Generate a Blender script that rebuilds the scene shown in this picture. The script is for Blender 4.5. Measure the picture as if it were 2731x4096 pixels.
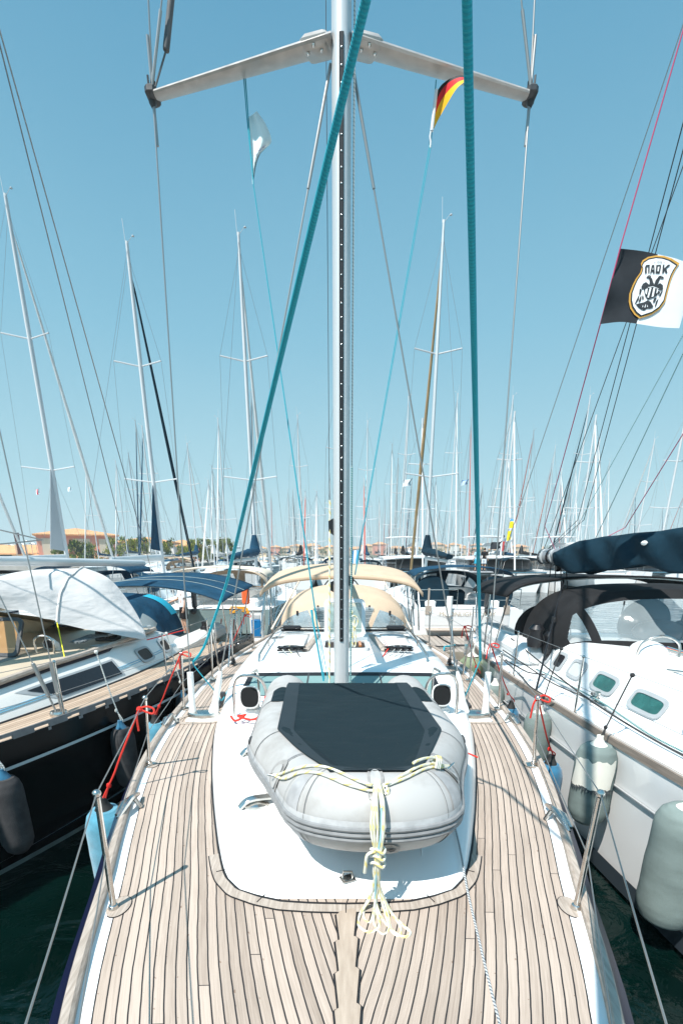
import bpy, math, random
from mathutils import Vector, Matrix
R=math.radians; rnd=random.Random(7)
for o in list(bpy.data.objects): bpy.data.objects.remove(o)
sc=bpy.context.scene; COL=sc.collection
# ---------------- camera, sky, sun, exposure ----------------
H=1.61; PIT=R(18.2); F=1916.; PY=2843.; CX=1365.5
cd=bpy.data.cameras.new('camera'); cam=bpy.data.objects.new('camera',cd); COL.objects.link(cam)
cam.location=(0,0,H); cam.rotation_euler=(R(90)-PIT,0,0)
cd.sensor_fit='HORIZONTAL'; cd.sensor_width=36; cd.lens=36*F/2731; cd.shift_y=(PY-2048)/2731; cd.clip_start=.05; cd.clip_end=3000
sc.camera=cam
SEL=R(58); SAZ=math.atan2(-.23,-.30)   # the sun stands behind the camera, to the left
sund=Vector((math.sin(SAZ)*math.cos(SEL),math.cos(SAZ)*math.cos(SEL),math.sin(SEL)))
w=bpy.data.worlds.new('World'); sc.world=w; w.use_nodes=True; nt=w.node_tree; bg=nt.nodes['Background']
sky=nt.nodes.new('ShaderNodeTexSky'); sky.sky_type='NISHITA'; sky.sun_disc=False; sky.sun_elevation=SEL; sky.sun_rotation=SAZ
sky.air_density=1.0; sky.dust_density=.6; sky.ozone_density=1.0; sky.altitude=0
hs=nt.nodes.new('ShaderNodeMix'); hs.data_type='RGBA'; hs.inputs[0].default_value=.97
tcw=nt.nodes.new('ShaderNodeTexCoord'); sep=nt.nodes.new('ShaderNodeSeparateXYZ'); rp=nt.nodes.new('ShaderNodeValToRGB'); sca=nt.nodes.new('ShaderNodeVectorMath'); sca.operation='SCALE'; sca.inputs['Scale'].default_value=6.6
nt.links.new(tcw.outputs['Generated'],sep.inputs[0]); nz=nt.nodes.new('ShaderNodeTexNoise'); nz.inputs['Scale'].default_value=2.2; nz.inputs['Detail'].default_value=4; nt.links.new(tcw.outputs['Generated'],nz.inputs[0]); ma=nt.nodes.new('ShaderNodeMath'); ma.operation='MULTIPLY_ADD'; ma.inputs[1].default_value=.07; nt.links.new(nz.outputs[0],ma.inputs[0]); sb=nt.nodes.new('ShaderNodeMath'); sb.operation='SUBTRACT'; sb.inputs[1].default_value=.035; nt.links.new(sep.outputs[2],sb.inputs[0]); nt.links.new(sb.outputs[0],ma.inputs[2]); nt.links.new(ma.outputs[0],rp.inputs[0])
SKY=[(0,(.53,.745,.80)),(.12,(.41,.67,.765)),(.34,(.245,.525,.685)),(.62,(.125,.36,.545)),(1,(.13,.33,.50))]
while len(rp.color_ramp.elements)<len(SKY): rp.color_ramp.elements.new(.5)
for e_,(p_,c_) in zip(rp.color_ramp.elements,SKY): e_.position=p_; e_.color=(*c_,1)

dt=nt.nodes.new('ShaderNodeVectorMath'); dt.operation='DOT_PRODUCT'; dt.inputs[1].default_value=sund; nt.links.new(tcw.outputs['Generated'],dt.inputs[0])   # the sky is brighter round the sun, behind the camera
glo=nt.nodes.new('ShaderNodeMapRange'); glo.inputs[1].default_value=.3; glo.inputs[2].default_value=1; glo.inputs[3].default_value=6.6; glo.inputs[4].default_value=12; nt.links.new(dt.outputs['Value'],glo.inputs[0]); nt.links.new(glo.outputs[0],sca.inputs['Scale'])
nt.links.new(rp.outputs[0],sca.inputs[0]); nt.links.new(sca.outputs[0],hs.inputs[7])
nt.links.new(sky.outputs[0],hs.inputs[6]); nt.links.new(hs.outputs[2],bg.inputs[0]); bg.inputs[1].default_value=.1
sl=bpy.data.lights.new('sun','SUN'); sl.energy=4.6; sl.angle=R(.5); sl.color=(1,.955,.89)
so=bpy.data.objects.new('sun',sl); COL.objects.link(so); so.rotation_euler=sund.to_track_quat('Z','Y').to_euler()
sc.view_settings.view_transform='Standard'; sc.view_settings.look='None'; sc.view_settings.exposure=.68; sc.view_settings.gamma=1
# ---------------- helpers ----------------
def ray(u,v):
    a=(u-CX)/F; b=(PY-v)/F; c,s=math.cos(PIT),math.sin(PIT)
    return Vector((a,c+b*s,-s+b*c))
def at(u,v,Y):                       # the point seen at photo pixel (u,v) at distance Y
    r=ray(u,v); return r*(Y/r.y)+Vector((0,0,H))
def atz(u,v,z):
    r=ray(u,v); return r*((z-H)/r.z)+Vector((0,0,H))
def lerp(a,b,t): return a+(b-a)*t
def tab(T,x):
    if x<=T[0][0]: return T[0][1]
    for (a,b),(c,d) in zip(T,T[1:]):
        if x<=c: return b+(d-b)*(x-a)/(c-a)
    return T[-1][1]
def stab(T,x):                       # smooth table
    if x<=T[0][0]: return T[0][1]
    if x>=T[-1][0]: return T[-1][1]
    for i in range(len(T)-1):
        if x<=T[i+1][0]:
            a,b=T[i],T[i+1]; p=T[max(i-1,0)]; q=T[min(i+2,len(T)-1)]
            m0=(b[1]-p[1])/max(b[0]-p[0],1e-6); m1=(q[1]-a[1])/max(q[0]-a[0],1e-6); h=b[0]-a[0]; t=(x-a[0])/h
            return (2*t**3-3*t*t+1)*a[1]+(t**3-2*t*t+t)*h*m0+(-2*t**3+3*t*t)*b[1]+(t**3-t*t)*h*m1
def smooth(P,n=6,closed=False):      # Catmull-Rom through the points
    P=[Vector(p) for p in P]; out=[]; m=len(P)
    for i in range(m if closed else m-1):
        if closed: a,b,c,d=P[i-1],P[i],P[(i+1)%m],P[(i+2)%m]
        else: a,b,c,d=P[max(i-1,0)],P[i],P[i+1],P[min(i+2,m-1)]
        for k in range(n):
            t=k/n; out.append(.5*((2*b)+(c-a)*t+(2*a-5*b+4*c-d)*t*t+(3*b-a-3*c+d)*t**3))
    if not closed: out.append(P[-1])
    return out
class MB:
    def __init__(s): s.v=[]; s.f=[]; s.m=[]; s.uv=[]
    def add(s,vs,fs,mi=0,uv=None):
        o=len(s.v); s.v+= [tuple(p) for p in vs]
        for i,f in enumerate(fs):
            s.f.append([a+o for a in f]); s.m.append(mi if isinstance(mi,int) else mi[i])
            s.uv.append([uv[a] for a in f] if uv else [(0,0)]*len(f))
        return s
    def box(s,c,d,mi=0,rz=0,bev=0,rx=0):
        x,y,z=[a/2 for a in d]; M=Matrix.Translation(c)@Matrix.Rotation(rz,4,'Z')@Matrix.Rotation(rx,4,'X')
        if bev:
            b=min(bev,x*.9,y*.9,z*.9); vs=[]
            ring=[(x-b,y),(x,y-b),(x,-y+b),(x-b,-y),(-x+b,-y),(-x,-y+b),(-x,y-b),(-x+b,y)]
            for zz,k in ((-z,b),(-z+b,0),(z-b,0),(z,b)):
                vs+=[M@Vector((px-math.copysign(k,px) if abs(px)>k else 0,py-math.copysign(k,py) if abs(py)>k else 0,zz)) for px,py in ring]
            fs=[list(range(7,-1,-1)),list(range(24,32))]
            for r in range(3):
                for i in range(8): j=(i+1)%8; fs.append([r*8+j,r*8+i,r*8+8+i,r*8+8+j][::-1])
            return s.add(vs,[f[::-1] for f in fs],mi)
        vs=[M@Vector((a*x,b*y,c_*z)) for a in(-1,1) for b in(-1,1) for c_ in(-1,1)]
        return s.add(vs,[(0,1,3,2),(4,6,7,5),(0,4,5,1),(2,3,7,6),(0,2,6,4),(1,5,7,3)],mi)
    def tube(s,P,r,n=8,mi=0,closed=False,cap=True,sx=1,up=None):
        P=[Vector(p) for p in P]; m=len(P); rs=r if isinstance(r,(list,tuple)) else [r]*m
        vs=[];uv=[];L=0; prev=None
        for i in range(m):
            if closed: t=P[(i+1)%m]-P[i-1]
            else: t=P[min(i+1,m-1)]-P[max(i-1,0)]
            if t.length<1e-9: t=Vector((0,0,1))
            t.normalize()
            if prev is None:
                a=Vector(up) if up else (Vector((0,0,1)) if abs(t.z)<.9 else Vector((0,1,0))); nrm=a-t*a.dot(t)
            else: nrm=prev-t*prev.dot(t)
            nrm.normalize(); prev=nrm; b=t.cross(nrm)
            if i: L+=(P[i]-P[i-1]).length
            for k in range(n):
                A=2*math.pi*k/n; vs.append(P[i]+(nrm*math.cos(A)+b*math.sin(A)*sx)*rs[i]); uv.append((k/n,L))
        fs=[]
        for i in range(m if closed else m-1):
            j=(i+1)%m
            for k in range(n): l=(k+1)%n; fs.append((i*n+k,i*n+l,j*n+l,j*n+k))
        if cap and not closed: fs+= [tuple(range(n-1,-1,-1)),tuple(range((m-1)*n,m*n))]
        return s.add(vs,fs,mi,uv)
    def rod(s,a,b,r,n=8,mi=0,r2=None): return s.tube([a,b],[r,r if r2 is None else r2],n,mi)
    def lathe(s,c,prof,n=16,mi=0,axis=None,sy=1):
        M=Matrix.Translation(c)
        if axis is not None: M=M@Vector(axis).to_track_quat('Z','Y').to_matrix().to_4x4()
        vs=[M@Vector((r*math.cos(2*math.pi*k/n),sy*r*math.sin(2*math.pi*k/n),z)) for r,z in prof for k in range(n)]
        fs=[]
        for i in range(len(prof)-1):
            for k in range(n): l=(k+1)%n; fs.append((i*n+k,i*n+l,(i+1)*n+l,(i+1)*n+k))
        fs+=[tuple(range(n-1,-1,-1)),tuple(range((len(prof)-1)*n,len(prof)*n))]
        return s.add(vs,fs,mi)
    def sph(s,c,r,n=12,mi=0,sc=(1,1,1)):
        m=max(4,n//2); vs=[]
        for i in range(m+1):
            a=math.pi*i/m
            for k in range(n): b=2*math.pi*k/n; vs.append((c[0]+r*sc[0]*math.sin(a)*math.cos(b),c[1]+r*sc[1]*math.sin(a)*math.sin(b),c[2]+r*sc[2]*math.cos(a)))
        return s.add(vs,[(i*n+k,(i+1)*n+k,(i+1)*n+(k+1)%n,i*n+(k+1)%n) for i in range(m) for k in range(n)],mi)
    def grid(s,fn,nu,nv,mi=0,uvs=(1,1),flip=False,closed=False):
        vs=[];uv=[]
        for j in range(nv+1):
            for i in range(nu+1): vs.append(fn(i/nu,j/nv)); uv.append((i/nu*uvs[0],j/nv*uvs[1]))
        fs=[];ms=[]
        for j in range(nv):
            for i in range(nu):
                a=j*(nu+1)+i; f=(a,a+1,a+nu+2,a+nu+1); fs.append(f[::-1] if flip else f)
                ms.append(mi((i+.5)/nu,(j+.5)/nv) if callable(mi) else mi)
        return s.add(vs,fs,ms,uv)
    def poly(s,pts,th=0,mi=0,d=(0,0,1)):         # flat outline, given thickness th along d
        P=[Vector(p) for p in pts]; n=len(P); d=Vector(d)*th
        if not th: return s.add(P,[tuple(range(n))],mi)
        return s.add(P+[p+d for p in P],[tuple(range(n-1,-1,-1)),tuple(range(n,2*n))]+[(i,(i+1)%n,(i+1)%n+n,i+n) for i in range(n)],mi)
    def build(s,name,mats,parent=None,sm=True,solid=0,ang=40):
        me=bpy.data.meshes.new(name); me.from_pydata(s.v,[],s.f)
        for m in (mats if isinstance(mats,(list,tuple)) else [mats]): me.materials.append(m)
        me.polygons.foreach_set('material_index',s.m)
        if any(u[0]!=(0,0) or u[-1]!=(0,0) for u in s.uv):
            l=me.uv_layers.new(name='UVMap'); l.data.foreach_set('uv',[c for f in s.uv for q in f for c in q])
        me.update()
        if sm:
            me.polygons.foreach_set('use_smooth',[True]*len(me.polygons)); me.set_sharp_from_angle(angle=R(ang))
        o=bpy.data.objects.new(name,me); COL.objects.link(o)
        if parent: o.parent=parent
        if solid:
            md=o.modifiers.new('solid','SOLIDIFY'); md.thickness=solid; md.offset=0
        return o
def tag(o,label,cat,group=None,kind=None):
    if label: o['label']=label
    if cat: o['category']=cat
    if group: o['group']=group
    if kind: o['kind']=kind
    return o
def empty(name,loc,label,cat,group=None,rz=0):
    o=bpy.data.objects.new(name,None); COL.objects.link(o); o.location=loc; o.rotation_euler=(0,0,rz); o.empty_display_size=.1
    return tag(o,label,cat,group)
KIDS={}
def copy_tree(o,parent=None):
    c=o.copy(); COL.objects.link(c); c.parent=parent
    for ch in list(o.children): copy_tree(ch,c)
    return c
# ---------------- materials ----------------
def mat(name,col,rough=.5,metal=0,var=0,scale=6,bump=0,bscale=40,coat=0,col2=None,alpha=1,stretch=(1,1,1),detail=4,sheen=0,ior=None,bd=.01):
    m=bpy.data.materials.new(name); m.use_nodes=True; n=m.node_tree; b=n.nodes['Principled BSDF']
    b.inputs['Base Color'].default_value=(*col,1); b.inputs['Roughness'].default_value=rough; b.inputs['Metallic'].default_value=metal
    if coat: b.inputs['Coat Weight'].default_value=coat; b.inputs['Coat Roughness'].default_value=.08
    if sheen: b.inputs['Sheen Weight'].default_value=sheen
    if name.endswith(('canvas','cloth','fleece','sock','sleeve','sailcloth','dinghy cover')): b.inputs['Specular IOR Level'].default_value=.15
    if ior: b.inputs['IOR'].default_value=ior
    if alpha<1: b.inputs['Alpha'].default_value=alpha
    tc=n.nodes.new('ShaderNodeTexCoord'); mp=n.nodes.new('ShaderNodeMapping'); mp.inputs[3].default_value=stretch; n.links.new(tc.outputs['Object'],mp.inputs[0])
    if var:
        t=n.nodes.new('ShaderNodeTexNoise'); t.inputs['Scale'].default_value=scale; t.inputs['Detail'].default_value=detail; n.links.new(mp.outputs[0],t.inputs[0])
        r=n.nodes.new('ShaderNodeValToRGB'); r.color_ramp.elements[0].position=.3; r.color_ramp.elements[1].position=.7
        c2=col2 or [min(1,c*(1+var)) for c in col]; c1=col if col2 else [c*(1-var) for c in col]
        r.color_ramp.elements[0].color=(*c1,1); r.color_ramp.elements[1].color=(*c2,1)
        n.links.new(t.outputs[0],r.inputs[0]); n.links.new(r.outputs[0],b.inputs['Base Color'])
        mr=n.nodes.new('ShaderNodeMapRange'); mr.inputs[3].default_value=max(0,rough-.08); mr.inputs[4].default_value=min(1,rough+.1); n.links.new(t.outputs[0],mr.inputs[0]); n.links.new(mr.outputs[0],b.inputs['Roughness'])
    if bump:
        t=n.nodes.new('ShaderNodeTexNoise'); t.inputs['Scale'].default_value=bscale; t.inputs['Detail'].default_value=3; n.links.new(mp.outputs[0],t.inputs[0])
        bp=n.nodes.new('ShaderNodeBump'); bp.inputs['Strength'].default_value=bump; bp.inputs['Distance'].default_value=bd; n.links.new(t.outputs[0],bp.inputs['Height']); n.links.new(bp.outputs[0],b.inputs['Normal'])
    return m
def rope_mat(name,c1,c2,k=60,thr=.5,tw=1):      # braided line: flecks running round the rope
    m=mat(name,c1,.75); n=m.node_tree; b=n.nodes['Principled BSDF']
    tc=n.nodes.new('ShaderNodeTexCoord'); sp=n.nodes.new('ShaderNodeSeparateXYZ'); n.links.new(tc.outputs['UV'],sp.inputs[0])
    def mth(op,a,bb): 
        q=n.nodes.new('ShaderNodeMath'); q.operation=op
        for i,x in enumerate((a,bb)):
            if x is None: continue
            if isinstance(x,(int,float)): q.inputs[i].default_value=x
            else: n.links.new(x,q.inputs[i])
        return q.outputs[0]
    a=mth('MULTIPLY',sp.outputs[1],k); a1=mth('ADD',a,mth('MULTIPLY',sp.outputs[0],tw)); f=mth('FRACT',a1,None); g=mth('GREATER_THAN',f,thr)
    mx=n.nodes.new('ShaderNodeMix'); mx.data_type='RGBA'; n.links.new(g,mx.inputs[0]); mx.inputs[6].default_value=(*c1,1); mx.inputs[7].default_value=(*c2,1); n.links.new(mx.outputs[2],b.inputs['Base Color'])
    tri=mth('PINGPONG',mth('MULTIPLY',a1,3),1); bp=n.nodes.new('ShaderNodeBump'); bp.inputs['Strength'].default_value=.6; bp.inputs['Distance'].default_value=.002; n.links.new(tri,bp.inputs['Height']); n.links.new(bp.outputs[0],b.inputs['Normal'])
    return m
def teak_mat(name,pitch,seam,base,tint,seamc=(.012,.012,.014),L=2.6):
    m=bpy.data.materials.new(name); m.use_nodes=True; n=m.node_tree; b=n.nodes['Principled BSDF']; N=n.nodes; K=n.links
    def mth(op,a,bb=None,c=None):
        q=N.new('ShaderNodeMath'); q.operation=op
        for i,x in enumerate((a,bb,c)):
            if x is None: continue
            if isinstance(x,(int,float)): q.inputs[i].default_value=x
            else: K.new(x,q.inputs[i])
        return q.outputs[0]
    tc=N.new('ShaderNodeTexCoord'); sp=N.new('ShaderNodeSeparateXYZ'); K.new(tc.outputs['UV'],sp.inputs[0]); u,v=sp.outputs[0],sp.outputs[1]
    wob=N.new('ShaderNodeTexNoise'); wob.inputs['Scale'].default_value=9; K.new(tc.outputs['UV'],wob.inputs[0])
    u2=mth('ADD',u,mth('MULTIPLY',mth('SUBTRACT',wob.outputs[0],.5),.006))
    pl=mth('DIVIDE',u2,pitch); pid=mth('FLOOR',pl); fr=mth('FRACT',pl)
    wn=N.new('ShaderNodeTexWhiteNoise'); wn.noise_dimensions='1D'; K.new(pid,wn.inputs['W'])
    vv=mth('ADD',v,mth('MULTIPLY',wn.outputs[0],L)); bid=mth('FLOOR',mth('DIVIDE',vv,L)); bf=mth('MULTIPLY',mth('FRACT',mth('DIVIDE',vv,L)),L)
    s1=mth('LESS_THAN',fr,seam/pitch); s2=mth('LESS_THAN',bf,.0035); sm=mth('MAXIMUM',s1,s2)
    w2=N.new('ShaderNodeTexWhiteNoise'); w2.noise_dimensions='2D'; cb=N.new('ShaderNodeCombineXYZ'); K.new(pid,cb.inputs[0]); K.new(bid,cb.inputs[1]); K.new(cb.outputs[0],w2.inputs['Vector'])
    # grain runs along the plank
    cg=N.new('ShaderNodeCombineXYZ'); K.new(mth('MULTIPLY',u,170),cg.inputs[0]); K.new(mth('MULTIPLY',v,5),cg.inputs[1]); K.new(mth('MULTIPLY',w2.outputs[0],30),cg.inputs[2])
    g=N.new('ShaderNodeTexNoise'); g.inputs['Scale'].default_value=1; g.inputs['Detail'].default_value=5; g.inputs['Distortion'].default_value=.6; K.new(cg.outputs[0],g.inputs[0])
    big=N.new('ShaderNodeTexNoise'); big.inputs['Scale'].default_value=2.2; big.inputs['Detail'].default_value=6; K.new(tc.outputs['UV'],big.inputs[0])
    stn=N.new('ShaderNodeTexNoise'); stn.inputs['Scale'].default_value=28; stn.inputs['Detail'].default_value=3; K.new(tc.outputs['UV'],stn.inputs[0])
    val=mth('ADD',mth('MULTIPLY',g.outputs[0],.75),mth('ADD',mth('MULTIPLY',w2.outputs[0],.34),mth('MULTIPLY',big.outputs[0],.40)))
    r=N.new('ShaderNodeValToRGB'); r.color_ramp.elements[0].position=.32; r.color_ramp.elements[1].position=.95
    r.color_ramp.elements[0].color=(*base,1); r.color_ramp.elements[1].color=(*tint,1); K.new(val,r.inputs[0])
    # rusty weather marks beside some seams
    st=mth('MULTIPLY',mth('GREATER_THAN',stn.outputs[0],.67),mth('LESS_THAN',fr,.3))
    mx0=N.new('ShaderNodeMix'); mx0.data_type='RGBA'; K.new(mth('MULTIPLY',st,.6),mx0.inputs[0]); K.new(r.outputs[0],mx0.inputs[6]); mx0.inputs[7].default_value=(.16,.09,.055,1)
    mx=N.new('ShaderNodeMix'); mx.data_type='RGBA'; K.new(sm,mx.inputs[0]); K.new(mx0.outputs[2],mx.inputs[6]); mx.inputs[7].default_value=(*seamc,1); K.new(mx.outputs[2],b.inputs['Base Color'])
    b.inputs['Roughness'].default_value=.75
    bp=N.new('ShaderNodeBump'); bp.inputs['Strength'].default_value=.5; bp.inputs['Distance'].default_value=.002
    K.new(mth('SUBTRACT',mth('MULTIPLY',g.outputs[0],.5),sm),bp.inputs['Height']); K.new(bp.outputs[0],b.inputs['Normal'])
    return m
TEAK=teak_mat('teak planking',.043,.0060,(.235,.183,.147),(.475,.388,.325),L=4.3)
TEAKB=teak_mat('teak planking brown',.05,.005,(.25,.175,.12),(.5,.385,.29))
TEAKW=mat('bare teak',(.29,.24,.20),.7,var=.3,scale=6,stretch=(14,1.2,14),col2=(.47,.405,.35),detail=6,bump=.3,bscale=30)
TEAKP=mat('teak king plank',(.33,.26,.205),.7,var=.3,scale=5,stretch=(11,1.5,5),col2=(.44,.36,.29),detail=6)
SEAM=mat('black deck caulking',(.012,.012,.014),.6)
GEL=mat('white gelcoat',(.82,.83,.83),.22,var=.02,scale=2,coat=.3)
GELM=mat('matt white deck paint',(.80,.81,.81),.5,var=.03,scale=3,bump=.15,bscale=300,bd=.001)
CREAM=mat('cream deck paint',(.46,.385,.29),.6,var=.06,scale=3)
NAVY=mat('navy hull paint',(.008,.011,.035),.35,ior=1.25)
BLK=mat('black hull paint',(.003,.004,.005),.22,var=.2,ior=1.3)
BOOT=mat('grey green boot stripe',(.16,.22,.22),.4,var=.2,scale=8)
DKBOOT=mat('dark bottom paint',(.02,.035,.045),.5,var=.3,scale=8)
STEEL=mat('stainless steel',(.62,.60,.57),.18,1,var=.12,scale=30)
WIRE=mat('rigging wire',(.36,.35,.34),.35,.8)
ALU=mat('anodised mast alloy',(.62,.635,.64),.36,.3,var=.05,scale=2,stretch=(1,1,.2))
ALUW=mat('white painted mast',(.56,.575,.585),.35,var=.04,scale=1)
ALUD=mat('weathered spreader alloy',(.46,.435,.41),.4,.5,var=.15,scale=9)
GREYF=mat('dark grey fitting',(.06,.062,.066),.45,.3,var=.2,scale=30)
RIM=mat('grey portlight frame',(.36,.385,.40),.4,var=.05,scale=8)
BLACK=mat('black plastic',(.012,.012,.014),.4)
RUB=mat('black rubber',(.02,.02,.02),.7)
PVC=mat('grey inflatable fabric',(.40,.395,.388),.6,var=.0,scale=3)
PVCD=mat('grey rubbing strake',(.22,.225,.23),.55,var=.15,scale=20)
COVER=mat('dark dinghy cover',(.009,.018,.023),.6,var=.3,scale=3,bump=.55,bscale=6,bd=.018,stretch=(.6,1.7,1))
BEIGE=mat('beige canvas',(.53,.405,.295),.85,var=.06,scale=4,bump=.25,bscale=5,bd=.02)
BEIGEP=mat('pale beige canvas',(.60,.53,.44),.85,var=.05,scale=3)
NAVYC=mat('navy canvas',(.010,.048,.090),.8,var=.25,scale=3,bump=.7,bscale=4,bd=.05)
NAVYD=mat('dark navy canvas',(.0045,.021,.035),.8,var=.2,scale=3,bump=.6,bscale=3,bd=.06)
BLKC=mat('charcoal canvas',(.017,.0175,.019),.85,var=.2,scale=4,bump=.3,bscale=5,bd=.02)
AWN=mat('off white awning cloth',(.60,.585,.575),.9,var=.04,scale=2,bump=.6,bscale=2.2,bd=.05,stretch=(1,1,3))
CREAMC=mat('cream awning cloth',(.63,.52,.38),.9,var=.06,scale=2,bump=.5,bscale=3,bd=.05)
SAILW=mat('furled white sailcloth',(.66,.66,.65),.8,var=.08,scale=2)
TANSAIL=mat('tan furled sail',(.42,.27,.13),.8,var=.2,scale=3,stretch=(1,1,.3))
WHP=mat('white plastic',(.80,.80,.78),.4,var=.03,scale=6)
REDR=rope_mat('red braided rope',(.62,.02,.012),(.75,.05,.03),90)
TEALR=rope_mat('teal braided rope',(.012,.40,.50),(.010,.33,.43),95,.5,1)
TEALT=rope_mat('thin teal cord',(.03,.42,.52),(.02,.3,.4),120)
YELR=rope_mat('white rope with yellow flecks',(.62,.62,.55),(.66,.56,.22),13,.70,1)
WHR=rope_mat('white rope with grey flecks',(.62,.63,.60),(.25,.3,.3),45,.72,1)
GRYR=rope_mat('grey flecked furling line',(.5,.52,.53),(.12,.14,.16),60,.55,2)
BLKR=rope_mat('black rope',(.015,.016,.018),(.05,.05,.05),90)
GRNR=rope_mat('dark green flecked sheet',(.02,.16,.17),(.5,.6,.58),55,.7,1)
ORGR=rope_mat('orange rope',(.72,.22,.06),(.6,.15,.03),90)
FBLUE=mat('pale blue fender fleece',(.085,.28,.38),.95,var=.18,scale=14,bump=.7,bscale=160,bd=.006,sheen=.4)
FBLUD=mat('blue fender fleece',(.03,.14,.24),.95,var=.2,scale=14,bump=.6,bscale=150,bd=.005,sheen=.3)
FGREY=mat('dark grey fender sock',(.055,.054,.056),.95,var=.25,scale=10,bump=.6,bscale=120,bd=.005)
FGRN=mat('grey green fender sock',(.18,.225,.215),.95,var=.18,scale=4,bump=.5,bscale=140,bd=.004,stretch=(1,1,2))
FWHT=mat('cream fender vinyl',(.76,.74,.66),.45,var=.06,scale=6)
OLIVE=mat('olive fender sock',(.19,.23,.15),.95,var=.2,scale=10)
ORANGE=mat('orange plastic',(.75,.13,.03),.5)
PBLUE=mat('blue pedestal panel',(.01,.17,.42),.4)
DOCKW=teak_mat('dock planking',.14,.012,(.22,.18,.15),(.42,.36,.31),(.03,.025,.02),3)
CONC=mat('dock concrete side',(.32,.28,.22),.9,var=.25,scale=3)
RUST=mat('rusty dock beam',(.35,.2,.1),.9,var=.4,scale=4)
SKIN=mat('skin',(.55,.33,.23),.6,var=.08,scale=5); HAIR=mat('dark hair',(.03,.02,.015),.8)
def glass(name,col,alpha,rough=.05):
    return mat(name,col,rough,alpha=alpha,var=.15,scale=2.5,bump=.25,bscale=4,bd=.03)
VINYL=glass('clear vinyl window',(.42,.5,.53),.38,.09)
TINT=mat('dark window glass',(.018,.018,.022),.12)
TEALG=mat('green tinted portlight',(.018,.10,.09),.25,var=.25,scale=8,coat=1)
GRNG=glass('pale green hatch acrylic',(.30,.42,.39),.55,.08)
BRZG=glass('bronze hatch acrylic',(.42,.24,.10),.72,.15)
FRONTG=mat('sea green cabin window',(.17,.27,.265),.1,coat=.6,var=.1,scale=2)
# PVC gets drifts of grime
def grime(m,c,scale,lo,hi):
    n=m.node_tree; b=n.nodes['Principled BSDF']; tc=n.nodes.new('ShaderNodeTexCoord'); t=n.nodes.new('ShaderNodeTexNoise'); t.inputs['Scale'].default_value=scale; t.inputs['Detail'].default_value=8; t.inputs['Roughness'].default_value=.62
    n.links.new(tc.outputs['Object'],t.inputs[0]); r=n.nodes.new('ShaderNodeValToRGB'); r.color_ramp.elements[0].position=lo; r.color_ramp.elements[1].position=hi
    r.color_ramp.elements[0].color=b.inputs['Base Color'].default_value; r.color_ramp.elements[1].color=(*c,1); n.links.new(t.outputs[0],r.inputs[0]); n.links.new(r.outputs[0],b.inputs['Base Color'])
grime(COVER,(.16,.17,.17),55,.69,.73)
grime(PVC,(.25,.235,.22),3.4,.47,.80)
# ================= water =================
def water_mat():
    m=bpy.data.materials.new('harbour water'); m.use_nodes=True; n=m.node_tree; b=n.nodes['Principled BSDF']; K=n.links
    b.inputs['Base Color'].default_value=(.006,.04,.04,1); b.inputs['Roughness'].default_value=.04; b.inputs['IOR'].default_value=1.33
    tc=n.nodes.new('ShaderNodeTexCoord'); mp=n.nodes.new('ShaderNodeMapping'); mp.inputs[3].default_value=(1,1.6,1); K.new(tc.outputs['Object'],mp.inputs[0])
    t=n.nodes.new('ShaderNodeTexNoise'); t.inputs['Scale'].default_value=1.3; t.inputs['Detail'].default_value=5; t.inputs['Distortion'].default_value=.8; K.new(mp.outputs[0],t.inputs[0])
    t3=n.nodes.new('ShaderNodeTexNoise'); t3.inputs['Scale'].default_value=.35; t3.inputs['Detail'].default_value=2; K.new(mp.outputs[0],t3.inputs[0])
    ad=n.nodes.new('ShaderNodeMath'); ad.operation='ADD'; K.new(t.outputs[0],ad.inputs[0]); K.new(t3.outputs[0],ad.inputs[1])
    bp=n.nodes.new('ShaderNodeBump'); bp.inputs['Strength'].default_value=.7; bp.inputs['Distance'].default_value=.18; K.new(ad.outputs[0],bp.inputs['Height']); K.new(bp.outputs[0],b.inputs['Normal'])
    r=n.nodes.new('ShaderNodeValToRGB'); r.color_ramp.elements[0].color=(.0004,.005,.004,1); r.color_ramp.elements[1].color=(.0014,.012,.011,1); r.color_ramp.elements[0].position=.35; r.color_ramp.elements[1].position=.65
    K.new(t3.outputs[0],r.inputs[0]); K.new(r.outputs[0],b.inputs['Base Color'])
    return m
WZ=-1.35
mb=MB(); mb.poly([(-900,-60,WZ),(900,-60,WZ),(900,1500,WZ),(-900,1500,WZ)]); tag(mb.build('water',water_mat()),'calm dark green harbour water between the boats','water',kind='structure')
# ================= own yacht =================
def sheer(y): return stab([(-.8,.03),(4,0),(7,-.05),(10,-.13),(12,-.16)],y)
WB=[(-.8,.0),(-.6,.19),(-.2,.42),(.4,.68),(.9,.86),(1.286,1.0),(1.5,1.07),(1.75,1.14),(2.05,1.22),(2.35,1.31),(2.6,1.38),(3,1.49),(3.45,1.59),(4,1.68),(4.6,1.75),(5.1,1.79),(5.9,1.85),(6.6,1.87),(7.4,1.86),(8.5,1.80),(10,1.66),(11.4,1.45)]
def hbw(y): return max(.01,stab(WB,y))
def ys(a,b,n): return [a+(b-a)*i/n for i in range(n+1)]
own=empty('sailing_yacht',(0,0,0),'white teak-decked sailing yacht seen from its own bow, beige sprayhood and tall mast at centre','sailing yacht')
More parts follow.
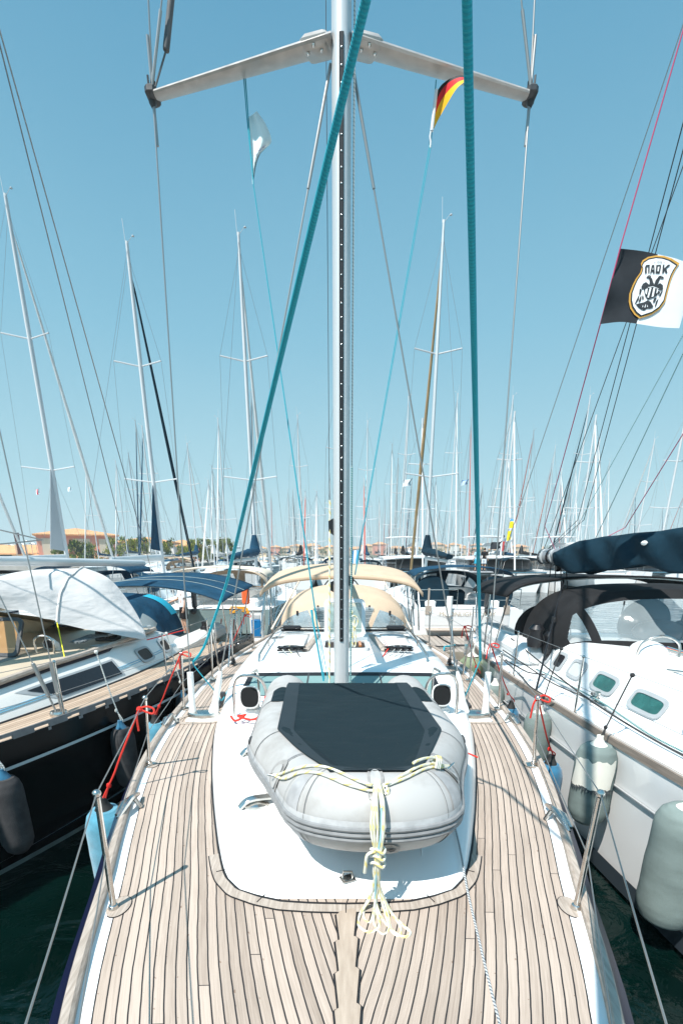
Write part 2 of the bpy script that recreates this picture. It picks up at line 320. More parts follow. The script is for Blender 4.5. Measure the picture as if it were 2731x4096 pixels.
# hull
mb=MB(); st=ys(-.8,11.4,64)
def hsec(y,sg):
    b=hbw(y); z0=sheer(y); t=max(0,min(1,(y+.8)/5)); k=.45+.5*t; rk=.9*(1-t)**2
    return [(sg*(b-.004),y,z0+.035),(sg*(b+.014),y,z0-.012),(sg*(b+.085*min(1,b)),y,z0-.10),(sg*(b*.99+.03),y+rk*.3,z0-.6),(sg*b*lerp(k,1,.25)*.97,y+rk*.75,WZ+.1),(sg*b*k*.93,y+rk,WZ),(sg*b*k*.5,y+rk*1.2,WZ-.4)]
for sg in(-1,1):
    vs=[p for y in st for p in hsec(y,sg)]; n=7; fs=[];ms=[]
    for i in range(len(st)-1):
        for k in range(n-1):
            f=(i*n+k,i*n+k+1,(i+1)*n+k+1,(i+1)*n+k); fs.append(f if sg<0 else f[::-1]); ms.append(1 if k<2 else (2 if k>=5 else 0))
    mb.add(vs,fs,ms)
e=len(st)-1; a=[hsec(11.4,-1)[k] for k in range(7)]; b=[hsec(11.4,1)[k] for k in range(6,-1,-1)]; mb.add(a+b,[tuple(range(14))])
mb.build('hull',[GEL,NAVY,DKBOOT],own)
# deck, waterway, toe rail
mb=MB(); yy=ys(-.62,11.3,96)
for sg in(-1,1):
    vs=[];uv=[];nc=7
    for y in yy:
        w_=max(.02,hbw(y)-.105)
        for c in range(nc):
            x=w_*c/(nc-1); vs.append((sg*x,y,sheer(y)+.012+.03*(1-(x/max(w_,.3))**2)*min(1,w_))); uv.append(((w_-x),y+5+(3.3 if sg>0 else 0)))
    fs=[]
    for i in range(len(yy)-1):
        for c in range(nc-1):
            f=(i*nc+c,i*nc+c+1,(i+1)*nc+c+1,(i+1)*nc+c); fs.append(f if sg>0 else f[::-1])
    mb.add(vs,fs,0,uv)
mb.build('deck',TEAK,own)
for sg in(-1,1):
    mb=MB(); y2=ys(-.7,11.35,90)
    mb.grid(lambda u,v:(sg*(max(.0,hbw(lerp(-.7,11.35,v))-lerp(.045,.11,u))),lerp(-.7,11.35,v),sheer(lerp(-.7,11.35,v))+.012+(.004 if u<.5 else 0)),2,90,flip=(sg<0)); mb.build('waterway',GEL,own)
    mb=MB(); sec=[(-.004,.0),(-.002,.045),(-.010,.055),(-.038,.055),(-.050,.045),(-.050,.0)]
    vs=[(sg*max(.001,hbw(y)+a),y,sheer(y)+b) for y in y2 for a,b in sec]; n=6
    mb.add(vs,[((i*n+k),(i*n+(k+1)),((i+1)*n+(k+1)),((i+1)*n+k))[::-sg] for i in range(len(y2)-1) for k in range(n-1)]); mb.build('toe_rail',TEAKW,own)
    # rail joints: steel fairleads set in the rail
    for yf in ((2.75,4.42) if sg<0 else (2.6,4.45)):
        b=hbw(yf); mb=MB(); mb.tube([(sg*(b-.05),yf-.16,.06),(sg*(b-.055),yf-.08,.085),(sg*(b-.06),yf,.10),(sg*(b-.055),yf+.08,.085),(sg*(b-.05),yf+.16,.06)],[.012,.02,.022,.02,.012],8)
        mb.tube([(sg*(b-.02),yf-.12,.06),(sg*(b-.01),yf,.075),(sg*(b-.02),yf+.12,.06)],[.01,.018,.01],8); mb.rod((sg*(b-.11),yf+.03,.03),(sg*(b-.08),yf+.03,.09),.014); mb.build('fairlead',STEEL,own)
dz=lambda x,y: sheer(y)+.012+.03*(1-(x/max(hbw(y)-.105,.3))**2)
# king plank with its joggled edge
mb=MB()
edge=[]; y=1.81; wv=.055
def kpw(y): return .05+.006*(1.86-y)/.042*.0
steps=[]; yk=1.79; sgn=0
L_=[(.038,1.80)]; x=.038
while yk>-.3:
    L_.append((x,yk)); L_.append((x+.012,yk-.01)); L_.append((x-.004,yk-.15)); yk-=.16
    L_.append((x-.004,yk)); x=.04
rt=[(a,b,dz(0,b)+.003) for a,b in L_]; lf=[(-a,b-.02,dz(0,b)+.003) for a,b in L_][::-1]
sh=lambda P,k,dzz:[(a*k+.022,b,c+dzz) for a,b,c in P]
mb.poly(sh(rt+lf,.9,.004)); mb.build('king_plank',TEAKP,own,sm=False)
mb=MB(); mb.poly([(a+(.008 if a>.022 else -.008),b-.002,c-.002) for a,b,c in sh(rt+lf,.9,.004)]); mb.build('king_plank_seam',SEAM,own,sm=False)
# coachroof
FT=[(1.83,.0),(1.835,.16),(1.85,.30),(1.885,.41),(1.945,.53),(2.03,.60),(2.18,.665),(2.5,.77),(2.9,.89),(3.5,1.05),(4.25,1.21),(5,1.28),(6,1.31),(7,1.29),(8,1.22),(8.9,1.14)]
foot=lambda y: max(.005,tab(FT,y) if y<2.03 else stab(FT,y))
HT=[(1.83,.0),(1.85,.022),(1.92,.045),(2.1,.07),(2.6,.115),(3.2,.155),(4.0,.195),(4.62,.22),(4.97,.40),(5.06,.425),(5.5,.44),(6.5,.475),(7.6,.51),(8.9,.5)]
hgt=lambda y: tab(HT,y)
PR=[(1,0),(.993,.25),(.978,.5),(.95,.72),(.91,.84),(.85,.9),(.75,.94),(.6,.965),(.4,.985),(.2,.996),(0,1)]
cz=lambda x,y:(lambda q: sheer(y)+.014+hgt(y)*tab([(0,1),(.2,.996),(.4,.985),(.6,.965),(.75,.94),(.85,.9),(.91,.84),(.95,.72),(.978,.5),(1,0)],q))(min(1,abs(x-.02)/foot(y)))
mb=MB(); cy=[1.83,1.835,1.85,1.885,1.915,1.945,1.985,2.03,2.1,2.18,2.35]+ys(2.5,4.5,12)+[4.6,4.64,4.7,4.8,4.9,4.96,5.0,5.06,5.2]+ys(5.5,8.9,12)
prof=[(a,b) for a,b in PR]+[(-a,b) for a,b in PR[-2::-1]]
vs=[(.02+foot(y)*a,y,sheer(y)+.012+hgt(y)*b) for y in cy for a,b in prof]; n=len(prof)
mb.add(vs,[(i*n+k,i*n+k+1,(i+1)*n+k+1,(i+1)*n+k)[::-1] for i in range(len(cy)-1) for k in range(n-1)])
roof=mb.build('coachroof',GEL,own,ang=60)
# margin plank round the coachroof foot and black seams
def fo(off,n=60):
    P=[(f,y) for y,f in FT if y<=8.0]; ptsR=[Vector((.02+f,y)) for f,y in P]; 
    dense=[]
    for i in range(n*2+1):
        y=1.83+((i/(n*2))**2)*6.15; dense.append(Vector((foot(y),y)))
    out=[]
    for i,p in enumerate(dense):
        t=dense[min(i+1,len(dense)-1)]-dense[max(i-1,0)]; t.normalize(); nn=Vector((t.y,-t.x)); 
        if i==0: nn=Vector((0,-1))
        q=p+nn*off; out.append(q)
    R_=[(.02+q.x,q.y) for q in out]; L=[(.02-q.x,q.y) for q in out][::-1]
    return L[:-1]+R_
def ring(o0,o1,up,name,m,ymax=99):
    A=fo(o0);B=fo(o1); mb=MB(); k_=[i for i,p in enumerate(fo(0)) if p[1]<=ymax]; A=[A[i] for i in k_]; B=[B[i] for i in k_]; n=len(A)
    vs=[(x,y,dz(x,y)+up) for x,y in A]+[(x,y,dz(x,y)+up) for x,y in B]
    mb.add(vs,[(i,i+1,n+i+1,n+i)[::-1] for i in range(n-1)]); return mb.build(name,m,own,sm=False)
ring(-.012,.007,.003,'foot_seam',SEAM); ring(.0,.060,.0035,'margin_seam',SEAM,2.25); ring(.005,.054,.006,'margin_plank',TEAKW,2.245)
for (x,y,a) in ((.02,1.80,0),(.42,1.872,.5),(-.38,1.872,-.5),(.655,2.09,1.15),(-.615,2.09,-1.15)):
    mb=MB(); mb.box((x,y,dz(x,y)+.0075),(.004,.06,.002),rz=a); mb.build('plank_joint',SEAM,own)
# moulded ridges on the foredeck roof
for sg in(-1,1):
    mb=MB(); pts=[(.02+sg*stab([(2.15,.40),(3,.55),(4.4,.75)],y),y,cz(sg*.5,y)+.0) for y in ys(2.15,4.5,14)]; mb.tube([(a,b,cz(a,b)) for a,b,c in pts],[.002]+[.012]*13+[.004],8,sx=1); mb.build('roof_ridge',GEL,own)
# cabin front window
mb=MB()
def fw(u,v):
    x=lerp(-1.0,1.0,u)*lerp(1.02,.96,v); y=lerp(4.655,4.955,v); return (x,y-.004,lerp(hgt(4.655),hgt(4.955),v)*(1-.035*(x/1.2)**2)+sheer(y)+.018)
mb.grid(fw,12,3); mb.build('front_window',FRONTG,own)
mb=MB(); mb.grid(lambda u,v:Vector(fw(u,lerp(.88,1.05,v)))+Vector((0,0,.003)),12,1); mb.grid(lambda u,v:Vector(fw(lerp(-.01,.02,u),v))+Vector((0,0,.003)),1,2); mb.grid(lambda u,v:Vector(fw(lerp(.98,1.01,u),v))+Vector((0,0,.003)),1,2); mb.build('window_border',BLACK,own)
for x in(-.36,.42): 
    mb=MB(); mb.grid(lambda u,v:Vector(fw(.5+x/2+(u-.5)*.008,v))+Vector((0,0,.004)),1,2); mb.build('window_seam',GREYF,own)
# main hatch: coaming, frame, raised lid
HX=.045
def rrect(cx,cy,w,h,r,n=4):
    P=[]
    for k,(sx,sy) in enumerate(((1,1),(-1,1),(-1,-1),(1,-1))):
        for i in range(n+1):
            a=math.pi/2*(k+i/n); P.append((cx+sx*(w/2-r)+r*math.cos(a),cy+sy*(h/2-r)+r*math.sin(a)))
    return P
def frame_rr(mb,P3,P3b,th,d=(0,0,1),mi=0):   # ring between two outlines with thickness
    n=len(P3); d=Vector(d)*th; A=[Vector(p) for p in P3];B=[Vector(p) for p in P3b]
    vs=A+B+[p+d for p in A]+[p+d for p in B]
    fs=[]
    for i in range(n):
        j=(i+1)%n; fs+=[(2*n+i,2*n+j,3*n+j,3*n+i),(i,j,2*n+j,2*n+i),(n+j,n+i,3*n+i,3*n+j),(j,i,n+i,n+j)]
    mb.add(vs,fs,mi)
hy=6.28
fz=lambda y: cz(.2,y)
mb=MB(); o_=rrect(HX,hy-.02,.62,.60,.06); i_=rrect(HX,hy-.02,.52,.50,.05)
frame_rr(mb,[(x,y,fz(y)+.0) for x,y in o_],[(x,y,fz(y)+.0) for x,y in i_],.03); hf=mb.build('hatch_frame',ALU,own)
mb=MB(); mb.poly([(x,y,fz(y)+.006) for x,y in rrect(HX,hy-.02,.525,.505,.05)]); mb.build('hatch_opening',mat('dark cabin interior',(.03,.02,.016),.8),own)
mb=MB(); mb.box((HX+.2,hy+.05,fz(hy)+.018),(.035,.3,.02)); mb.build('cabin_trim',mat('varnished cabin wood',(.45,.17,.05),.3),own)
# lid hinged on its after edge, raised to about 70 degrees
lid=MB(); Q=Matrix.Translation((HX,hy+.27,fz(hy)+.06))@Matrix.Rotation(R(68),4,'X')
lo=rrect(0,.27,.56,.54,.07); li=rrect(0,.27,.46,.44,.05)
dn=Q.to_3x3()@Vector((0,0,1))
frame_rr(lid,[Q@Vector((x,y,0)) for x,y in lo],[Q@Vector((x,y,0)) for x,y in li],.03,dn); lo_=lid.build('hatch_lid',ALU,own)
g=MB(); g.poly([Q@Vector((x,y,.02)) for x,y in rrect(0,.27,.47,.45,.05)]); g.build('hatch_pane',GRNG,lo_)
g=MB(); frame_rr(g,[Q@Vector((x,y,-.004)) for x,y in rrect(0,.27,.535,.515,.06)],[Q@Vector((x,y,-.004)) for x,y in rrect(0,.27,.50,.48,.05)],.004,dn); g.build('hatch_seal',RUB,lo_)
for sx in(-.19,.19):
    g=MB(); g.box(Q@Vector((sx,.46,-.03)),(.03,.03,.06),bev=.006); g.build('hatch_handle',WHP,lo_)
# small hatches either side
for sx in(-.88,.88):
    mb=MB(); yq=6.95; o_=rrect(sx,yq,.36,.30,.1); i_=rrect(sx,yq,.27,.21,.07)
    frame_rr(mb,[(x,y,cz(x,y)-.02) for x,y in o_],[(x,y,cz(x,y)-.02) for x,y in i_],.04); f=mb.build('deck_hatch',ALU,own)
    mb=MB(); mb.poly([(x,y,cz(x,y)+.012) for x,y in i_]); mb.build('hatch_pane',mat('smoked hatch glass',(.10,.075,.06),.08,coat=.7),f)
# teak foot strips beside the hatch
for sg in(-1,1):
    mb=MB(); mb.grid(lambda u,v:(HX+sg*(lerp(.50,.40,v)+lerp(-.045,.045,u)),lerp(5.95,7.1,v),cz(.45,lerp(5.95,7.1,v))+.012),2,6); mb.build('teak_strip',TEAKW,own,solid=.012)
# rope organisers, covers and clutches
for sg in(-1,1):
    cx=HX+sg*.70
    mb=MB(); mb.grid(lambda u,v:(cx+lerp(-.17,.17,u)*lerp(1,1.05,v),lerp(6.12,7.2,v),cz(.7,lerp(6.12,7.2,v))+lerp(.045,.012,v)+.012*math.sin(math.pi*u)),8,6); f=mb.build('line_cover',GEL,own,solid=.006)
    mb=MB(); mb.box((cx,6.16,cz(.7,6.16)+.018),(.33,.04,.035)); mb.build('line_cover_mouth',BLACK,own)
    mb=MB(); mb.box((cx-.03*sg,5.93,cz(.7,5.93)+.03),(.36,.07,.014),bev=.004,rz=-.12*sg); mb.box((cx-.03*sg,5.93,cz(.7,5.93)+.066),(.36,.06,.01),bev=.004,rz=-.12*sg)
    for k in range(4): mb.lathe((cx-.03*sg+(k-1.5)*.085,5.93-(k-1.5)*.01*sg,cz(.7,5.93)+.035),[(.034,0),(.02,.012),(.034,.026)],12)
    org=mb.build('rope_organiser',BLACK,own)
    for k in range(4): mb=MB(); mb.sph((cx-.03*sg+(k-1.5)*.085,5.925-(k-1.5)*.01*sg,cz(.7,5.93)+.076),.012,8,sc=(1,1,.5)); mb.build('organiser_bolt',STEEL,org)
# handrails on the roof
for sg in(-1,1):
    P=[(sg*.985+.02,5.5,cz(.98,5.5)-.0),(sg*.98+.02,5.53,cz(.98,5.5)+.075),(sg*1.0+.02,6.3,cz(1.0,6.3)+.08),(sg*1.0+.02,7.2,cz(1,7.2)+.09),(sg*.97+.02,7.8,cz(.97,7.8)+.09),(sg*.97+.02,7.83,cz(.97,7.8))]
    mb=MB(); mb.tube(P,.013,8); mb.rod((sg*1.0+.02,6.4,cz(1.0,6.4)-.01),(sg*1.0+.02,6.4,cz(1,6.4)+.08),.01); mb.build('handrail',STEEL,own)
# genoa tracks with cars, on the side decks by the coachroof
for sg in(-1,1):
    P=[(sg*(foot(y)+.075)+.02,y,dz(sg*(foot(y)+.075),y)+.014) for y in ys(4.9,8.2,16)]
    mb=MB(); mb.tube(P,.014,6); mb.build('genoa_track',BLACK,own)
    mb=MB(); c=P[1]; mb.box((c[0],c[1],c[2]+.02),(.05,.26,.03),bev=.008); mb.lathe((c[0]-sg*.0,c[1]+.1,c[2]+.035),[(.03,0),(.034,.03),(.03,.06)],12); mb.box((c[0],c[1]-.14,c[2]+.01),(.06,.06,.03),bev=.008); mb.build('genoa_car',GREYF,own)
    for yq in(7.25,):
        b=hbw(yq); mb=MB(); mb.box((sg*(b-.2),yq,.0),(.05,.16,.03),bev=.01); mb.lathe((sg*(b-.2),yq,.01),[(.03,0),(.03,.05),(.012,.075)],10); mb.build('fairlead_block',BLACK,own)
# dorade vents and guard hoops
for sg in(-1,1):
    cx=sg*.87+.045; yv=4.22 if sg<0 else 4.28; z0=cz(.87,yv)-.01
    v_=MB(); v_.lathe((cx,yv,z0),[(.10,0),(.105,.02),(.085,.035),(.08,.05)],20); base=v_.build('vent_base',WHP,own)
    v_=MB()
    # cowl: tube bending toward the bow, widening to a rounded-square mouth
    P=[(cx,yv+.01,z0+.04),(cx,yv+.012,z0+.10),(cx,yv-.005,z0+.16),(cx,yv-.05,z0+.185),(cx,yv-.10,z0+.185)]
    rows=[]; n=24
    for i,(px,py_,pz_) in enumerate(P):
        t=i/4; ang=t*R(80); rw=lerp(.06,.088,t**1.5); rh=lerp(.06,.10,t**1.5); e=lerp(1,.72,t)
        for k in range(n):
            A=2*math.pi*k/n; ca,sa=math.cos(A),math.sin(A); X=rw*math.copysign(abs(ca)**e,ca); Yl=rh*math.copysign(abs(sa)**e,sa)
            rows.append((px+X,py_+Yl*math.cos(ang),pz_+Yl*math.sin(ang)*1))
    fs=[(i*n+k,i*n+(k+1)%n,(i+1)*n+(k+1)%n,(i+1)*n+k) for i in range(4) for k in range(n)]
    v_.add(rows,fs); cw=v_.build('vent_cowl',WHP,own,solid=.012)
    mo=rows[-n:]; c0=Vector((cx,yv-.098,z0+.185)); v_=MB(); v_.poly([c0+(Vector(p)-c0)*.88+Vector((0,-.004,0)) for p in mo]); v_.build('vent_mouth',mat('vent throat',(.002,.003,.004),.9),cw)
    fr=Vector((cx-.0,yv-.26,0)); hp=[]
    xo=cx-sg*.0
    for i in range(25):
        t=i/24; a=math.pi*t; wd=.15; x=xo+wd*math.cos(a); 
        z=z0+.0+.40*(math.sin(a)**.42 if 0<t<1 else 0); yo=yv-.16+.24*(1-math.sin(a))*(0); hp.append((x,yo+.10*abs(math.cos(a)),z))
    mb=MB(); mb.tube(hp,.0135,10); 
    mb.rod((xo-sg*.03,yv-.06,z0+.40),(xo-sg*.02,yv+.22,z0+.36),.012); mb.tube([(xo-sg*.02,yv+.22,z0+.36),(xo-sg*.02,yv+.28,z0+.30),(xo-sg*.02,yv+.29,z0)],.012,8)
    mb.build('vent_guard',STEEL,own)
# deck fittings: cleats beside the dinghy
for (x,y,rz) in ((-.66,3.33,.3),(-.53,2.62,.25),(.03,1.98,1.57)):
    z=cz(x,y); mb=MB()
    if y<2.1: 
        mb.box((x,y,z+.006),(.07,.055,.008),bev=.003,rz=.4); mb.tube([(x-.025,y,z+.01),(x-.02,y,z+.045),(x+.02,y,z+.045),(x+.025,y,z+.01)],.006,8); mb.build('pad_eye',STEEL,own)
    else:
        mb.tube(smooth([(x-.085,y-.03,z+.0),(x-.05,y-.02,z+.035),(x,y,z+.045),(x+.09,y+.03,z+.04)],4),[.02]*13,10,sx=1.5); mb.lathe((x,y,z-.01),[(.09,0),(.085,.02),(.03,.04)],16,sy=.6); mb.build('deck_cleat',STEEL,own)
# mast
MY=4.55; msec=[(math.cos(a),math.sin(a)) for a in [2*math.pi*k/28 for k in range(28)]]
def mast_pt(k,z,g=0):
    c,s=msec[k%28]; wx=.073-.008*min(1,max(0,(z)/9)); wy=.125
    return (wx*math.copysign(abs(c)**.8,c)*(1+g),MY+wy*math.copysign(abs(s)**.85,s),z)
mb=MB(); mz=[.15,.62,.9,2,4,5,7,10,13,16.3]
vs=[mast_pt(k,z) for z in mz for k in range(28)]
mb.add(vs,[(i*28+k,i*28+(k+1)%28,(i+1)*28+(k+1)%28,(i+1)*28+k) for i in range(len(mz)-1) for k in range(28)]+[tuple(range(252,280))]); mast=mb.build('mast',ALU,own)
mb=MB(); fy=MY-.128
mb.box((0,fy,(.83+4.9)/2),(.034,.012,4.9-.83),bev=.004); 
trk=mb.build('mast_track',BLACK,own)
mb=MB()
z=.86; k=0
while z<4.86: mb=MB(); mb.lathe((0,fy-.006,z),[(.0062,0),(.0062,.002),(.003,.004)],8,axis=(0,-1,0)); z+=.088; k+=1; mb.build('track_screw',STEEL,trk)
for (x,z,h) in ((-.085,1.32,.10),(-.085,1.83,.14),(.082,1.37,.09)):
    mb=MB(); sg=-1 if x<0 else 1; mb.poly([(x*.86,MY-.05,z-h/2),(x+sg*.028,MY-.05,z-h/4),(x+sg*.03,MY-.05,z+h/3),(x*.86,MY-.05,z+h/2)],.03,d=(0,1,0)); mb.build('mast_cleat',BLACK,own)
mb=MB(); mb.lathe((.0,MY,.135),[(.15,0),(.15,.03),(.12,.05),(.11,.12)],24,sy=1.3); mb.build('mast_collar',GEL,own)
mb=MB(); mb.box((-.0,fy-.02,5.28),(.05,.06,.10),bev=.015); mb.sph((0,fy-.04,5.36),.02); mb.build('mast_tang',STEEL,own)
# spreaders (swept aft) with sockets, tips, shrouds
SZ=4.95
for lvl,(z0,wd) in enumerate(((SZ,1.40),(9.4,1.15),(13,.9))):
    for sg in(-1,1):
        a=Vector((sg*.07,MY+.02,z0)); b=Vector((sg*wd,MY+.36,z0-.06+.02)); mb=MB(); n=14; vs=[]
        for t in (0,.2,.8,1):
            c=a.lerp(b,t); ch=lerp(.135,.085,t); th=lerp(.034,.026,t)
            for k in range(n): A=2*math.pi*k/n; vs.append((c.x,c.y+ch*math.cos(A),c.z+th*math.sin(A)+ch*math.cos(A)*.35))
        mb.add(vs,[(i*n+k,i*n+(k+1)%n,(i+1)*n+(k+1)%n,(i+1)*n+k) for i in range(3) for k in range(n)]+[tuple(range(3*n,4*n))]); s=mb.build('spreader',ALUD,own)
        if lvl==0:
            mb=MB(); c=a.lerp(b,.07); mb.box(c,(.20,.25,.07),bev=.02,rz=sg*.25,rx=R(19)); mb.build('spreader_socket',ALUD,s)
            for q in(.05,.09,.12): mb=MB(); c=a.lerp(b,q); mb.sph((c.x,c.y-.06-.05*(q==.09),c.z-.062),.013,8); mb.build('socket_bolt',STEEL,s)
        mb=MB(); mb.box(b+Vector((sg*.03,0,0)),(.085,.15,.07),bev=.02); mb.lathe(b+Vector((sg*.035,0,-.07)),[(.012,0),(.03,.03),(.03,.06)],10); mb.rod(b+Vector((sg*.02,.03,.02)),b+Vector((sg*.02,.03,.1)),.01); mb.rod(b+Vector((sg*.05,-.02,.02)),b+Vector((sg*.05,-.02,.1)),.008); mb.build('spreader_tip',GREYF,s)
TIP={sg:Vector((sg*1.43,MY+.36,SZ-.05)) for sg in(-1,1)}
CH={sg:Vector((sg*1.37-.025,4.60,.03)) for sg in(-1,1)}
def turnb(mb,a,b,r0,r1,t0,t1):
    a=Vector(a);b=Vector(b); mb.tube([a,a.lerp(b,t0),a.lerp(b,t0+.002),a.lerp(b,t1),a.lerp(b,t1+.002),b],[r0,r0,r1,r1,r0,r0],8)
for sg in(-1,1):
    o_=CH[sg]+Vector((-sg*-.11+.0,0,.04)) if False else None
    outer=CH[sg]+Vector((sg*.11,.0,.05)); inner=CH[sg]+Vector((-sg*.10,.0,.05)); T=TIP[sg]
    mb=MB(); mb.rod(outer,T,.0065,8); mb.rod(T+Vector((0,0,-.28)),T+Vector((0,0,-.03)),.012,8); mb.build('shroud',WIRE,own)
    mb=MB(); mb.rod(inner,(sg*.075,MY+.0,SZ-.12),.0065,8); q=inner.lerp(Vector((sg*.075,MY,SZ-.12)),.86); mb.rod(q,(sg*.075,MY,SZ-.12),.011,8); mb.build('lower_shroud',WIRE,own)
    mb=MB(); mb.rod(T,(sg*1.17,MY+.36,9.38),.0065,6); mb.rod(T+Vector((0,0,.05)),T+Vector((0,0,.34)),.011); mb.build('cap_shroud',WIRE,own)
    mb=MB(); c=T+Vector((0,0,.06)); e=Vector((sg*.09,MY+.05,9.3)); mb.rod(c,e,.0055,6); mb.rod(c,c.lerp(e,.09),.012); mb.build('diagonal_shroud',WIRE,own)
    for k,(p,q) in enumerate(((outer,T),(inner,Vector((sg*.075,MY,SZ-.12))))):
        d=(q-p).normalized(); mb=MB()
        if (k==1): prof=[(.052,0),(.045,.06),(.033,.12),(.031,.33),(.028,.36),(.026,.37),(.022,.41),(.012,.45)]
        else: prof=[(.04,0),(.034,.06),(.031,.1),(.031,.42),(.012,.424)]
        mb.lathe(p-d*.01,prof,16,axis=d); mb.build('turnbuckle_cover',WHP,own)
    mb=MB(); c=CH[sg]
    mb.box(c+Vector((-sg*.015,0,-.012)),(.36,.21,.03),bev=.02); pl=mb.build('chainplate_pad',GEL,own)
    mb=MB(); mb.lathe(c+Vector((0,0,.005)),[(.16,0),(.165,.03),(.15,.05),(.05,.062)],28,sy=.5); mb.build('chainplate',STEEL,own)
    mb=MB(); q=[(x,y) for x,y in rrect(c.x+sg*.03,c.y-.02,.50,.30,.13,8)]; q2=[(x,y) for x,y in rrect(c.x+sg*.03,c.y-.02,.40,.21,.1,8)]
    frame_rr(mb,[(x,y,dz(x,y)+.003) for x,y in q],[(x,y,dz(x,y)+.003) for x,y in q2],.003); mb.build('pad_border',TEAKW,own)
# backstay / forestay gear
mb=MB(); mb.rod((-.18,11.2,.2),(-.02,MY+.14,16.2),.007); mb.build('backstay',WIRE,own)
c=at(664,200,4.93); e=at(684,0,4.95); dd=(e-c); mb=MB(); mb.tube([c+dd*-.02,c,c+dd*.03,c+dd*3],[.012,.022,.024,.024],12); mb.rod(TIP[-1]+Vector((.02,0,.05)),c,.007); mb.build('shroud_sleeve',mat('grey sleeve',(.12,.125,.13),.5,var=.2,scale=9),own)
# boom with folded main, mostly behind the mast
mb=MB(); mb.tube([(0,MY+.2,1.62),(0,9.0,1.5)],[.06,.055],12,sx=.8); mb.build('boom',ALU,own)
# sprayhood
SY=7.55; 
def arch(th,w,h,y,z0): 
    c,s=math.cos(th),math.sin(th); return Vector((.035+w*math.copysign(abs(c)**.8,c),y,z0+h*abs(s)**.85))
def hood(u,v):
    th=math.pi*(1-u); base=Vector((.035+1.06*(2*u-1),SY+.50*abs(2*u-1)**2.2,cz(0,SY)-.02)); ar=arch(th,1.04,.56,SY+.48,cz(0,SY)-.02)
    t=min(1,v*2.0)
    if v<.5: q=base.lerp(ar,t); q+=Vector((0,-.05,.03))*math.sin(math.pi*t)*math.sin(th); return q
    t=(v-.5)*2; a2=arch(th,1.08,.64,SY+1.35,cz(0,SY)-.02); q=ar.lerp(a2,t); return q+Vector((0,0,.035*math.sin(math.pi*t)*math.sin(th)))
def hm(u,v):
    x=abs(u-.5)
    if v<.5:
        w=v*2
        if w<.03 or w>.60: return 0
        if .165<x<.20: return 0
        if x<.165: return 0 if w>.60 else 2
        return 1 if x<.46 else 0
    return 0
mb=MB(); mb.grid(hood,80,40,mi=hm); 
# drop the middle panel (rolled open)
keep=[i for i,m_ in enumerate(mb.m) if m_!=2]; mb.f=[mb.f[i] for i in keep]; mb.uv=[mb.uv[i] for i in keep]; mb.m=[mb.m[i] for i in keep]
sh_=mb.build('sprayhood',[BEIGE,VINYL],own)
mb=MB(); c0=hood(.345,.30);c1=hood(.655,.30); mb.tube([c0+Vector((0,-.03,0)),(c0+c1)/2+Vector((0,-.05,-.01)),c1+Vector((0,-.03,0))],[.035]*3,10); mb.build('rolled_window',VINYL,sh_)
for u in (.22,.37,.46,.63,.78):
    mb=MB(); c=hood(u,.305); mb.box(c+Vector((0,-.03,0)),(.035,.02,.075),bev=.006); mb.build('hood_strap',BLACK,sh_)
mb=MB(); mb.box((.035,SY-.12,cz(0,SY)+.02),(1.94,.05,.025),bev=.006); mb.box((.035,SY-.06,cz(0,SY)+.05),(1.96,.02,.012)); mb.box((.035,SY-.16,cz(0,SY)+.012),(1.9,.02,.012)); tr=mb.build('mainsheet_track',BLACK,own)
mb=MB(); mb.box((.035,SY-.13,cz(0,SY)+.036),(1.90,.012,.006)); mb.box((.035,SY-.07,cz(0,SY)+.06),(1.92,.012,.006)); mb.build('track_rail',STEEL,tr)
for sg in(-1,1):
    mb=MB(); mb.box((.035+sg*.8,SY-.12,cz(0,SY)+.06),(.28,.08,.06),bev=.015); mb.build('traveller_end',BLACK,tr)
# bimini
def bim(u,v):
    x=(u-.5)*2; return Vector((.0+1.46*x,8.9+v*1.9-.10*x*x,1.245+.155*math.sin(min(1,v*1.15)*math.pi/2)-.17*abs(x)**2.3-.14*abs(x)**12))
mb=MB(); mb.grid(bim,40,10); mb.grid(lambda u,v:bim(u,0)+Vector((0,-.008*math.sin(v*3.1),-.075*v)),40,3); bm_=mb.build('bimini',BEIGE,own,solid=.008)
mb=MB()
for v in(0.03,.5,.97):
    mb.tube([bim(.03+.94*i/16,v)+Vector((0,0,-.03)) for i in range(17)],.013,8)
for sg in(-1,1):
    u=.5+sg*.47
    for (ya,v) in ((8.7,.03),(9.3,.5),(9.9,.97),(8.3,.03)): mb.rod(bim(u,v)+Vector((0,0,-.03)),(sg*1.40,ya,.28),.013)
    mb.tube([bim(.5+sg*.26,.03)+Vector((0,0,-.05)),(sg*1.08,8.0,.45)],.012,6)
mb.build('bimini_frame',STEEL,own)
for sg in(-1,1):
    mb=MB(); mb.rod(bim(.5+sg*.26,.02)+Vector((0,-.03,-.08)),(sg*1.15,7.9,.42),.016,6); mb.build('bimini_strap',BEIGEP,own)
# cockpit: coamings, wheel, aft deck
for sg in(-1,1):
    mb=MB(); mb.box((sg*.95,9.9,.12),(.34,2.6,.42),bev=.08); mb.build('cockpit_coaming',GEL,own)
    mb=MB(); mb.lathe((sg*.95,8.95,.34),[(.09,0),(.085,.05),(.06,.07),(.065,.15),(.05,.17)],18); mb.build('winch',STEEL,own)
mb=MB(); mb.tube([(0+.42*math.cos(a),10.3,.75+.42*math.sin(a)) for a in [2*math.pi*k/24 for k in range(24)]],.014,8,closed=True); mb.rod((-.42,10.3,.75),(.42,10.3,.75),.01); mb.rod((0,10.3,.35),(0,10.3,1.17),.01); mb.box((0,10.42,.3),(.3,.2,.8),bev=.05); mb.build('steering_wheel',STEEL,own)
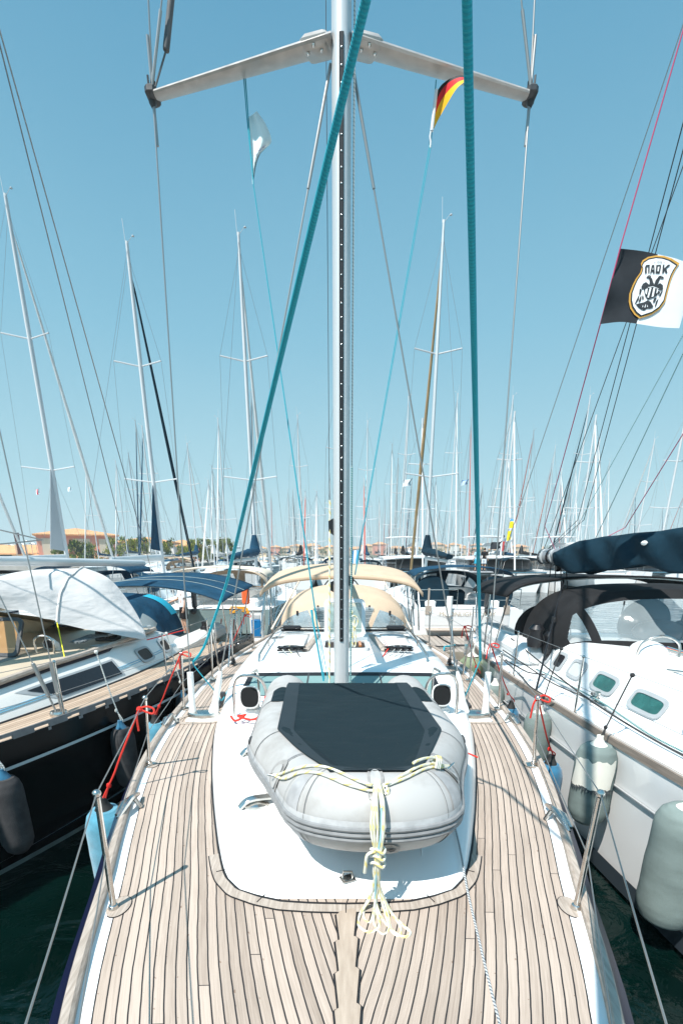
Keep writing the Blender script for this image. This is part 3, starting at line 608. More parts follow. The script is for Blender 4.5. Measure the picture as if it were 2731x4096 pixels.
# stanchions and lifelines
SP=[]
def stanch(base,top,sg,brace=None):
    b=Vector(base); t=Vector(top); mb=MB(); mb.tube([b,b.lerp(t,.97)],[.0135,.0125],12); mb.sph(t,.019,12); d=t-b
    mb.lathe(b+Vector((0,0,-.0)),[(.026,0),(.02,.03),(.0145,.034)],12)
    if brace: mb.tube(smooth([t,t+Vector((0,.05,.02)),t.lerp(Vector(brace),.3)+Vector((0,.03,0)),brace],4),.012,8)
    s=mb.build('stanchion',STEEL,own)
    mb=MB(); mb.poly([(b.x-.035*sg-.03,b.y-.045,b.z+.002),(b.x+.045*sg,b.y-.05,b.z+.002),(b.x+.045*sg,b.y+.05,b.z+.002),(b.x-.05*sg,b.y+.03,b.z+.002)][::(1 if sg>0 else -1)],.006); mb.build('stanchion_base',STEEL,s)
    mb=MB(); q=[(b.x-sg*.02+.052*math.cos(a),b.y+.01+.07*math.sin(a)) for a in [2*math.pi*k/24 for k in range(24)]]; q2=[(b.x-sg*.02+.056*math.cos(a),b.y+.01+.074*math.sin(a)) for a in [2*math.pi*k/24 for k in range(24)]]
    mb.poly([(x,y,dz(x,y)+.004) for x,y in q]); mb.build('stanchion_pad',TEAKW,s,sm=False)
    mb=MB(); mb.poly([(x,y,dz(x,y)+.002) for x,y in q2]); mb.build('pad_seam',SEAM,s,sm=False)
    return t,b.lerp(t,.5)
LN={}
for sg in(-1,1):
    o=.03 if sg>0 else 0
    pts=[]
    S=[((sg*1.065+o,1.84,.02),(sg*1.05+2*o,1.84,.63),None),((sg*1.515,3.46,.02),(sg*1.40,3.27,.63),None),
       ((sg*1.71,4.95,.01),(sg*1.60,4.72,.66),None),((sg*1.73,6.25,-.01),(sg*1.69,6.2,.66),(sg*1.72,6.62,-.02)),((sg*1.70,7.35,-.03),(sg*1.69,7.4,.64),(sg*1.7,7.05,-.02)),((sg*1.64,8.9,-.08),(sg*1.62,8.9,.58),None),((sg*1.5,10.4,-.12),(sg*1.5,10.4,.52),None)]
    top=[Vector((sg*.50,.25,.66))];mid=[Vector((sg*.46,.25,.35))]
    for b,t,br in S: a_,c_=stanch(b,t,sg,br); top.append(a_); mid.append(c_)
    top.append(Vector((sg*1.35,11.2,.5))); mid.append(Vector((sg*1.35,11.2,.2)))
    for P in(top,mid):
        mb=MB()
        for a_,b_ in zip(P,P[1:]):
            for k in range(1): mb.tube([a_,a_.lerp(b_,.5)+Vector((0,0,-.006)),b_],.0028 if P[1]!=a_ or 1 else 0,6)
        mb.build('lifeline',WIRE,own)
    LN[sg]=top
    mb=MB(); mb.tube(smooth([(sg*1.5,10.4,-.1),(sg*1.38,11.2,.5),(sg*.7,11.4,.52)],5),.013,8); mb.tube([(sg*1.38,11.2,-.12),(sg*1.38,11.2,.5)],.013,8); mb.build('pushpit',STEEL,own)
mb=MB()
mb.tube(smooth([(-.52,.25,.02),(-.5,.25,.66),(-.3,-.45,.70),(0,-.72,.71),(.3,-.45,.70),(.5,.25,.66),(.52,.25,.02)],6),.0135,10); mb.build('pulpit',STEEL,own)
# ================= inflatable dinghy on the coachroof =================
din=empty('inflatable_dinghy',(0.05,3.2,.17),'grey inflatable dinghy with dark cover lashed upside up on the white coachroof','dinghy')
def build_in(mb,name,m,root,**k):     # vertices are given in world space, moved to the root
    r=Vector(root.location); mb.v=[tuple(Vector(p)-r) for p in mb.v]; return mb.build(name,m,root,**k)
def Dp(x,s,z): return Vector((.045+x*1.03+.052*s,4.12-s,z))
half=[(.52,-.14,.36),(.52,.5,.36),(.52,1.0,.36),(.515,1.14,.36),(.465,1.32,.365),(.375,1.56,.375),(.30,1.80,.40),(.252,1.975,.43),(.215,2.06,.445),(.10,2.105,.45),(0,2.11,.45)]
axis=smooth([Dp(*p) for p in half]+[Dp(-p[0],p[1],p[2]) for p in half[-2::-1]],8); NA=len(axis)
TR=.19
def Tf(t):
    i=min(NA-2,int(t*(NA-1))); f=t*(NA-1)-i; p=axis[i].lerp(axis[i+1],f); d=(axis[min(i+2,NA-1)]-axis[max(i-1,0)]).normalized()
    out=d.cross(Vector((0,0,1))).normalized()
    if out.dot(p-Dp(0,.9,.4))<0: out=-out
    return p,out,out.cross(d).normalized()*(1 if out.cross(d).z>0 else -1)
def Ts(t,ang,r=TR):
    p,o,u=Tf(t); return p+o*(r*math.cos(ang))+u*(r*math.sin(ang))
mb=MB(); n=28; N2=120; vs=[Ts(i/N2,2*math.pi*k/n) for i in range(N2+1) for k in range(n)]
mb.add(vs,[(i*n+k,i*n+(k+1)%n,(i+1)*n+(k+1)%n,(i+1)*n+k) for i in range(N2) for k in range(n)])
for e,i0 in ((0,0),(1,1)):
    p,o,u=Tf(i0); d=Vector((-.047,1,0)).normalized(); rows=[]
    for j in range(7):
        a=j/6*math.pi/2; rr=TR*(math.cos(a)*.75+.25*(1-j/6)); rows+=[p+o*(rr*math.cos(2*math.pi*k/n))+u*(rr*math.sin(2*math.pi*k/n))+d*(.22*math.sin(a)) for k in range(n)]
    mb.add(rows,[(i*n+k,i*n+(k+1)%n,(i+1)*n+(k+1)%n,(i+1)*n+k) for i in range(6) for k in range(n)]+[tuple(range(6*n,7*n))])
tb=build_in(mb,'buoyancy_tube',PVC,din)
# rubbing strakes
for dz_ in(-.10,.04,.18):
    mb=MB(); mb.tube([Ts(.02+.96*i/110,-.12+dz_,TR+.003) for i in range(111)],.0125,8); build_in(mb,'rubbing_strake',PVCD,din)
mb=MB(); mb.grid(lambda u,v:Ts(.02+.96*u,lerp(-.32,.26,v),TR+.003),110,4); build_in(mb,'strake_band',mat('pale strake band',(.45,.455,.46),.5,var=.15,scale=20),din)
# seams (flat welded tapes)
TAPE=mat('seam tape',(.33,.33,.335),.5,var=.18,scale=14)
for t in(.29,.71,.385,.615):
    for k_,w_ in ((0,.0028),):
        mb=MB(); mb.grid(lambda u,v:Ts(t+lerp(-w_,w_,u)*3.2*(1 if t in(.385,.615) else .35),lerp(-.9,2.3,v),TR+.0022),2,28); build_in(mb,'tube_seam',TAPE,din)
LINEM=mat('dark seam line',(.13,.13,.13),.8)  # thin dark lines that mark the glued tube seams
for t in(.06,.20,.29,.367,.403,.597,.633,.71,.80,.94):
    mb=MB(); mb.grid(lambda u,v:Ts(t+lerp(-.0007,.0007,u),lerp(-.9,2.5,v),TR+.0030),1,28); build_in(mb,'tube_seam',LINEM,din)
for t in(.14,.86):
    mb=MB(); c=Ts(t,.35,TR+.0); q,o,u_=Tf(t); mb.lathe(c,[(.03,-.004),(.032,.004),(.022,.010),(.012,.012)],16,axis=o*math.cos(.35)+u_*math.sin(.35)); build_in(mb,'valve',GREYF,din)
# transom, floor
mb=MB(); mb.box(Dp(0,.12,.34),(.72,.03,.34)); build_in(mb,'transom',GREYF,din)
mb=MB(); mb.grid(lambda u,v:Dp(lerp(-.45,.45,u)*(1 if v<.6 else 1-.55*(v-.6)/.4),lerp(.05,2.05,v),.24+.05*abs(u-.5)+.12*max(0,v-.7)),10,16); build_in(mb,'floor',PVCD,din)
# cover
def cvx(s,sg):
    return sg*tab([(0,.47),(.25,.50),(1.30,.50),(2.1,.20),(2.2,.17)],s)
def cover(u,v):
    s=lerp(.16,2.09,v); q=2*u-1; w_=cvx(s,1); x=q*w_; zt=tab([(0,.36),(1.28,.363),(1.58,.375),(1.86,.40),(2.06,.435),(2.14,.449)],s)+TR
    sag=.035*(1-q*q)*min(1,v*8,(1-v)*7)
    wr=(.0035*math.sin(s*9+3*math.sin(x*5+s))*math.exp(-((s-.5)/.6)**2)+.003*math.sin(s*31+x*6)*math.exp(-((abs(x)-.36)/.08)**2)*math.exp(-((s-.6)/.5)**2)+.002*math.sin(x*21-s*13+2*math.sin(s*7)))*(1-q*q)
    p=Dp(x,s,zt+.006-sag+wr*min(1,v*6)); hh=0
    for q_ in axis:
        d2=(q_.x-p.x)**2+(q_.y-p.y)**2
        if d2<.0345: hh=max(hh,q_.z+math.sqrt(TR*TR-d2))
    if hh>p.z-.006: p.z=hh+.007
    return p
mb=MB(); mb.grid(cover,56,90); cv=build_in(mb,'dinghy_cover',COVER,din)
mb=MB()
def bord(P,w_,up=.004):
    mb.grid(lambda u,v:(lambda a,b:Vector(a).lerp(Vector(b),v)+Vector((0,0,up)))(P(u,0),P(u,1)),60,3)
bord(lambda u,k:cover(0 if not k else .10,u),1); bord(lambda u,k:cover(1 if not k else .90,u),1); bord(lambda u,k:cover(u,1 if not k else .955),1)
build_in(mb,'cover_hem',mat('cover hem',(.012,.02,.026),.6,var=.2,scale=12),din)
for sg,t0 in((1,.0),(-1,1)):   # curled tabs over the tube ends
    mb=MB(); mb.grid(lambda u,v:Ts(t0+sg*(.050+lerp(-.016,.016,v)*math.sin(math.pi*min(1,.25+.75*(1-u)))),lerp(2.2,1.15,u),TR+.006),14,5); build_in(mb,'cover_tab',COVER,din)
for x in(-.1,.13):
    mb=MB(); c=cover(.5+x,.012); mb.lathe(c+Vector((0,0,.004)),[(.008,0),(.008,.003),(.004,.005)],10); build_in(mb,'snap_button',STEEL,din)
# D-rings on round patches, bow handle
def patch(t,ang,r,m,name,k=1.3,lift=.003):
    lift+=.004
    mb=MB(); n=28; c=Ts(t,ang,TR+lift+.002); vs=[c]
    for q in range(n):
        a=2*math.pi*q/n; vs.append(Ts(t+math.cos(a)*r/3.9,ang+math.sin(a)*r*k/TR,TR+lift))
    mb.add(vs,[(0,1+q,1+(q+1)%n) for q in range(n)]); return build_in(mb,name,m,din)
PATCH=mat('grimy patch',(.30,.29,.28),.55,var=.25,scale=18)
def find(u,v,ang0,t0,t1):
    best=None
    for i in range(80):
        for j in range(40):
            t=lerp(t0,t1,i/79); a=lerp(.3,2.2,j/39); p=Ts(t,a); p2=p-Vector((0,0,H)); c_,s_=math.cos(PIT),math.sin(PIT); d=p2.y*c_-p2.z*s_; U=CX+F*p2.x/d; V=PY-F*(p2.y*s_+p2.z*c_)/d
            e=(U-u)**2+(V-v)**2
            if best is None or e<best[0]: best=(e,t,a)
    return best[1:]
lt,la=find(1106,3103,0,.5,.85); rt_,ra=find(1786,3077,0,.15,.5); ct,ca=.5,1.15
for t,a in((lt,la),(rt_,ra)):
    patch(t,a,.075,PATCH,'ring_patch'); patch(t,a,.05,PVC,'ring_patch',lift=.006)
    mb=MB(); c=Ts(t,a,TR+.012); p,o,u_=Tf(t); up=Ts(t,a,1)-Ts(t,a,0); side=(Ts(t+.01,a)-Ts(t-.01,a)).normalized()
    dn=up.cross(side).normalized(); mb.tube([c-side*.03,c+side*.03,c+up*.035+dn*.01,],.0045,6,closed=True); build_in(mb,'ring',STEEL,din)
patch(.5,1.35,.075,PATCH,'handle_patch',1.8); patch(.5,1.30,.05,PVC,'handle_patch',1.8,.006)
mb=MB(); c=Ts(.5,1.05,TR+.02); mb.tube([c+Vector((-.045,0,-.0)),c+Vector((.045,0,.0)),c+Vector((.03,-.03,-.05)),c+Vector((-.03,-.03,-.05))],.0045,8,closed=True); build_in(mb,'tow_ring',STEEL,din)
mb=MB(); patch(.475,-.62,.07,PATCH,'keel_patch',.8)
mb=MB(); mb.add([Ts(.475+a,b,TR+.012) for a,b in((-.012,-.48),(.014,-.48),(.007,-.62),(.001,-.54),(-.004,-.66),(-.009,-.6))],[(0,1,2,3,4,5)]); build_in(mb,'maker_mark',GREYF,din,sm=False)
# ---- ropes on the dinghy ----
def rope(name,P,r,m,label,cat='rope',group=None,sm=6,n=8,loc=None):
    Q=smooth(P,sm) if sm>1 else [Vector(p) for p in P]; c=Vector(loc) if loc else Q[0].copy(); mb=MB(); mb.tube([q-c for q in Q],r,n); o=mb.build(name,m); o.location=c; return tag(o,label,cat,group)
L0=Ts(lt,la,TR+.02); R0=Ts(rt_,ra,TR+.02); C0=Ts(.5,1.05,TR+.025)
def onT(t,a,h=.008): return Ts(t,a,TR+h+.007)
las=empty('lashing_rope',C0,'yellow flecked white rope tied across the dinghy bow and hanging down in loops','rope')
def inr(P,r=.0072,sm=6):
    r*=1.0
    mb=MB(); mb.tube([q for q in smooth(P,sm)],r,8); return build_in(mb,'rope_strand',YELR,las)
def tl(t): return lerp(.5,lt,t)
def tr_(t): return lerp(.5,rt_,t)
def taut(A,B,drop=0,n=9,off=.010,lift=0):
    P=[]
    for i in range(n+1):
        p=Vector(A).lerp(Vector(B),i/n); p.z-=drop*math.sin(math.pi*i/n); p.y-=drop*.8*math.sin(math.pi*i/n)
        q=min(axis,key=lambda a:(a-p).length); d=p-q
        if d.length<TR+off+lift*math.sin(math.pi*i/n): p=q+d.normalized()*(TR+off+lift*math.sin(math.pi*i/n))
        P.append(p)
    return P
inr(taut(L0,C0+Vector((-.02,0,0)),.0),sm=3)
inr(taut(L0,C0+Vector((-.03,-.01,-.02)),.035)+[C0+Vector((.0,-.012,-.015))],sm=3)
inr(taut(R0,C0+Vector((.03,0,0)),0,lift=.012)[:-1]+[C0+Vector((.03,0,0)),C0+Vector((.035,-.01,-.03)),C0+Vector((.05,-.008,-.035)),C0+Vector((.05,-.0,-.01))])
inr(taut(R0,C0+Vector((-.01,-.012,-.0)),.03),sm=3)
TT=taut(R0,C0+Vector((.03,0,0)),.005,n=20,lift=.03)
inr([p+Vector((0,.012,.012)) for p in TT[5:13]],sm=2)
for k in range(3): c=TT[5]+(TT[6]-TT[5])*k*.5; inr([c+Vector((.0,-.035,-.02)),c+Vector((.01,-.015,.012)),c+Vector((.012,.015,.02)),c+Vector((.0,.03,.0)),c+Vector((-.01,.0,-.01))],.0068,4)
bx=C0.x; zf=lambda y:cz(bx,y)
def fall(dx,w1,xe,ye,loop):
    P=[(bx+dx*.3,1.90,.66),(bx+dx,1.81,.60),(bx+dx+w1,1.768,.50),(bx+dx*.6,1.762,.40),(bx+dx*.3,1.77,.30),(bx+dx*.8,1.79,.2),(bx+(xe-bx)*.6,1.79,.10),(xe,1.80,.062),(xe+loop*.2,ye+.05,.06),(xe+loop*.55,ye,.062),(xe+loop,ye+.06,.062),(bx+(xe+loop-bx)*.5,1.80,.13),(bx-dx*.5,1.785,.25),(bx-dx*.2,1.765,.36)]
    return P
def strand(dx,w1,tail,r=.0066):
    inr([(bx+dx*.3,1.90,.665),(bx+dx,1.81,.605),(bx+dx+w1,1.764,.50),(bx+dx*.6,1.757,.40),(bx+dx*.3,1.765,.30),(bx+dx*.6,1.785,.2)]+[(bx+a,b,c) for a,b,c in tail]+[(bx-dx*.5,1.785,.25),(bx-dx*.2,1.76,.36)],r)
strand(-.022,-.008,[(-.03,1.79,.12),(-.07,1.77,.062),(-.08,1.70,.057),(-.035,1.66,.057),(.01,1.70,.058),(.0,1.78,.09)])
strand(.012,.006,[(.02,1.79,.15),(.07,1.77,.062),(.105,1.715,.057),(.14,1.66,.057),(.11,1.635,.057),(.065,1.67,.057),(.03,1.73,.058),(.0,1.785,.11)])
strand(-.006,.003,[(-.005,1.79,.1),(-.012,1.71,.057),(.02,1.65,.057),(.05,1.69,.058),(.03,1.78,.1)],.006)
strand(.022,.0,[(.035,1.79,.13),(.055,1.75,.06),(.06,1.67,.057),(.09,1.64,.057),(.10,1.70,.058),(.06,1.78,.08)],.006)
strand(-.014,-.004,[(-.03,1.79,.14),(-.05,1.80,.07),(-.055,1.745,.058),(-.03,1.72,.057),(-.01,1.77,.08)],.006)
for k,z in enumerate((.40,.365,.33)): inr([(bx-.03,1.77,z),(bx-.01,1.752,z+.012),(bx+.02,1.752,z-.012),(bx+.03,1.77,z),(bx+.01,1.78,z+.01)],.007,5)
inr([(bx-.01,1.755,.40),(bx-.045,1.75,.385),(bx-.052,1.752,.33),(bx-.055,1.757,.29)],.0075)
mb=MB(); mb.tube(smooth([(bx+.012,1.79,.59),(bx+.01,1.757,.48),(bx+.0,1.755,.38),(bx-.005,1.775,.2),(bx-.0,1.78,.10),(bx+.03,1.79,.05)],6),.004,8); build_in(mb,'rope_strand',mat('pale teal line',(.28,.5,.55),.8),las)
# red lashings to the vent guards
rope('red_lashing',[(-.97,3.98,cz(.9,4.07)+.05),(-.93,3.93,cz(.9,4)+.03),(-.88,3.92,cz(.87,4)+.045),(-.84,3.96,cz(.83,4)+.07),(-.87,4.0,cz(.83,4)+.05),(-.90,3.95,cz(.83,4)+.06),(-.80,3.92,cz(.78,4)+.04),(-.74,3.90,cz(.7,4)+.05),(-.71,3.87,cz(.7,4)+.08),(-.73,3.9,cz(.7,4)+.03),(-.68,3.9,cz(.7,4)+.12),(-.64,3.88,.46)],.0105,REDR,'red rope lashing the grey dinghy to the left chrome vent hoop')
rope('red_rope_tail',[(.62,3.12,.36),(.80,3.02,.335),(.92,2.97,.30)],.006,REDR,'loose red rope end sticking out on the right side of the dinghy')
# ================= sheets, halyards, furling line =================
g=MB(); 
for sg in (1,-1):
    if sg>0: P=[(0.0,.62,3.45),Vector(at(1867,0,1.625)),Vector(at(1890,1400,3.0)),Vector(at(1921,2640,4.70))]
    else: P=[(0.0,.62,3.45),Vector(at(1463,0,1.625)),Vector(at(1180,1165,2.55)),Vector(at(906,2334,4.3)),Vector(at(866,2450,4.45)),Vector(at(815,2590,4.62)),Vector(at(772,2648,4.68))]
    # straighten: recompute the in-between points on the 3D straight line
    if sg>0: A,B=P[1],P[3]; P=[P[0],A]+[A.lerp(B,k/12) for k in range(1,13)]
    else: A,B=P[1],P[3]; P=[P[0],A]+[A.lerp(B,k/10) for k in range(1,11)]+P[4:]
    P=P[:2]+smooth(P[2:],3)
    o=rope('genoa_sheet',P,[.0125]*len(P),TEALR,'thick teal rope running steeply down to the '+('right' if sg>0 else 'left')+' shroud beside the mast','rope',None,sm=1,n=12)
    if 1:
        b=P[-1]; c=CH[sg]; rope('sheet_tail',[b,b+Vector((-sg*.02,0,-.06)),(sg*1.30,4.8,.22),(sg*1.30,4.98,.09),(sg*1.36,5.6,.05),(sg*1.36,6.6,.02)],.0065,TEALT,'thin teal line led from the '+('right' if sg>0 else 'left')+' shroud cover back to the deck track','rope')
mb=MB(); 
P=[(0,-.72,.3),(0,-.30,1.5)]+[(0,lerp(-.30,4.1,k/10),lerp(1.5,15,k/10)) for k in range(1,11)]
mb.tube([(0,-.74,.15),(0,-.66,.42),(0,-.655,.43),(0,4.15,15.2)],[.06,.06,.045,.035],12); mb.build('furled_genoa',SAILW,own)
mb=MB(); mb.lathe((0,-.73,.14),[(.09,0),(.1,.02),(.06,.05),(.06,.1),(.1,.13),(.09,.16)],20); mb.build('furling_drum',BLACK,own)
# flag halyards
FLT=at(975,313,4.78); FLB=at(1298,2717,4.62)
rope('flag_halyard',[FLT,at(988,474,4.78),at(1013,735,4.77),FLB],.004,TEALT,'thin teal halyard under the pale blue pennant on the left spreader','rope',sm=1,n=6)
rope('flag_halyard',[FLT+Vector((.012,0,0)),at(1014,742,4.77),at(1270,2500,4.63),FLB+Vector((.035,0,0))],.0045,TEALT,'second teal line beside the pennant halyard, ending by the mast foot','rope',sm=1,n=6)
rope('teal_tackle',[at(1246,2440,4.62),at(1250,2475,4.6),FLB+Vector((-.01,0,-.02))],[.013,.009,.009],TEALT,'doubled teal line knotted above the roof to the left of the mast','rope',sm=1)
FRT=at(1744,318,4.78)
for k in(0,1): rope('flag_halyard',[FRT+Vector((.0,0,0)),at(1716+k*6,590,4.75),at(1418+k*3,2300,4.55)],.0035,TEALT,['pale teal halyard below the black red gold flag','second pale teal halyard strand below the black red gold flag'][k],'rope',sm=1,n=6)
rope('halyard',[(-.10,MY-.02,2.05),(-.105,MY-.06,1.6),(-.118,MY-.12,.22)],.009,YELR,'yellow and white halyard hanging on the left side of the mast','rope',sm=1)
rope('halyard',[(.088,MY-.04,15),(.088,MY-.04,2.2),(.088,MY-.04,1.35)],.0065,WHR,'white halyard running up close on the right side of the mast','rope',sm=1)
rope('halyard',[(.088,MY-.09,2.3),(.086,MY-.1,.3)],.0075,GRNR,'dark flecked halyard lying against the right face of the mast','rope',sm=1)
rope('halyard',[(-.115,MY+.6,16),(-.117,MY+.45,.5)],.003,BLKR,'thin dark line hanging just left of the mast','rope',sm=1,n=6)
rope('halyard_coil',[(.115,5.0,1.05),(.10,4.98,.95),(.14,4.97,.88),(.17,4.98,.96),(.12,4.97,1.0),(.09,4.97,.93),(.12,4.96,.70),(.15,4.97,.72),(.13,4.98,.95),(.11,4.97,.68),(.14,4.98,.98)],.008,YELR,'coiled cream halyard hanging right of the mast above the open hatch','rope',sm=5)
rope('halyard',[(.10,4.98,1.03),(.098,4.8,1.35),(.096,MY+.05,1.75)],.006,TEALT,'short blue line holding the cream rope coil by the mast','rope',sm=4)
# lines from the mast foot to the organisers
for sg,cols in((-1,(WHR,YELR,BLKR)),(1,(REDR,WHR,WHR,GRYR))):
    for k,m_ in enumerate(cols):
        x0=HX+sg*.70-.03*sg+(k-1.5)*.085; rope('control_line',[(x0+.0,6.6,cz(.7,6.6)+.03),(x0,5.93,cz(.7,5.93)+.05),(sg*(.16+.02*k),MY+.18,.24)],.0055+.002*(m_ is REDR),m_,['white','cream','black'][k]+' line from the mast foot to the left black rope organiser' if sg<0 else ['red','white','pale','grey'][k]+' line from the mast foot to the right black rope organiser','rope','lines led aft from the mast foot',sm=1,n=6)
fl_=[Vector(p) for p in [atz(1765,3155,.30),(1.0-.26,2.36,.19),atz(1820,3265,.15),(.70,2.17,.10)]]
P=[atz(1775,3215,.24),atz(1812,3290,.14),atz(1840,3400,.115),atz(1868,3560,.07),atz(1905,3720,.052),atz(1960,3950,.05),atz(2010,4150,.052),atz(2060,4420,.055),(.32,.3,.08)]
rope('furling_line',P,.0055,GRYR,'grey flecked furling line lying along the deck on the right of the dinghy','rope')
mb=MB(); c=atz(1815,3292,.10); mb.lathe((0,0,0),[(.012,-.02),(.032,-.012),(.034,.006),(.02,.02),(.02,.02)],16,axis=(.2,-1,.15)); o=mb.build('furling_fairlead',BLACK,own); o.location=c
# ================= flags =================
def flag_uv(hoist,fly,depth,Yb):       # both edges traced downward in photo pixels
    h=smooth([(a,b,0) for a,b in hoist],6); f=smooth([(a,b,0) for a,b in fly],6)
    def pick(L,t): i=min(len(L)-2,int(t*(len(L)-1))); return L[i].lerp(L[i+1],t*(len(L)-1)-i)
    def fn(s,t):
        p=pick(h,t).lerp(pick(f,t),s); return at(p.x,p.y,Yb+depth(s,t))
    return fn
PALE=mat('pale blue pennant cloth',(.80,.93,.96),.8,var=.08,scale=8); WHCL=mat('white flag cloth',(.72,.75,.77),.8,var=.03,scale=8); BLCL=mat('black flag cloth',(.028,.032,.038),.75,var=.2,scale=5)
f1=flag_uv([(988,474),(998,580),(1004,660),(1009,735)],[(1026,443),(1060,490),(1086,560),(1062,592),(1040,615),(1024,660),(1012,735)],lambda s,t:.05*math.sin(s*7+t*3)*s+.04*s,4.78)
mb=MB(); mb.grid(f1,16,24,mi=lambda u,v:(0 if u>.12 else 1)); pen=mb.build('pennant',[PALE,WHCL]); 
def recentre(o):
    c=sum((v.co for v in o.data.vertices),Vector())/len(o.data.vertices); 
    for v in o.data.vertices: v.co-=c
    o.location=c; return o
recentre(pen); tag(pen,'pale blue pennant with faint lettering flying under the left spreader','flag')
def child_world(mb,name,m,root,**k): 
    return build_in(mb,name,m,root,**k)
FONT=None
def text_pts(s):
    cu=bpy.data.curves.new('t','FONT'); cu.body=s; cu.align_x='CENTER'; cu.align_y='CENTER'; ob=bpy.data.objects.new('t',cu); COL.objects.link(ob); bpy.context.view_layer.update()
    me=bpy.data.meshes.new_from_object(ob); vs=[v.co.copy() for v in me.vertices]; fs=[tuple(p.vertices) for p in me.polygons]; bpy.data.objects.remove(ob); bpy.data.curves.remove(cu); bpy.data.meshes.remove(me); return vs,fs
def text_on(s,fn,name,m,root):       # lettering laid on a surface fn(x,y)
    vs,fs=text_pts(s); mb=MB(); mb.add([fn(v.x,v.y) for v in vs],fs); return build_in(mb,name,m,root,sm=False) if root else mb
fw_=lambda o,k:(lambda p:p+(Vector((0,0,H))-p).normalized()*k)(o)
INK=mat('dark lettering ink',(.10,.06,.25),.8); INK2=mat('grey lettering ink',(.12,.22,.28),.8)
text_on('YACHTS',lambda x,y:fw_(f1(.52+x*.15-y*.02,.50-y*.13-x*.035),.012),'flag_lettering',INK,pen)
text_on('SINCE',lambda x,y:fw_(f1(.62+x*.12,.60-y*.08-x*.035),.012),'flag_lettering',INK2,pen)
gcol=[mat('flag black',(.012,.012,.014),.7),mat('flag red',(.62,.012,.018),.7),mat('flag gold',(.85,.46,.01),.7)]
# german flag: hoist on the left, cloth lifting up and right
top_=smooth([(1748,362,0),(1768,335,0),(1800,312,0),(1835,300,0),(1862,300,0)],6); bot=smooth([(1733,517,0),(1752,478,0),(1787,415,0),(1826,352,0),(1862,322,0)],6)
def f2(s,t):
    i=min(len(top_)-2,int(s*(len(top_)-1))); f=s*(len(top_)-1)-i; a=top_[i].lerp(top_[i+1],f); b=bot[i].lerp(bot[i+1],f); tt=t**(1+.8*min(1,s*2)*(1-s)) if 1 else t
    tt=1-(1-t)**(1/(1+.75*math.sin(math.pi*min(1,s*1.1)))); tt=t**(1+.9*math.sin(math.pi*min(1,s))) ; p=a.lerp(b,1-(1-t)**(1+.0)) if 0 else a.lerp(b,tt)
    return at(p.x,p.y,4.70+.05*math.sin(s*6)*t-.1*s)
mb=MB(); mb.grid(f2,20,18,mi=lambda u,v:min(2,int(v*3))); gf=recentre(mb.build('national_flag',gcol)); tag(gf,'black red and gold flag flying under the right spreader','flag')
mb=MB(); mb.tube([at(1745,358,4.70),at(1726,522,4.70)],.012,8); mb.tube(smooth([at(1724,520,4.70),at(1719,545,4.70),at(1722,565,4.70),at(1720,588,4.70)],4),.006,6); build_in(mb,'flag_hoist',WHCL,gf)
# club flag at the right
def f3(s,t):
    tl_,bl=Vector((2480,993,0)),Vector((2399,1296,0)); P=smooth([(2480,993,0),(2561,1002,0),(2630,1016,0),(2705,1034,0),(2775,1062,0)],6); Q=smooth([(2399,1296,0),(2480,1287,0),(2545,1294,0),(2640,1308,0),(2716,1312,0)],6)
    i=min(len(P)-2,int(s*(len(P)-1))); f=s*(len(P)-1)-i; a=P[i].lerp(P[i+1],f); b=Q[i].lerp(Q[i+1],f); p=a.lerp(b,t); p.x+=8*math.sin(math.pi*t)*(s)*.6
    return at(p.x,p.y,5.15+.02*math.sin(s*5+.5)+.035*math.sin(8*s-3*t)*(.15+s)**1.2*.6+.05*max(0,.35-s)*math.sin(t*9))
mb=MB(); mb.grid(f3,48,30,mi=lambda u,v:0 if u<.49+.0*v else 1); cf=recentre(mb.build('club_flag',[BLCL,WHCL])); tag(cf,'black and white football flag with crest and lettering flying at the right','flag')
GOLD=mat('flag gold border',(.62,.33,.06),.8); DK=mat('crest dark ink',(.02,.028,.035),.8); WC=mat('crest white',(.80,.83,.85),.8)
# map crest coordinates (photo zoom pixels) to flag s,t by inverting numerically
def px3(X,Y):  # zoom (3.638x, origin 2300,900) -> flag surface
    u,v=2300+X/3.638,900+Y/3.638
    s,t=.5,.5
    for _ in range(12):
        def pr(s,t):
            p=f3(s,t)-Vector((0,0,H)); c_,s_=math.cos(PIT),math.sin(PIT); d=p.y*c_-p.z*s_; return CX+F*p.x/d,PY-F*(p.y*s_+p.z*c_)/d
        a=pr(s,t); e=.004; b=pr(s+e,t); c=pr(s,t+e); J=[[(b[0]-a[0])/e,(c[0]-a[0])/e],[(b[1]-a[1])/e,(c[1]-a[1])/e]]; det=J[0][0]*J[1][1]-J[0][1]*J[1][0]
        du,dv=u-a[0],v-a[1]; s=min(.999,max(0,s+(du*J[1][1]-dv*J[0][1])/det)); t=min(.999,max(0,t+(dv*J[0][0]-du*J[1][0])/det))
    return f3(s,t)
def crest(polys,lift,m,name,par):
    mb=MB()
    for P in polys: mb.poly([fw_(px3(*p),lift) for p in P])
    return build_in(mb,name,m,par,sm=False)
def star(P,c,lift,m,name,par):     # big outline as a fan that follows the cloth
    mb=MB(); rings=[]; K=8; n=len(P)
    vs=[fw_(px3(c[0]+(p[0]-c[0])*k/K,c[1]+(p[1]-c[1])*k/K),lift) for k in range(0,K+1) for p in P]
    mb.add(vs,[(k*n+i,k*n+(i+1)%n,(k+1)*n+(i+1)%n,(k+1)*n+i) for k in range(K) for i in range(n)]); return build_in(mb,name,m,par,sm=False)
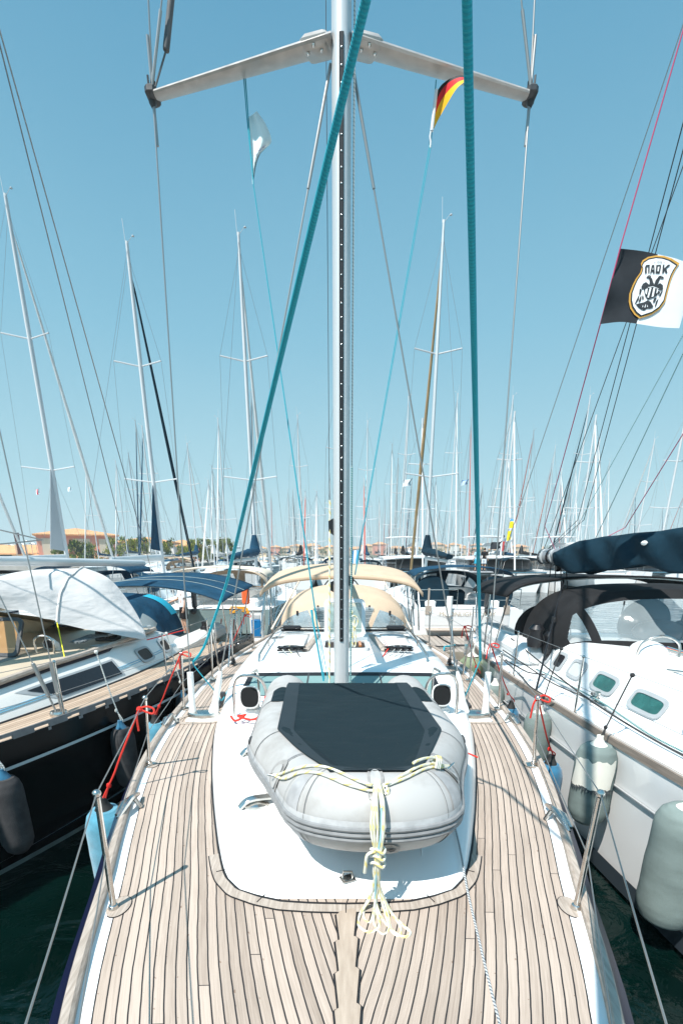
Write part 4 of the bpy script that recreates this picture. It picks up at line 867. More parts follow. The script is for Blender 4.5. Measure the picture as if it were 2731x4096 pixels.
sh1=[(980,510),(1060,460),(1180,437),(1290,445),(1400,480),(1520,555),(1470,625),(1430,700),(1395,790),(1350,950),(1310,1110),(1230,1220),(1110,1300),(935,1357),(860,1300),(800,1210),(778,1110),(785,1000),(830,880),(880,780),(945,690),(970,610),(955,560)]
cc=(1130,880)
def shr(P,k): return [(cc[0]+(x-cc[0])*k[0],cc[1]+(y-cc[1])*k[1]) for x,y in P]
c1=star(sh1,cc,.010,GOLD,'crest_border',cf); star(shr(sh1,(.92,.945)),cc,.014,DK,'crest_band',cf); star(shr(sh1,(.86,.90)),cc,.018,WC,'crest_field',cf)
pk=[[(1015,700),(1015,610),(1030,578),(1085,572),(1082,690),(1062,694),(1062,600),(1042,602),(1042,696)],
 [(1090,700),(1115,580),(1150,575),(1158,698),(1132,700),(1130,672),(1114,672),(1110,700)],
 [(1168,698),(1180,578),(1245,575),(1250,600),(1232,690),(1225,698)],[(1265,695),(1275,575),(1300,573),(1296,625),(1350,573),(1392,575),(1325,632),(1345,695),(1318,696),(1300,650),(1290,695)]]
crest(pk,.023,DK,'crest_lettering',cf); crest([[(1196,670),(1202,604),(1226,602),(1214,670)],[(1124,645),(1132,610),(1136,645)]],.026,WC,'crest_lettering',cf)
text_on('1926',lambda x,y:fw_(px3(1226+x*42,537-y*42),.023),'crest_lettering',DK,cf)
crest([[(1140,534),(1170,534),(1170,541),(1140,541)],[(1280,536),(1312,536),(1312,542),(1280,542)]],.023,INK,'crest_dash',cf)
eag=[[(1030,765),(1055,735),(1075,725),(1105,735),(1100,752),(1120,780),(1135,830),(1150,860),(1170,800),(1200,765),(1215,740),(1250,732),(1285,755),(1293,775),(1262,780),(1240,770),(1225,800),(1205,850),(1195,870),(1080,860),(1085,800),(1070,770)],
 [(960,900),(985,850),(1030,825),(1070,860),(1190,870),(1235,840),(1275,870),(1280,930),(1260,950),(1210,925),(1130,885),(1050,900),(1000,925),(975,930)],
 [(1000,925),(1060,900),(1130,890),(1210,925),(1225,960),(1180,1030),(1060,1085),(1020,1030)],
 [(880,1150),(1000,1120),(1055,1090),(1100,1115),(1140,1190),(1090,1215),(1040,1215),(1010,1240),(960,1225),(920,1195)],
 [(940,920),(970,940),(950,1010),(930,1000)],[(1260,950),(1275,960),(1240,1030),(1215,1035)],[(920,1030),(935,1010),(925,1080),(890,1130),(862,1152),(890,1090)],[(950,1035),(965,1030),(960,1090),(925,1130),(925,1100)],
 [(985,1010),(1000,1060),(985,1090),(970,1050)],[(1215,1060),(1200,1110),(1172,1190),(1160,1170),(1175,1110)],[(1150,1060),(1190,1050),(1150,1130),(1130,1110)],[(1240,970),(1215,1010),(1205,1000),(1225,960)]]
crest(eag,.023,DK,'crest_eagle',cf)
crest([[(1020,935),(1055,915),(1040,1010),(1020,990)],[(1085,908),(1110,908),(1070,1055),(1048,1050)],[(1140,905),(1165,912),(1140,1035),(1110,1045)],[(1190,925),(1212,945),(1190,990),(1180,990)],[(975,1180),(990,1160),(985,1200)],[(1008,1190),(1022,1150),(1030,1160),(1015,1205)],[(1045,1190),(1050,1150),(1058,1190)],[(1068,745),(1080,742),(1075,750)],[(1252,745),(1262,748),(1254,754)],[(1058,903),(1130,888),(1215,922),(1213,928),(1130,896),(1060,910)]],.027,WC,'crest_detail',cf)
# ================= fenders on the own yacht =================
def fender(p,top,Lf,r,m,label,mr=REDR,group=None,tie=None,knot=True,ball=False,name='fender',tilt=(0,0,0),endm=RUB):
    """hangs from tie to top; body straight down from top"""
    top=Vector(top); root=empty(name,top,label,'fender',group); d=(Vector((0,0,-1))+Vector(tilt)).normalized()
    mb=MB()
    if ball: pr=[(.02,0),(.035,.02),(.04,.06),(r*.6,.10),(r*.9,.17),(r,.28),(r*.95,.42),(r*.7,.52),(r*.3,.58),(.01,.59)]
    else: pr=[(r*.35,.055),(r*.62,.06),(r*.86,.10),(r*.97,.16),(r,.24),(r*1.01,Lf*.5),(r,Lf-.2),(r*.96,Lf-.12),(r*.8,Lf-.05),(r*.5,Lf-.01),(r*.2,Lf)]
    pr2=[]
    for (a,b),(c,e) in zip(pr,pr[1:]):
        for k in range(3): pr2.append((lerp(a,c,k/3)*(1+.012*math.sin(b*40+k)),lerp(b,e,k/3)))
    pr2.append(pr[-1]); mb.lathe((0,0,0),pr2,24,axis=d); body=mb.build('fender_body',m,root)
    mb=MB(); mb.lathe((0,0,0),[(.018,-.03),(.028,-.03),(.03,0),(.045,.03),(r*.5,.07),(r*.3,.075)],16,axis=d); 
    mb.build('fender_cap',endm,root)
    if tie is not None:
        t=Vector(tie)-top; mb=MB(); mid=t*.5+Vector((.0,.0,-.0)); P=smooth([(0,0,-.0),(0.01,0,.03),t*.3+Vector((.004,0,0)),mid,t],5)
        mb.tube(P,.007,7); mb.tube(smooth([(0.015,0,.0),(.03,0,.04),t*.18+Vector((.0,0,.0))],4),.006,6)
        mb.sph(t*.18,.018,8,sc=(1,1,1.2)); mb.sph(t+Vector((0,0,-.005)),.022,8)
        if knot: mb.tube(smooth([t,t+Vector((.045,.01,.012)),t+Vector((.09,.01,-.005)),t+Vector((.085,.0,-.035)),t+Vector((.035,0,-.02)),t],5),.007,7); mb.tube(smooth([t,t+Vector((-.025,0,-.05)),t+Vector((-.03,.01,-.16))],4),.007,7)
        mb.build('fender_line',mr,root)
    return root
def onlife(sg,y):
    P=LN[sg]
    for a,b in zip(P,P[1:]):
        if a.y<=y<=b.y: return a.lerp(b,(y-a.y)/(b.y-a.y))
fender(None,(-1.69,3.02,-.06),.80,.14,FBLUE,'pale blue fleece fender hanging low on a long red rope at the left bow',tie=onlife(-1,3.02))
fender(None,(-2.0,4.85,-.06),.72,.11,FBLUE,'pale blue fleece fender farther back on the left side, on a red rope',tie=onlife(-1,4.72))
fender(None,(-2.05,8.5,-.1),.62,.12,FBLUD,'blue fender hung from red rope by the left stern near the dock',tie=onlife(-1,8.3))
fender(None,(1.93,4.05,-.18),.72,.12,FBLUD,'blue fender squeezed between the hulls on the right, on a long red rope',tie=onlife(1,3.28)+Vector((.0,0,0)))
fender(None,(2.08,5.6,-.14),.68,.11,FBLUD,'dark blue fender on red rope beside the third right stanchion',tie=onlife(1,5.2))
fender(None,(2.02,6.9,-.1),.6,.13,FBLUD,'blue fender on red rope beside the double right stanchions',tie=onlife(1,6.6))
# ================= shared boat pieces =================
def hull_mb(hb,L,fb,flare=.5,y0=0,n=40,rake=.8,stripe=True,sheerf=lambda y:0,rt=.06,m=(0,1,2)):
    mb=MB(); st=ys(y0,L,n); cols=7
    def sec(y,sg):
        b=hb(y); t=max(0,min(1,(y-y0)/(L*.42))); k=lerp(flare*.5,flare,t); rk=rake*(1-t)**2; z0=sheerf(y)
        return [(sg*max(0,b-.02),y,z0+rt*.6),(sg*b,y,z0+rt*.5),(sg*b*1.0,y,z0-.12),(sg*b*.995,y+rk*.1,z0-.17),(sg*b*lerp(1,k,.25),y+rk*.5,-fb*.55),(sg*b*lerp(1,k,.7),y+rk,-fb+.06),(sg*b*k,y+rk*1.1,-fb-.3)]
    for sg in(-1,1):
        vs=[p for y in st for p in sec(y,sg)]; fs=[];ms=[]
        for i in range(len(st)-1):
            for k in range(cols-1):
                f=(i*cols+k,i*cols+k+1,(i+1)*cols+k+1,(i+1)*cols+k); fs.append(f if sg<0 else f[::-1]); ms.append(m[1] if k==2 and stripe else (m[2] if k>=5 else m[0]))
        mb.add(vs,fs,ms)
    a=sec(L,-1); b=sec(L,1)[::-1]; mb.add(a+b,[tuple(range(14))],m[0]); return mb
def deck_mb(hb,L,y0=0,n=40,inset=.0,z=0,sheerf=lambda y:0):
    mb=MB(); yy=ys(y0,L,n)
    for sg in(-1,1):
        vs=[];uv=[]
        for y in yy:
            w_=max(.01,hb(y)-inset)
            for c in range(3): x=w_*c/2; vs.append((sg*x,y,sheerf(y)+z+.04*(1-(c/2)**2)*min(1,w_))); uv.append((w_-x,y))
        mb.add(vs,[((i*3+c),(i*3+c+1),((i+1)*3+c+1),((i+1)*3+c))[::sg] for i in range(len(yy)-1) for c in range(2)],0,uv)
    return mb
def coach_mb(ft,ht,ylist,x0=0,P=PR,sheerf=lambda y:0):
    mb=MB(); prof=P+[(-a,b) for a,b in P[-2::-1]]; n=len(prof)
    vs=[(x0+ft(y)*a,y,sheerf(y)+.01+ht(y)*b) for y in ylist for a,b in prof]
    mb.add(vs,[(i*n+k,i*n+k+1,(i+1)*n+k+1,(i+1)*n+k)[::-1] for i in range(len(ylist)-1) for k in range(n-1)]+[tuple(range(n))[::1],tuple(range((len(ylist)-1)*n,len(ylist)*n))[::-1]]); return mb
PRS=[(1,0),(.945,.3),(.885,.6),(.83,.82),(.77,.93),(.66,.97),(.4,.99),(0,1)]
def side_pt(ft,ht,y,f,sg,off=.006,P=PRS,sheerf=lambda y:0):      # a point on the cabin side at height fraction f
    for (a,b),(c,d) in zip(P,P[1:]):
        if f<=d: k=(f-b)/(d-b); return Vector((sg*(ft(y)*lerp(a,c,k)+off),y,sheerf(y)+.01+ht(y)*f+off*.3))
def port(root,ft,ht,yc,wy,f0,f1,sg,gm,fm=RIM,fr=.035,name='portlight',P=PRS,off=.008,slant=0):
    mb=MB(); n=5
    def q(u,v,o): # u,v in 0..1 with rounded corners done by squircle outline
        return side_pt(ft,ht,yc+(u-.5)*wy+slant*(v-.5),lerp(f0,f1,v),sg,o,P)
    out=[];inn=[]
    hgt_=abs((q(.5,1,0)-q(.5,0,0)).length)
    for k in range(28):
        a=2*math.pi*k/28; c,s=math.cos(a),math.sin(a); e=.45; X=math.copysign(abs(c)**e,c); Y=math.copysign(abs(s)**e,s)
        out.append(q(.5+.5*X,.5+.5*Y,off)); inn.append(q(.5+.5*X*(1-2*fr/wy),.5+.5*Y*(1-2*fr/hgt_),off))
    frame_rr(mb,out,inn,.014,d=(sg*.9,0,.4)); o=mb.build(name,fm,root)
    mb=MB(); mb.poly([p+Vector((sg*.004,0,.001)) for p in inn][::sg]); mb.build('pane',gm,o,sm=False); return o
def canopy(root,fn,m,name='bimini',nu=24,nv=8,solid=.01,mi=0):
    mb=MB(); mb.grid(fn,nu,nv,mi=mi); return mb.build(name,m,root,solid=solid)
def rails(root,hb,yl,h=.6,sg=1,inset=.05,sheerf=lambda y:0,lines=(1,.5),r=.011):
    prev=[]
    for y in yl:
        x=sg*(hb(y)-inset); z=sheerf(y); mb=MB(); mb.rod((x,y,z),(x+sg*.0,y,z+h),r,8); mb.sph((x,y,z+h),r*1.5,8); mb.lathe((x,y,z),[(.03,0),(.02,.03),(.012,.035)],8); mb.build('stanchion',STEEL,root); prev.append(Vector((x,y,z+h)))
    for f in lines:
        mb=MB(); mb.tube([Vector((p.x,p.y,p.z-h*(1-f))) for p in prev],.003,6); mb.build('lifeline',WIRE,root)
# ================= left neighbour: dark hull, teak deck =================
LB=empty('sailing_yacht',(-4.72,.4,0),'black-hulled sailing yacht with teak side deck and long dark cabin windows moored on the left','sailing yacht',rz=R(-4))
LBM=LB.matrix_basis.copy(); LBI=LBM.inverted()
hbL=lambda y: stab([(-.1,.0),(0,.02),(1,.42),(2.2,.95),(3.5,1.47),(4.45,1.77),(5.5,2.0),(6.4,2.11),(8,2.14),(10,2.0),(12.6,1.65)],y)
shL=lambda y:-.24*max(0,min(1,(y-7.9)/2.4))
mb=hull_mb(hbL,11.1,1.35,.82,n=60,m=(0,1,2),sheerf=shL); 
mb.build('hull',[BLK,BLK,BOOT],LB)
mb=MB()
for z0,w_ in((-.20,.03),):
    for sg in(-1,1): mb.grid(lambda u,v:(sg*(hbL(lerp(.3,11.05,u))*1.0+.005),lerp(.3,11.05,u),-.20-v*w_+shL(lerp(.3,11.05,u))),60,1,flip=(sg>0))
mb.build('hull_stripe',mat('pale hull stripe',(.42,.5,.52),.3),LB)
for o_ in(-1,1):
    mb=MB(); mb.grid(lambda u,v:(o_*hbL(lerp(.2,11.05,u))*lerp(.99,.93,v)*.97+o_*.035,lerp(.2,11.05,u),-1.05-v*.05),60,1); mb.build('hull_stripe',BOOT,LB)
deck_mb(hbL,11.05,.1,60,.05,.01,shL).build('deck',TEAKB,LB)
for sg in(-1,1):      # perforated alloy toe rail: slots are real gaps
    mb=MB(); y=.3; RM=mat('grey alloy rail',(.20,.21,.22),.45,.4,var=.2,scale=12)
    def seg(y0,y1,z0,z1):
        A=[(sg*(hbL(q)-d),q,z+shL(q)) for q in(y0,y1) for d,z in((.0,z0),(.0,z1),(.018,z1),(.018,z0))]; mb.add(A,[(0,1,5,4),(1,2,6,5),(2,3,7,6),(3,0,4,7),(0,3,2,1),(4,5,6,7)])
    while y<10.8:
        seg(y,y+.34,.0,.03); seg(y,y+.34,.068,.098); seg(y,y+.19,.03,.068); y+=.34
    mb.build('toe_rail',RM,LB)
ftL=lambda y: stab([(2.2,.25),(2.6,.55),(3.4,.88),(4.5,1.18),(6,1.42),(7.5,1.46),(8.6,1.30)],y)
htL=lambda y: tab([(2.2,.02),(3.2,.25),(5,.37),(7.6,.42),(8.6,.16)],y)
coach_mb(ftL,htL,ys(2.2,8.6,40),P=PRS).build('coachroof',mat('ivory gelcoat',(.74,.73,.70),.3,var=.03,scale=2,coat=.3),LB)
mb=MB(); mb.grid(lambda u,v:(lerp(-.80,.80,u)*ftL(lerp(2.9,7.6,v)),lerp(2.9,7.6,v),htL(lerp(2.9,7.6,v))*(.93+.075*(1-abs(2*u-1)**2.5))+.03),14,30); mb.build('roof_tread',CREAM,LB)
for sg in(-1,1):
    mb=MB(); mb.tube([(sg*.80*ftL(y),y,htL(y)*.94+.05) for y in ys(3.0,7.5,24)],.035,8); mb.build('grab_rail',TEAKW,LB)
def panel(root,ft,ht,pts,sg,off,m,name,P=PRS):    # polygon given as (y, height fraction) on the cabin side
    mb=MB(); n=12; (a,b,c,d)=pts
    def q(u,v):
        lo=(lerp(a[0],b[0],u),lerp(a[1],b[1],u)); hi=(lerp(d[0],c[0],u),lerp(d[1],c[1],u)); return side_pt(ft,ht,lerp(lo[0],hi[0],v),lerp(lo[1],hi[1],v),sg,off,P)
    mb.grid(q,18,6,flip=(sg<0)); return mb.build(name,m,root)
for sg in(-1,1):
    panel(LB,ftL,htL,[(4.85,.12),(6.0,.12),(6.0,.66),(4.45,.66)],sg,.004,RIM,'window_frame'); panel(LB,ftL,htL,[(4.92,.17),(5.95,.17),(5.95,.61),(4.58,.61)],sg,.009,TINT,'long_window')
    panel(LB,ftL,htL,[(3.7,.86),(6.1,.86),(6.3,.935),(4.3,.935)],sg,.010,mat('smoked roof window',(.09,.085,.10),.12,coat=.6),'roof_window')
    for yc in(6.7,7.4): port(LB,ftL,htL,yc,.38 if yc<7 else .32,.2,.68,sg,mat('open portlight interior',(.035,.022,.015),.5))
    for f in (.30,.36): 
        mb=MB(); mb.tube([side_pt(ftL,htL,y,f,sg,.002) for y in ys(2.9,8.2,30)],.006,4); mb.build('cove_line',mat('blue stripe paint',(.16,.38,.52),.4),LB)
    mb=MB(); mb.tube([(sg*(ftL(y)+.03),y,.03) for y in ys(2.6,8.5,30)],.014,5); mb.build('drip_rail',BLACK,LB)
    rails(LB,hbL,[2.6,4.25,5.9,7.35,7.7,9.3,10.4],.62,sg,sheerf=shL)
    # shroud chainplate with rigging screws
    c=Vector((sg*1.52,4.38,.03)); mb=MB(); mb.lathe(c,[(.09,-.01),(.095,.02),(.08,.045),(.02,.05)],20,sy=.8); mb.build('chainplate',STEEL,LB)
    for k,(top) in enumerate(((sg*1.25,4.6,5.1),(sg*.08,4.35,5.0))):
        a=c+Vector((sg*(.03-.06*k),0,.04)); b=Vector(top); mb=MB(); turnb(mb,a,b,.006,.02,.03,.10); mb.tube([a,a.lerp(b,.03)],[.01,.01],8); mb.build('shroud',WIRE,LB)
# cleats
for y in(6.15,8.2): 
    mb=MB(); x=hbL(y)-.12; mb.tube([(x-.0,y-.14,.09),(x,y-.06,.10),(x,y+.06,.10),(x,y+.14,.09)],[.008,.014,.014,.008],8); mb.box((x,y,.05),(.04,.08,.08),bev=.01); mb.build('cleat',STEEL,LB)
mb=MB(); mb.tube([(0,4.35,.3),(0,4.35,16)],[.09,.08],16,sx=1.3); mst=mb.build('mast',ALU,LB)
for sg in(-1,1):
    mb=MB(); mb.rod((0,4.4,5.1),(sg*1.25,4.6,5.1),.03); mb.build('spreader',ALU,mst)
mb=MB(); mb.tube([(0,4.55,1.55),(.1,9.6,1.42)],.06,12); mb.build('boom',ALU,LB)
mb=MB(); mb.rod((0,.1,.1),(0,4.2,15.6),.05,8); mb.build('furled_genoa',SAILW,LB)
mb=MB(); mb.tube(smooth([(-.45,.7,.02),(-.4,.7,.62),(-.2,-.1,.65),(.2,-.1,.65),(.4,.7,.62),(.45,.7,.02)],5),.013,8); mb.build('pulpit',STEEL,LB)
# bronze hatch raised open + vent with hoop
def raised(root,x,y,z,w,h,ang,gm,rz=0,fm=GREYF,name='hatch_lid'):
    Q=Matrix.Translation((x,y,z))@Matrix.Rotation(rz,4,'Z')@Matrix.Rotation(R(ang),4,'X'); mb=MB(); a=rrect(0,h/2,w,h,.08); b=rrect(0,h/2,w-.09,h-.09,.05)
    frame_rr(mb,[Q@Vector((p,q,0)) for p,q in a],[Q@Vector((p,q,0)) for p,q in b],.03,Q.to_3x3()@Vector((0,0,1))); o=mb.build(name,fm,root)
    mb=MB(); mb.poly([Q@Vector((p,q,.02)) for p,q in rrect(0,h/2,w-.08,h-.08,.05)]); mb.build('hatch_pane',gm,o); 
    for s in(-1,1): mb=MB(); mb.box(Q@Vector((s*w*.33,h*.9,-.03)),(.04,.03,.05),bev=.006); mb.build('hatch_handle',BLACK,o)
    return o
raised(LB,.02,5.35,.41,.86,.50,62,BRZG)
mb=MB(); mb.box((.02,5.15,.40),(.8,.6,.03),bev=.01); mb.build('insect_screen',mat('grey mesh screen',(.25,.24,.22),.8,var=.3,scale=120),LB)
raised(LB,.92,6.5,.40,.36,.30,42,TINT,rz=.2,fm=GREYF)
mb=MB(); mb.box((.92,6.3,.40),(.40,.32,.02),bev=.01); mb.build('hatch_frame',ALU,LB)
mb=MB(); mb.tube(smooth([(.50,5.6,.40),(.50,5.6,.58),(.60,5.62,.63),(.70,5.64,.58),(.70,5.64,.40)],5),.014,8); mb.build('vent_guard',STEEL,LB)
mb=MB(); mb.tube(smooth([(.60,5.85,.40),(.60,5.83,.47),(.60,5.76,.51),(.60,5.69,.51)],4),[.05]*4+[.055]*4+[.07]*5,14,cap=False); mb.build('vent_cowl',WHP,LB)
mb=MB(); mb.box((.60,5.70,.51),(.09,.01,.09)); mb.build('vent_mouth',BLACK,LB)
# block on deck with yellow tie
def LW(x,y,z): return LBM@Vector((x,y,z))
blk=LBI@atz(285,2760,.04)
mb=MB(); mb.box(blk+Vector((0,0,-.01)),(.12,.3,.03),bev=.01,rz=.1); mb.lathe(blk+Vector((-.03,0,.07)),[(.05,0),(.055,.02),(.055,.04),(.05,.06)],14,axis=(1,0,0)); mb.build('deck_block',GREYF,LB)
# canvas work aft
def hoodL(u,v):
    th=math.pi*(1-u); c,s=math.cos(th),abs(math.sin(th)); a=Vector((1.20*c-.15,7.5+.5*abs(c)**2,.36-.2*abs(c)**4)); b=Vector((1.12*math.copysign(abs(c)**.8,c)-.25,8.0+.6*abs(c),.34+.52*s**.8-.28*abs(c)**6)); d=b+Vector((0,.8,.05*s))
    return a.lerp(b,v*2) if v<.5 else b.lerp(d,(v-.5)*2)
mb=MB(); mb.grid(hoodL,48,16,mi=lambda u,v:1 if (v<.38 and v>.08 and (.14<u<.26 or .74<u<.86 or .38<u<.62)) else 0); mb.build('sprayhood',[NAVYC,VINYL],LB)
mb=MB(); mb.grid(lambda u,v:hoodL(lerp(.66,.86,u),lerp(.85,1.02,v))+Vector((0,0,.012)),10,2); mb.build('hood_patch',mat('bright blue canvas',(.03,.38,.55),.8),LB)
def bimL(u,v): x=2*u-1; return Vector((.1+1.75*x,9.3+2.4*v-.3*abs(x)**2,1.0-.27*abs(x)**2.2+.17*v+.02*math.sin(6*v)))
canopy(LB,bimL,NAVYC,nu=30,nv=12,solid=.02)
for v in(.33,.66):
    mb=MB(); mb.tube([bimL(i/30,v)+Vector((0,0,.013)) for i in range(31)],.006,4); mb.build('bimini_seam',BOOT,LB)
mb=MB(); mb.tube([bimL(i/20,.02)+Vector((0,-.01,-.02)) for i in range(21)],.013,6)
for sg in(-1,1):
    for v in(.05,.5,.95): mb.rod(bimL(.5+sg*.48,v)+Vector((0,0,-.02)),(sg*1.72,9.6+v*.9,-.2),.013)
mb.build('bimini_frame',STEEL,LB)
for sg in(-1,1): mb=MB(); mb.box((sg*1.3,9.1,.0),(.34,2.6,.34),bev=.1); mb.build('cockpit_coaming',mat('ivory coaming',(.74,.73,.70),.3),LB)
mb=MB(); mb.lathe((1.35,9.3,.17),[(.09,0),(.08,.05),(.05,.07),(.055,.15)],14); mb.build('winch',BLACK,LB)
for sg in(-1,1):
    mb=MB(); mb.tube(smooth([(sg*1.78,10.1,-.24),(sg*1.75,10.1,.36),(sg*1.65,10.9,.38),(sg*.7,11.0,.36)],5),.013,8); mb.rod((sg*1.65,10.9,-.24),(sg*1.65,10.9,.38),.013); mb.build('pushpit',STEEL,LB)
for a,b in (((-40,-20,7.0),(600,2260,12.2)),((-60,-60,7.1),(478,2090,12.0)),((0,2120,6.0),(170,2160,7.0))):
    mb=MB(); mb.rod(LBI@(at(*a)),LBI@(at(*b)),.008,6); mb.rod(LBI@(at(*b)),(-.3,10.9,.0) if a[1]==-20 else ((-1.5,10.7,.0) if a[1]==-60 else (0,4.6,1.6)),.008,6); mb.build('running_backstay',WIRE,LB)
# mop on the roof
mp=empty('deck_mop',LW(.95,6.4,.48),'grey rag mop lying along the cabin roof of the black-hulled yacht','mop',rz=R(-4))
mb=MB(); mb.rod((.0,.0,.02),(.25,.9,.04),.014); mb.build('handle',ALU,mp)
mb=MB()
for k in range(26): a=rnd.uniform(-.05,.05); mb.tube([(a,0,.03),(a-.06+rnd.uniform(-.04,.04),-.2,rnd.uniform(.02,.07)),(a-.12+rnd.uniform(-.06,.06),-.42-rnd.uniform(0,.12),.02)],.014,5)
mb.build('mop_head',mat('grey mop strands',(.16,.18,.19),.95,var=.4,scale=20),mp)
# off-white awning tied over the boom
def bz(a,b,t): return a.lerp(b,t)
A_,B_,C_,T_,E_=at(-60,2316,5.9),at(331,2269,7.3),at(588,2560,6.9),at(228,2490,6.1),at(-60,2425,5.6)
def awn1(u,v):  # between left end and seam
    top=A_.lerp(B_,u)+Vector((0,0,.03*math.sin(math.pi*u))); bot=E_.lerp(T_,u)+Vector((.0,0,.0)); p=top.lerp(bot,v); bul=math.sin(math.pi*v)*.14; 
    sp=at(0,0,1)*0; return p+Vector((.0,-bul,.10*math.sin(math.pi*v)*1+.012*math.sin(16*v+5*u)*(1-v)+.015*math.sin(v*9-u*14)*v))+Vector((0,0,.04*math.sin(math.pi*u)*v**6))
def awn2(u,v):  # triangle from the seam to the aft corner
    e=smooth([B_,at(430,2310,7.4),at(500,2385,7.4),at(560,2480,7.2),C_],6); i=min(len(e)-2,int(u*(len(e)-1))); top=e[i].lerp(e[i+1],u*(len(e)-1)-i)
    b=smooth([T_,at(330,2515,6.3),at(430,2532,6.5),at(520,2550,6.7),C_],6); i=min(len(b)-2,int(u*(len(b)-1))); bot=b[i].lerp(b[i+1],u*(len(b)-1)-i)
    p=top.lerp(bot,v); k=math.sin(math.pi*v)*(1-u)**.7; return p+Vector((0,-.14*k,.10*k+.015*math.sin(v*22-u*9)*(v*(1-v)*3)*(1-u)))
def awn3(u,v):  # the far slope beyond the boom
    top=A_.lerp(B_,u)+Vector((0,0,.03*math.sin(math.pi*u))); return top+Vector((-1.25*v,0,-.62*v))
aw=empty('boom_awning',tuple((A_+B_)/2),'off white cotton awning stretched over the boom of the black-hulled yacht','awning')
for f,nm,k in((awn1,'near_panel',(40,24)),(awn2,'corner_panel',(40,24)),(awn3,'far_panel',(10,6))):
    mb=MB(); mb.grid(f,*k); build_in(mb,nm,AWN,aw,ang=80)
mb=MB(); mb.tube([awn2(0,v/14)+Vector((0,-.006,.004)) for v in range(15)],.012,6); build_in(mb,'seam',AWN,aw)
rope('awning_tie',[T_,T_.lerp(atz(283,2745,.13),.02),atz(283,2745,.13)],.006,mat('yellow cord',(.85,.75,.02),.7),'bright yellow cord tying the off white awning down to a deck block','rope',sm=1)
rope('awning_tie',[C_,LW(1.72,7.35,.45)],.008,REDR,'red cord at the aft corner of the off white awning','rope',sm=1)
ca=empty('cockpit_cover',at(60,2470,6.9),'cream cloth cover sagging beneath the off white awning at the left edge','cover')
mb=MB(); mb.grid(lambda u,v:at(lerp(-90,235,u)-40*v*u,lerp(2436,2478,u)+lerp(0,90,v)*(1-abs(u-.45)**2*2.0),6.9+.5*v+.2*math.sin(3*u)),20,10); build_in(mb,'cloth',CREAMC,ca)
mb=MB(); mb.grid(lambda u,v:at(lerp(-90,235,u),lerp(2436,2478,u),6.9)+Vector((-.1,1.3*v,-.05-.3*v)),20,4); build_in(mb,'cloth_top',CREAMC,ca)
# dark fenders on its side
def hullpt(y,o=.12): return LW(hbL(y)+o,y,0)
for (y,lb,Lf,r) in ((3.47,'dark grey sock fender nearest the left edge on the black hull',.80,.13),(4.75,'dark grey sock fender hanging midway on the black hull above the blue fender line',.78,.13),(6.0,'smaller dark grey sock fender farther aft on the black hull',.62,.12)):
    p=hullpt(y,r*.75); t=LW(hbL(y)-.05,y+.0,.62); fender(None,(p.x,p.y,-.18),Lf,r,FGREY,lb,mr=WHR,tie=t,knot=False,endm=FBLUD)
# ================= right neighbour: white hull, charcoal canvas =================
RB=empty('sailing_yacht',(4.32,-3.0,0),'white-hulled sailing yacht with green portlights and charcoal sprayhood moored on the right','sailing yacht')
hbR=lambda y: stab([(-.1,0),(0,.03),(1.5,.75),(3,1.22),(5,1.62),(6.5,1.83),(8,1.95),(9.5,2.03),(11,1.98),(13,1.75)],y)
mb=hull_mb(hbR,13,1.35,.93,n=60,m=(0,0,1)); mb.build('hull',[mat('glossy white hull',(.80,.81,.81),.12,coat=.8,var=.02,scale=2),DKBOOT],RB)
for sg in(-1,1):
    mb=MB(); mb.grid(lambda u,v:(sg*(hbR(lerp(.3,12.9,u))*.985+.012),lerp(.3,12.9,u),-1.12-v*.16),60,1,flip=sg>0); mb.build('boot_stripe',mat('charcoal boot stripe',(.03,.04,.05),.3),RB)
    mb=MB(); mb.tube([(sg*(hbR(y)+.0),y,-.37) for y in ys(.5,12.9,60)],.010,6); mb.build('hull_groove',mat('groove grey',(.35,.36,.37),.4),RB)
    mb=MB(); mb.grid(lambda u,v:(sg*(hbR(lerp(.3,12.9,u))+.012-.02*abs(v-.5)*0),lerp(.3,12.9,u),.035-.065*v),60,3,flip=sg>0); mb.grid(lambda u,v:(sg*(hbR(lerp(.3,12.9,u))+.012-.05*v),lerp(.3,12.9,u),.035),60,1); mb.build('rubbing_strake',mat('weathered grey teak',(.23,.19,.16),.7,var=.25,scale=5,stretch=(4,.6,10)),RB)
    mb=MB(); mb.tube([(sg*(hbR(y)-.09),y,.02) for y in ys(.5,12.9,60)],.016,6); mb.build('bulwark',GEL,RB)
    for y in(5.25,): 
        mb=MB(); mb.grid(lambda u,v:(sg*(hbR(y)+.006),y+lerp(-.22,.22,u),-.29-.05*v*math.sin(math.pi*u)),10,2,flip=sg>0); mb.build('hull_portlight',BLACK,RB)
deck_mb(hbR,12.9,.1,60,.04,.012).build('deck',GELM,RB)
ftR=lambda y: stab([(1.6,.2),(2.4,.62),(4,.98),(6,1.22),(8,1.38),(10,1.42)],y)
htR=lambda y: tab([(1.6,.02),(3,.22),(6,.40),(9.4,.50),(10,.48)],y)
PRR=[(1,0),(.955,.3),(.90,.6),(.84,.82),(.76,.93),(.6,.97),(.4,.99),(0,1)]
coach_mb(ftR,htR,ys(1.6,10,40),P=PRR).build('coachroof',GEL,RB)
for (yc,wy,gm) in((5.95,.5,TEALG),(6.75,.52,TEALG),(7.55,.50,TEALG),(8.3,.46,TEALG),(8.95,.36,mat('pale portlight blind',(.5,.53,.53),.3)),(9.45,.30,TINT),(9.85,.26,TINT)):
    for sg in(-1,1): port(RB,ftR,htR,yc,wy,.16,.62,sg,gm,fm=RIM,P=PRR,fr=.04)
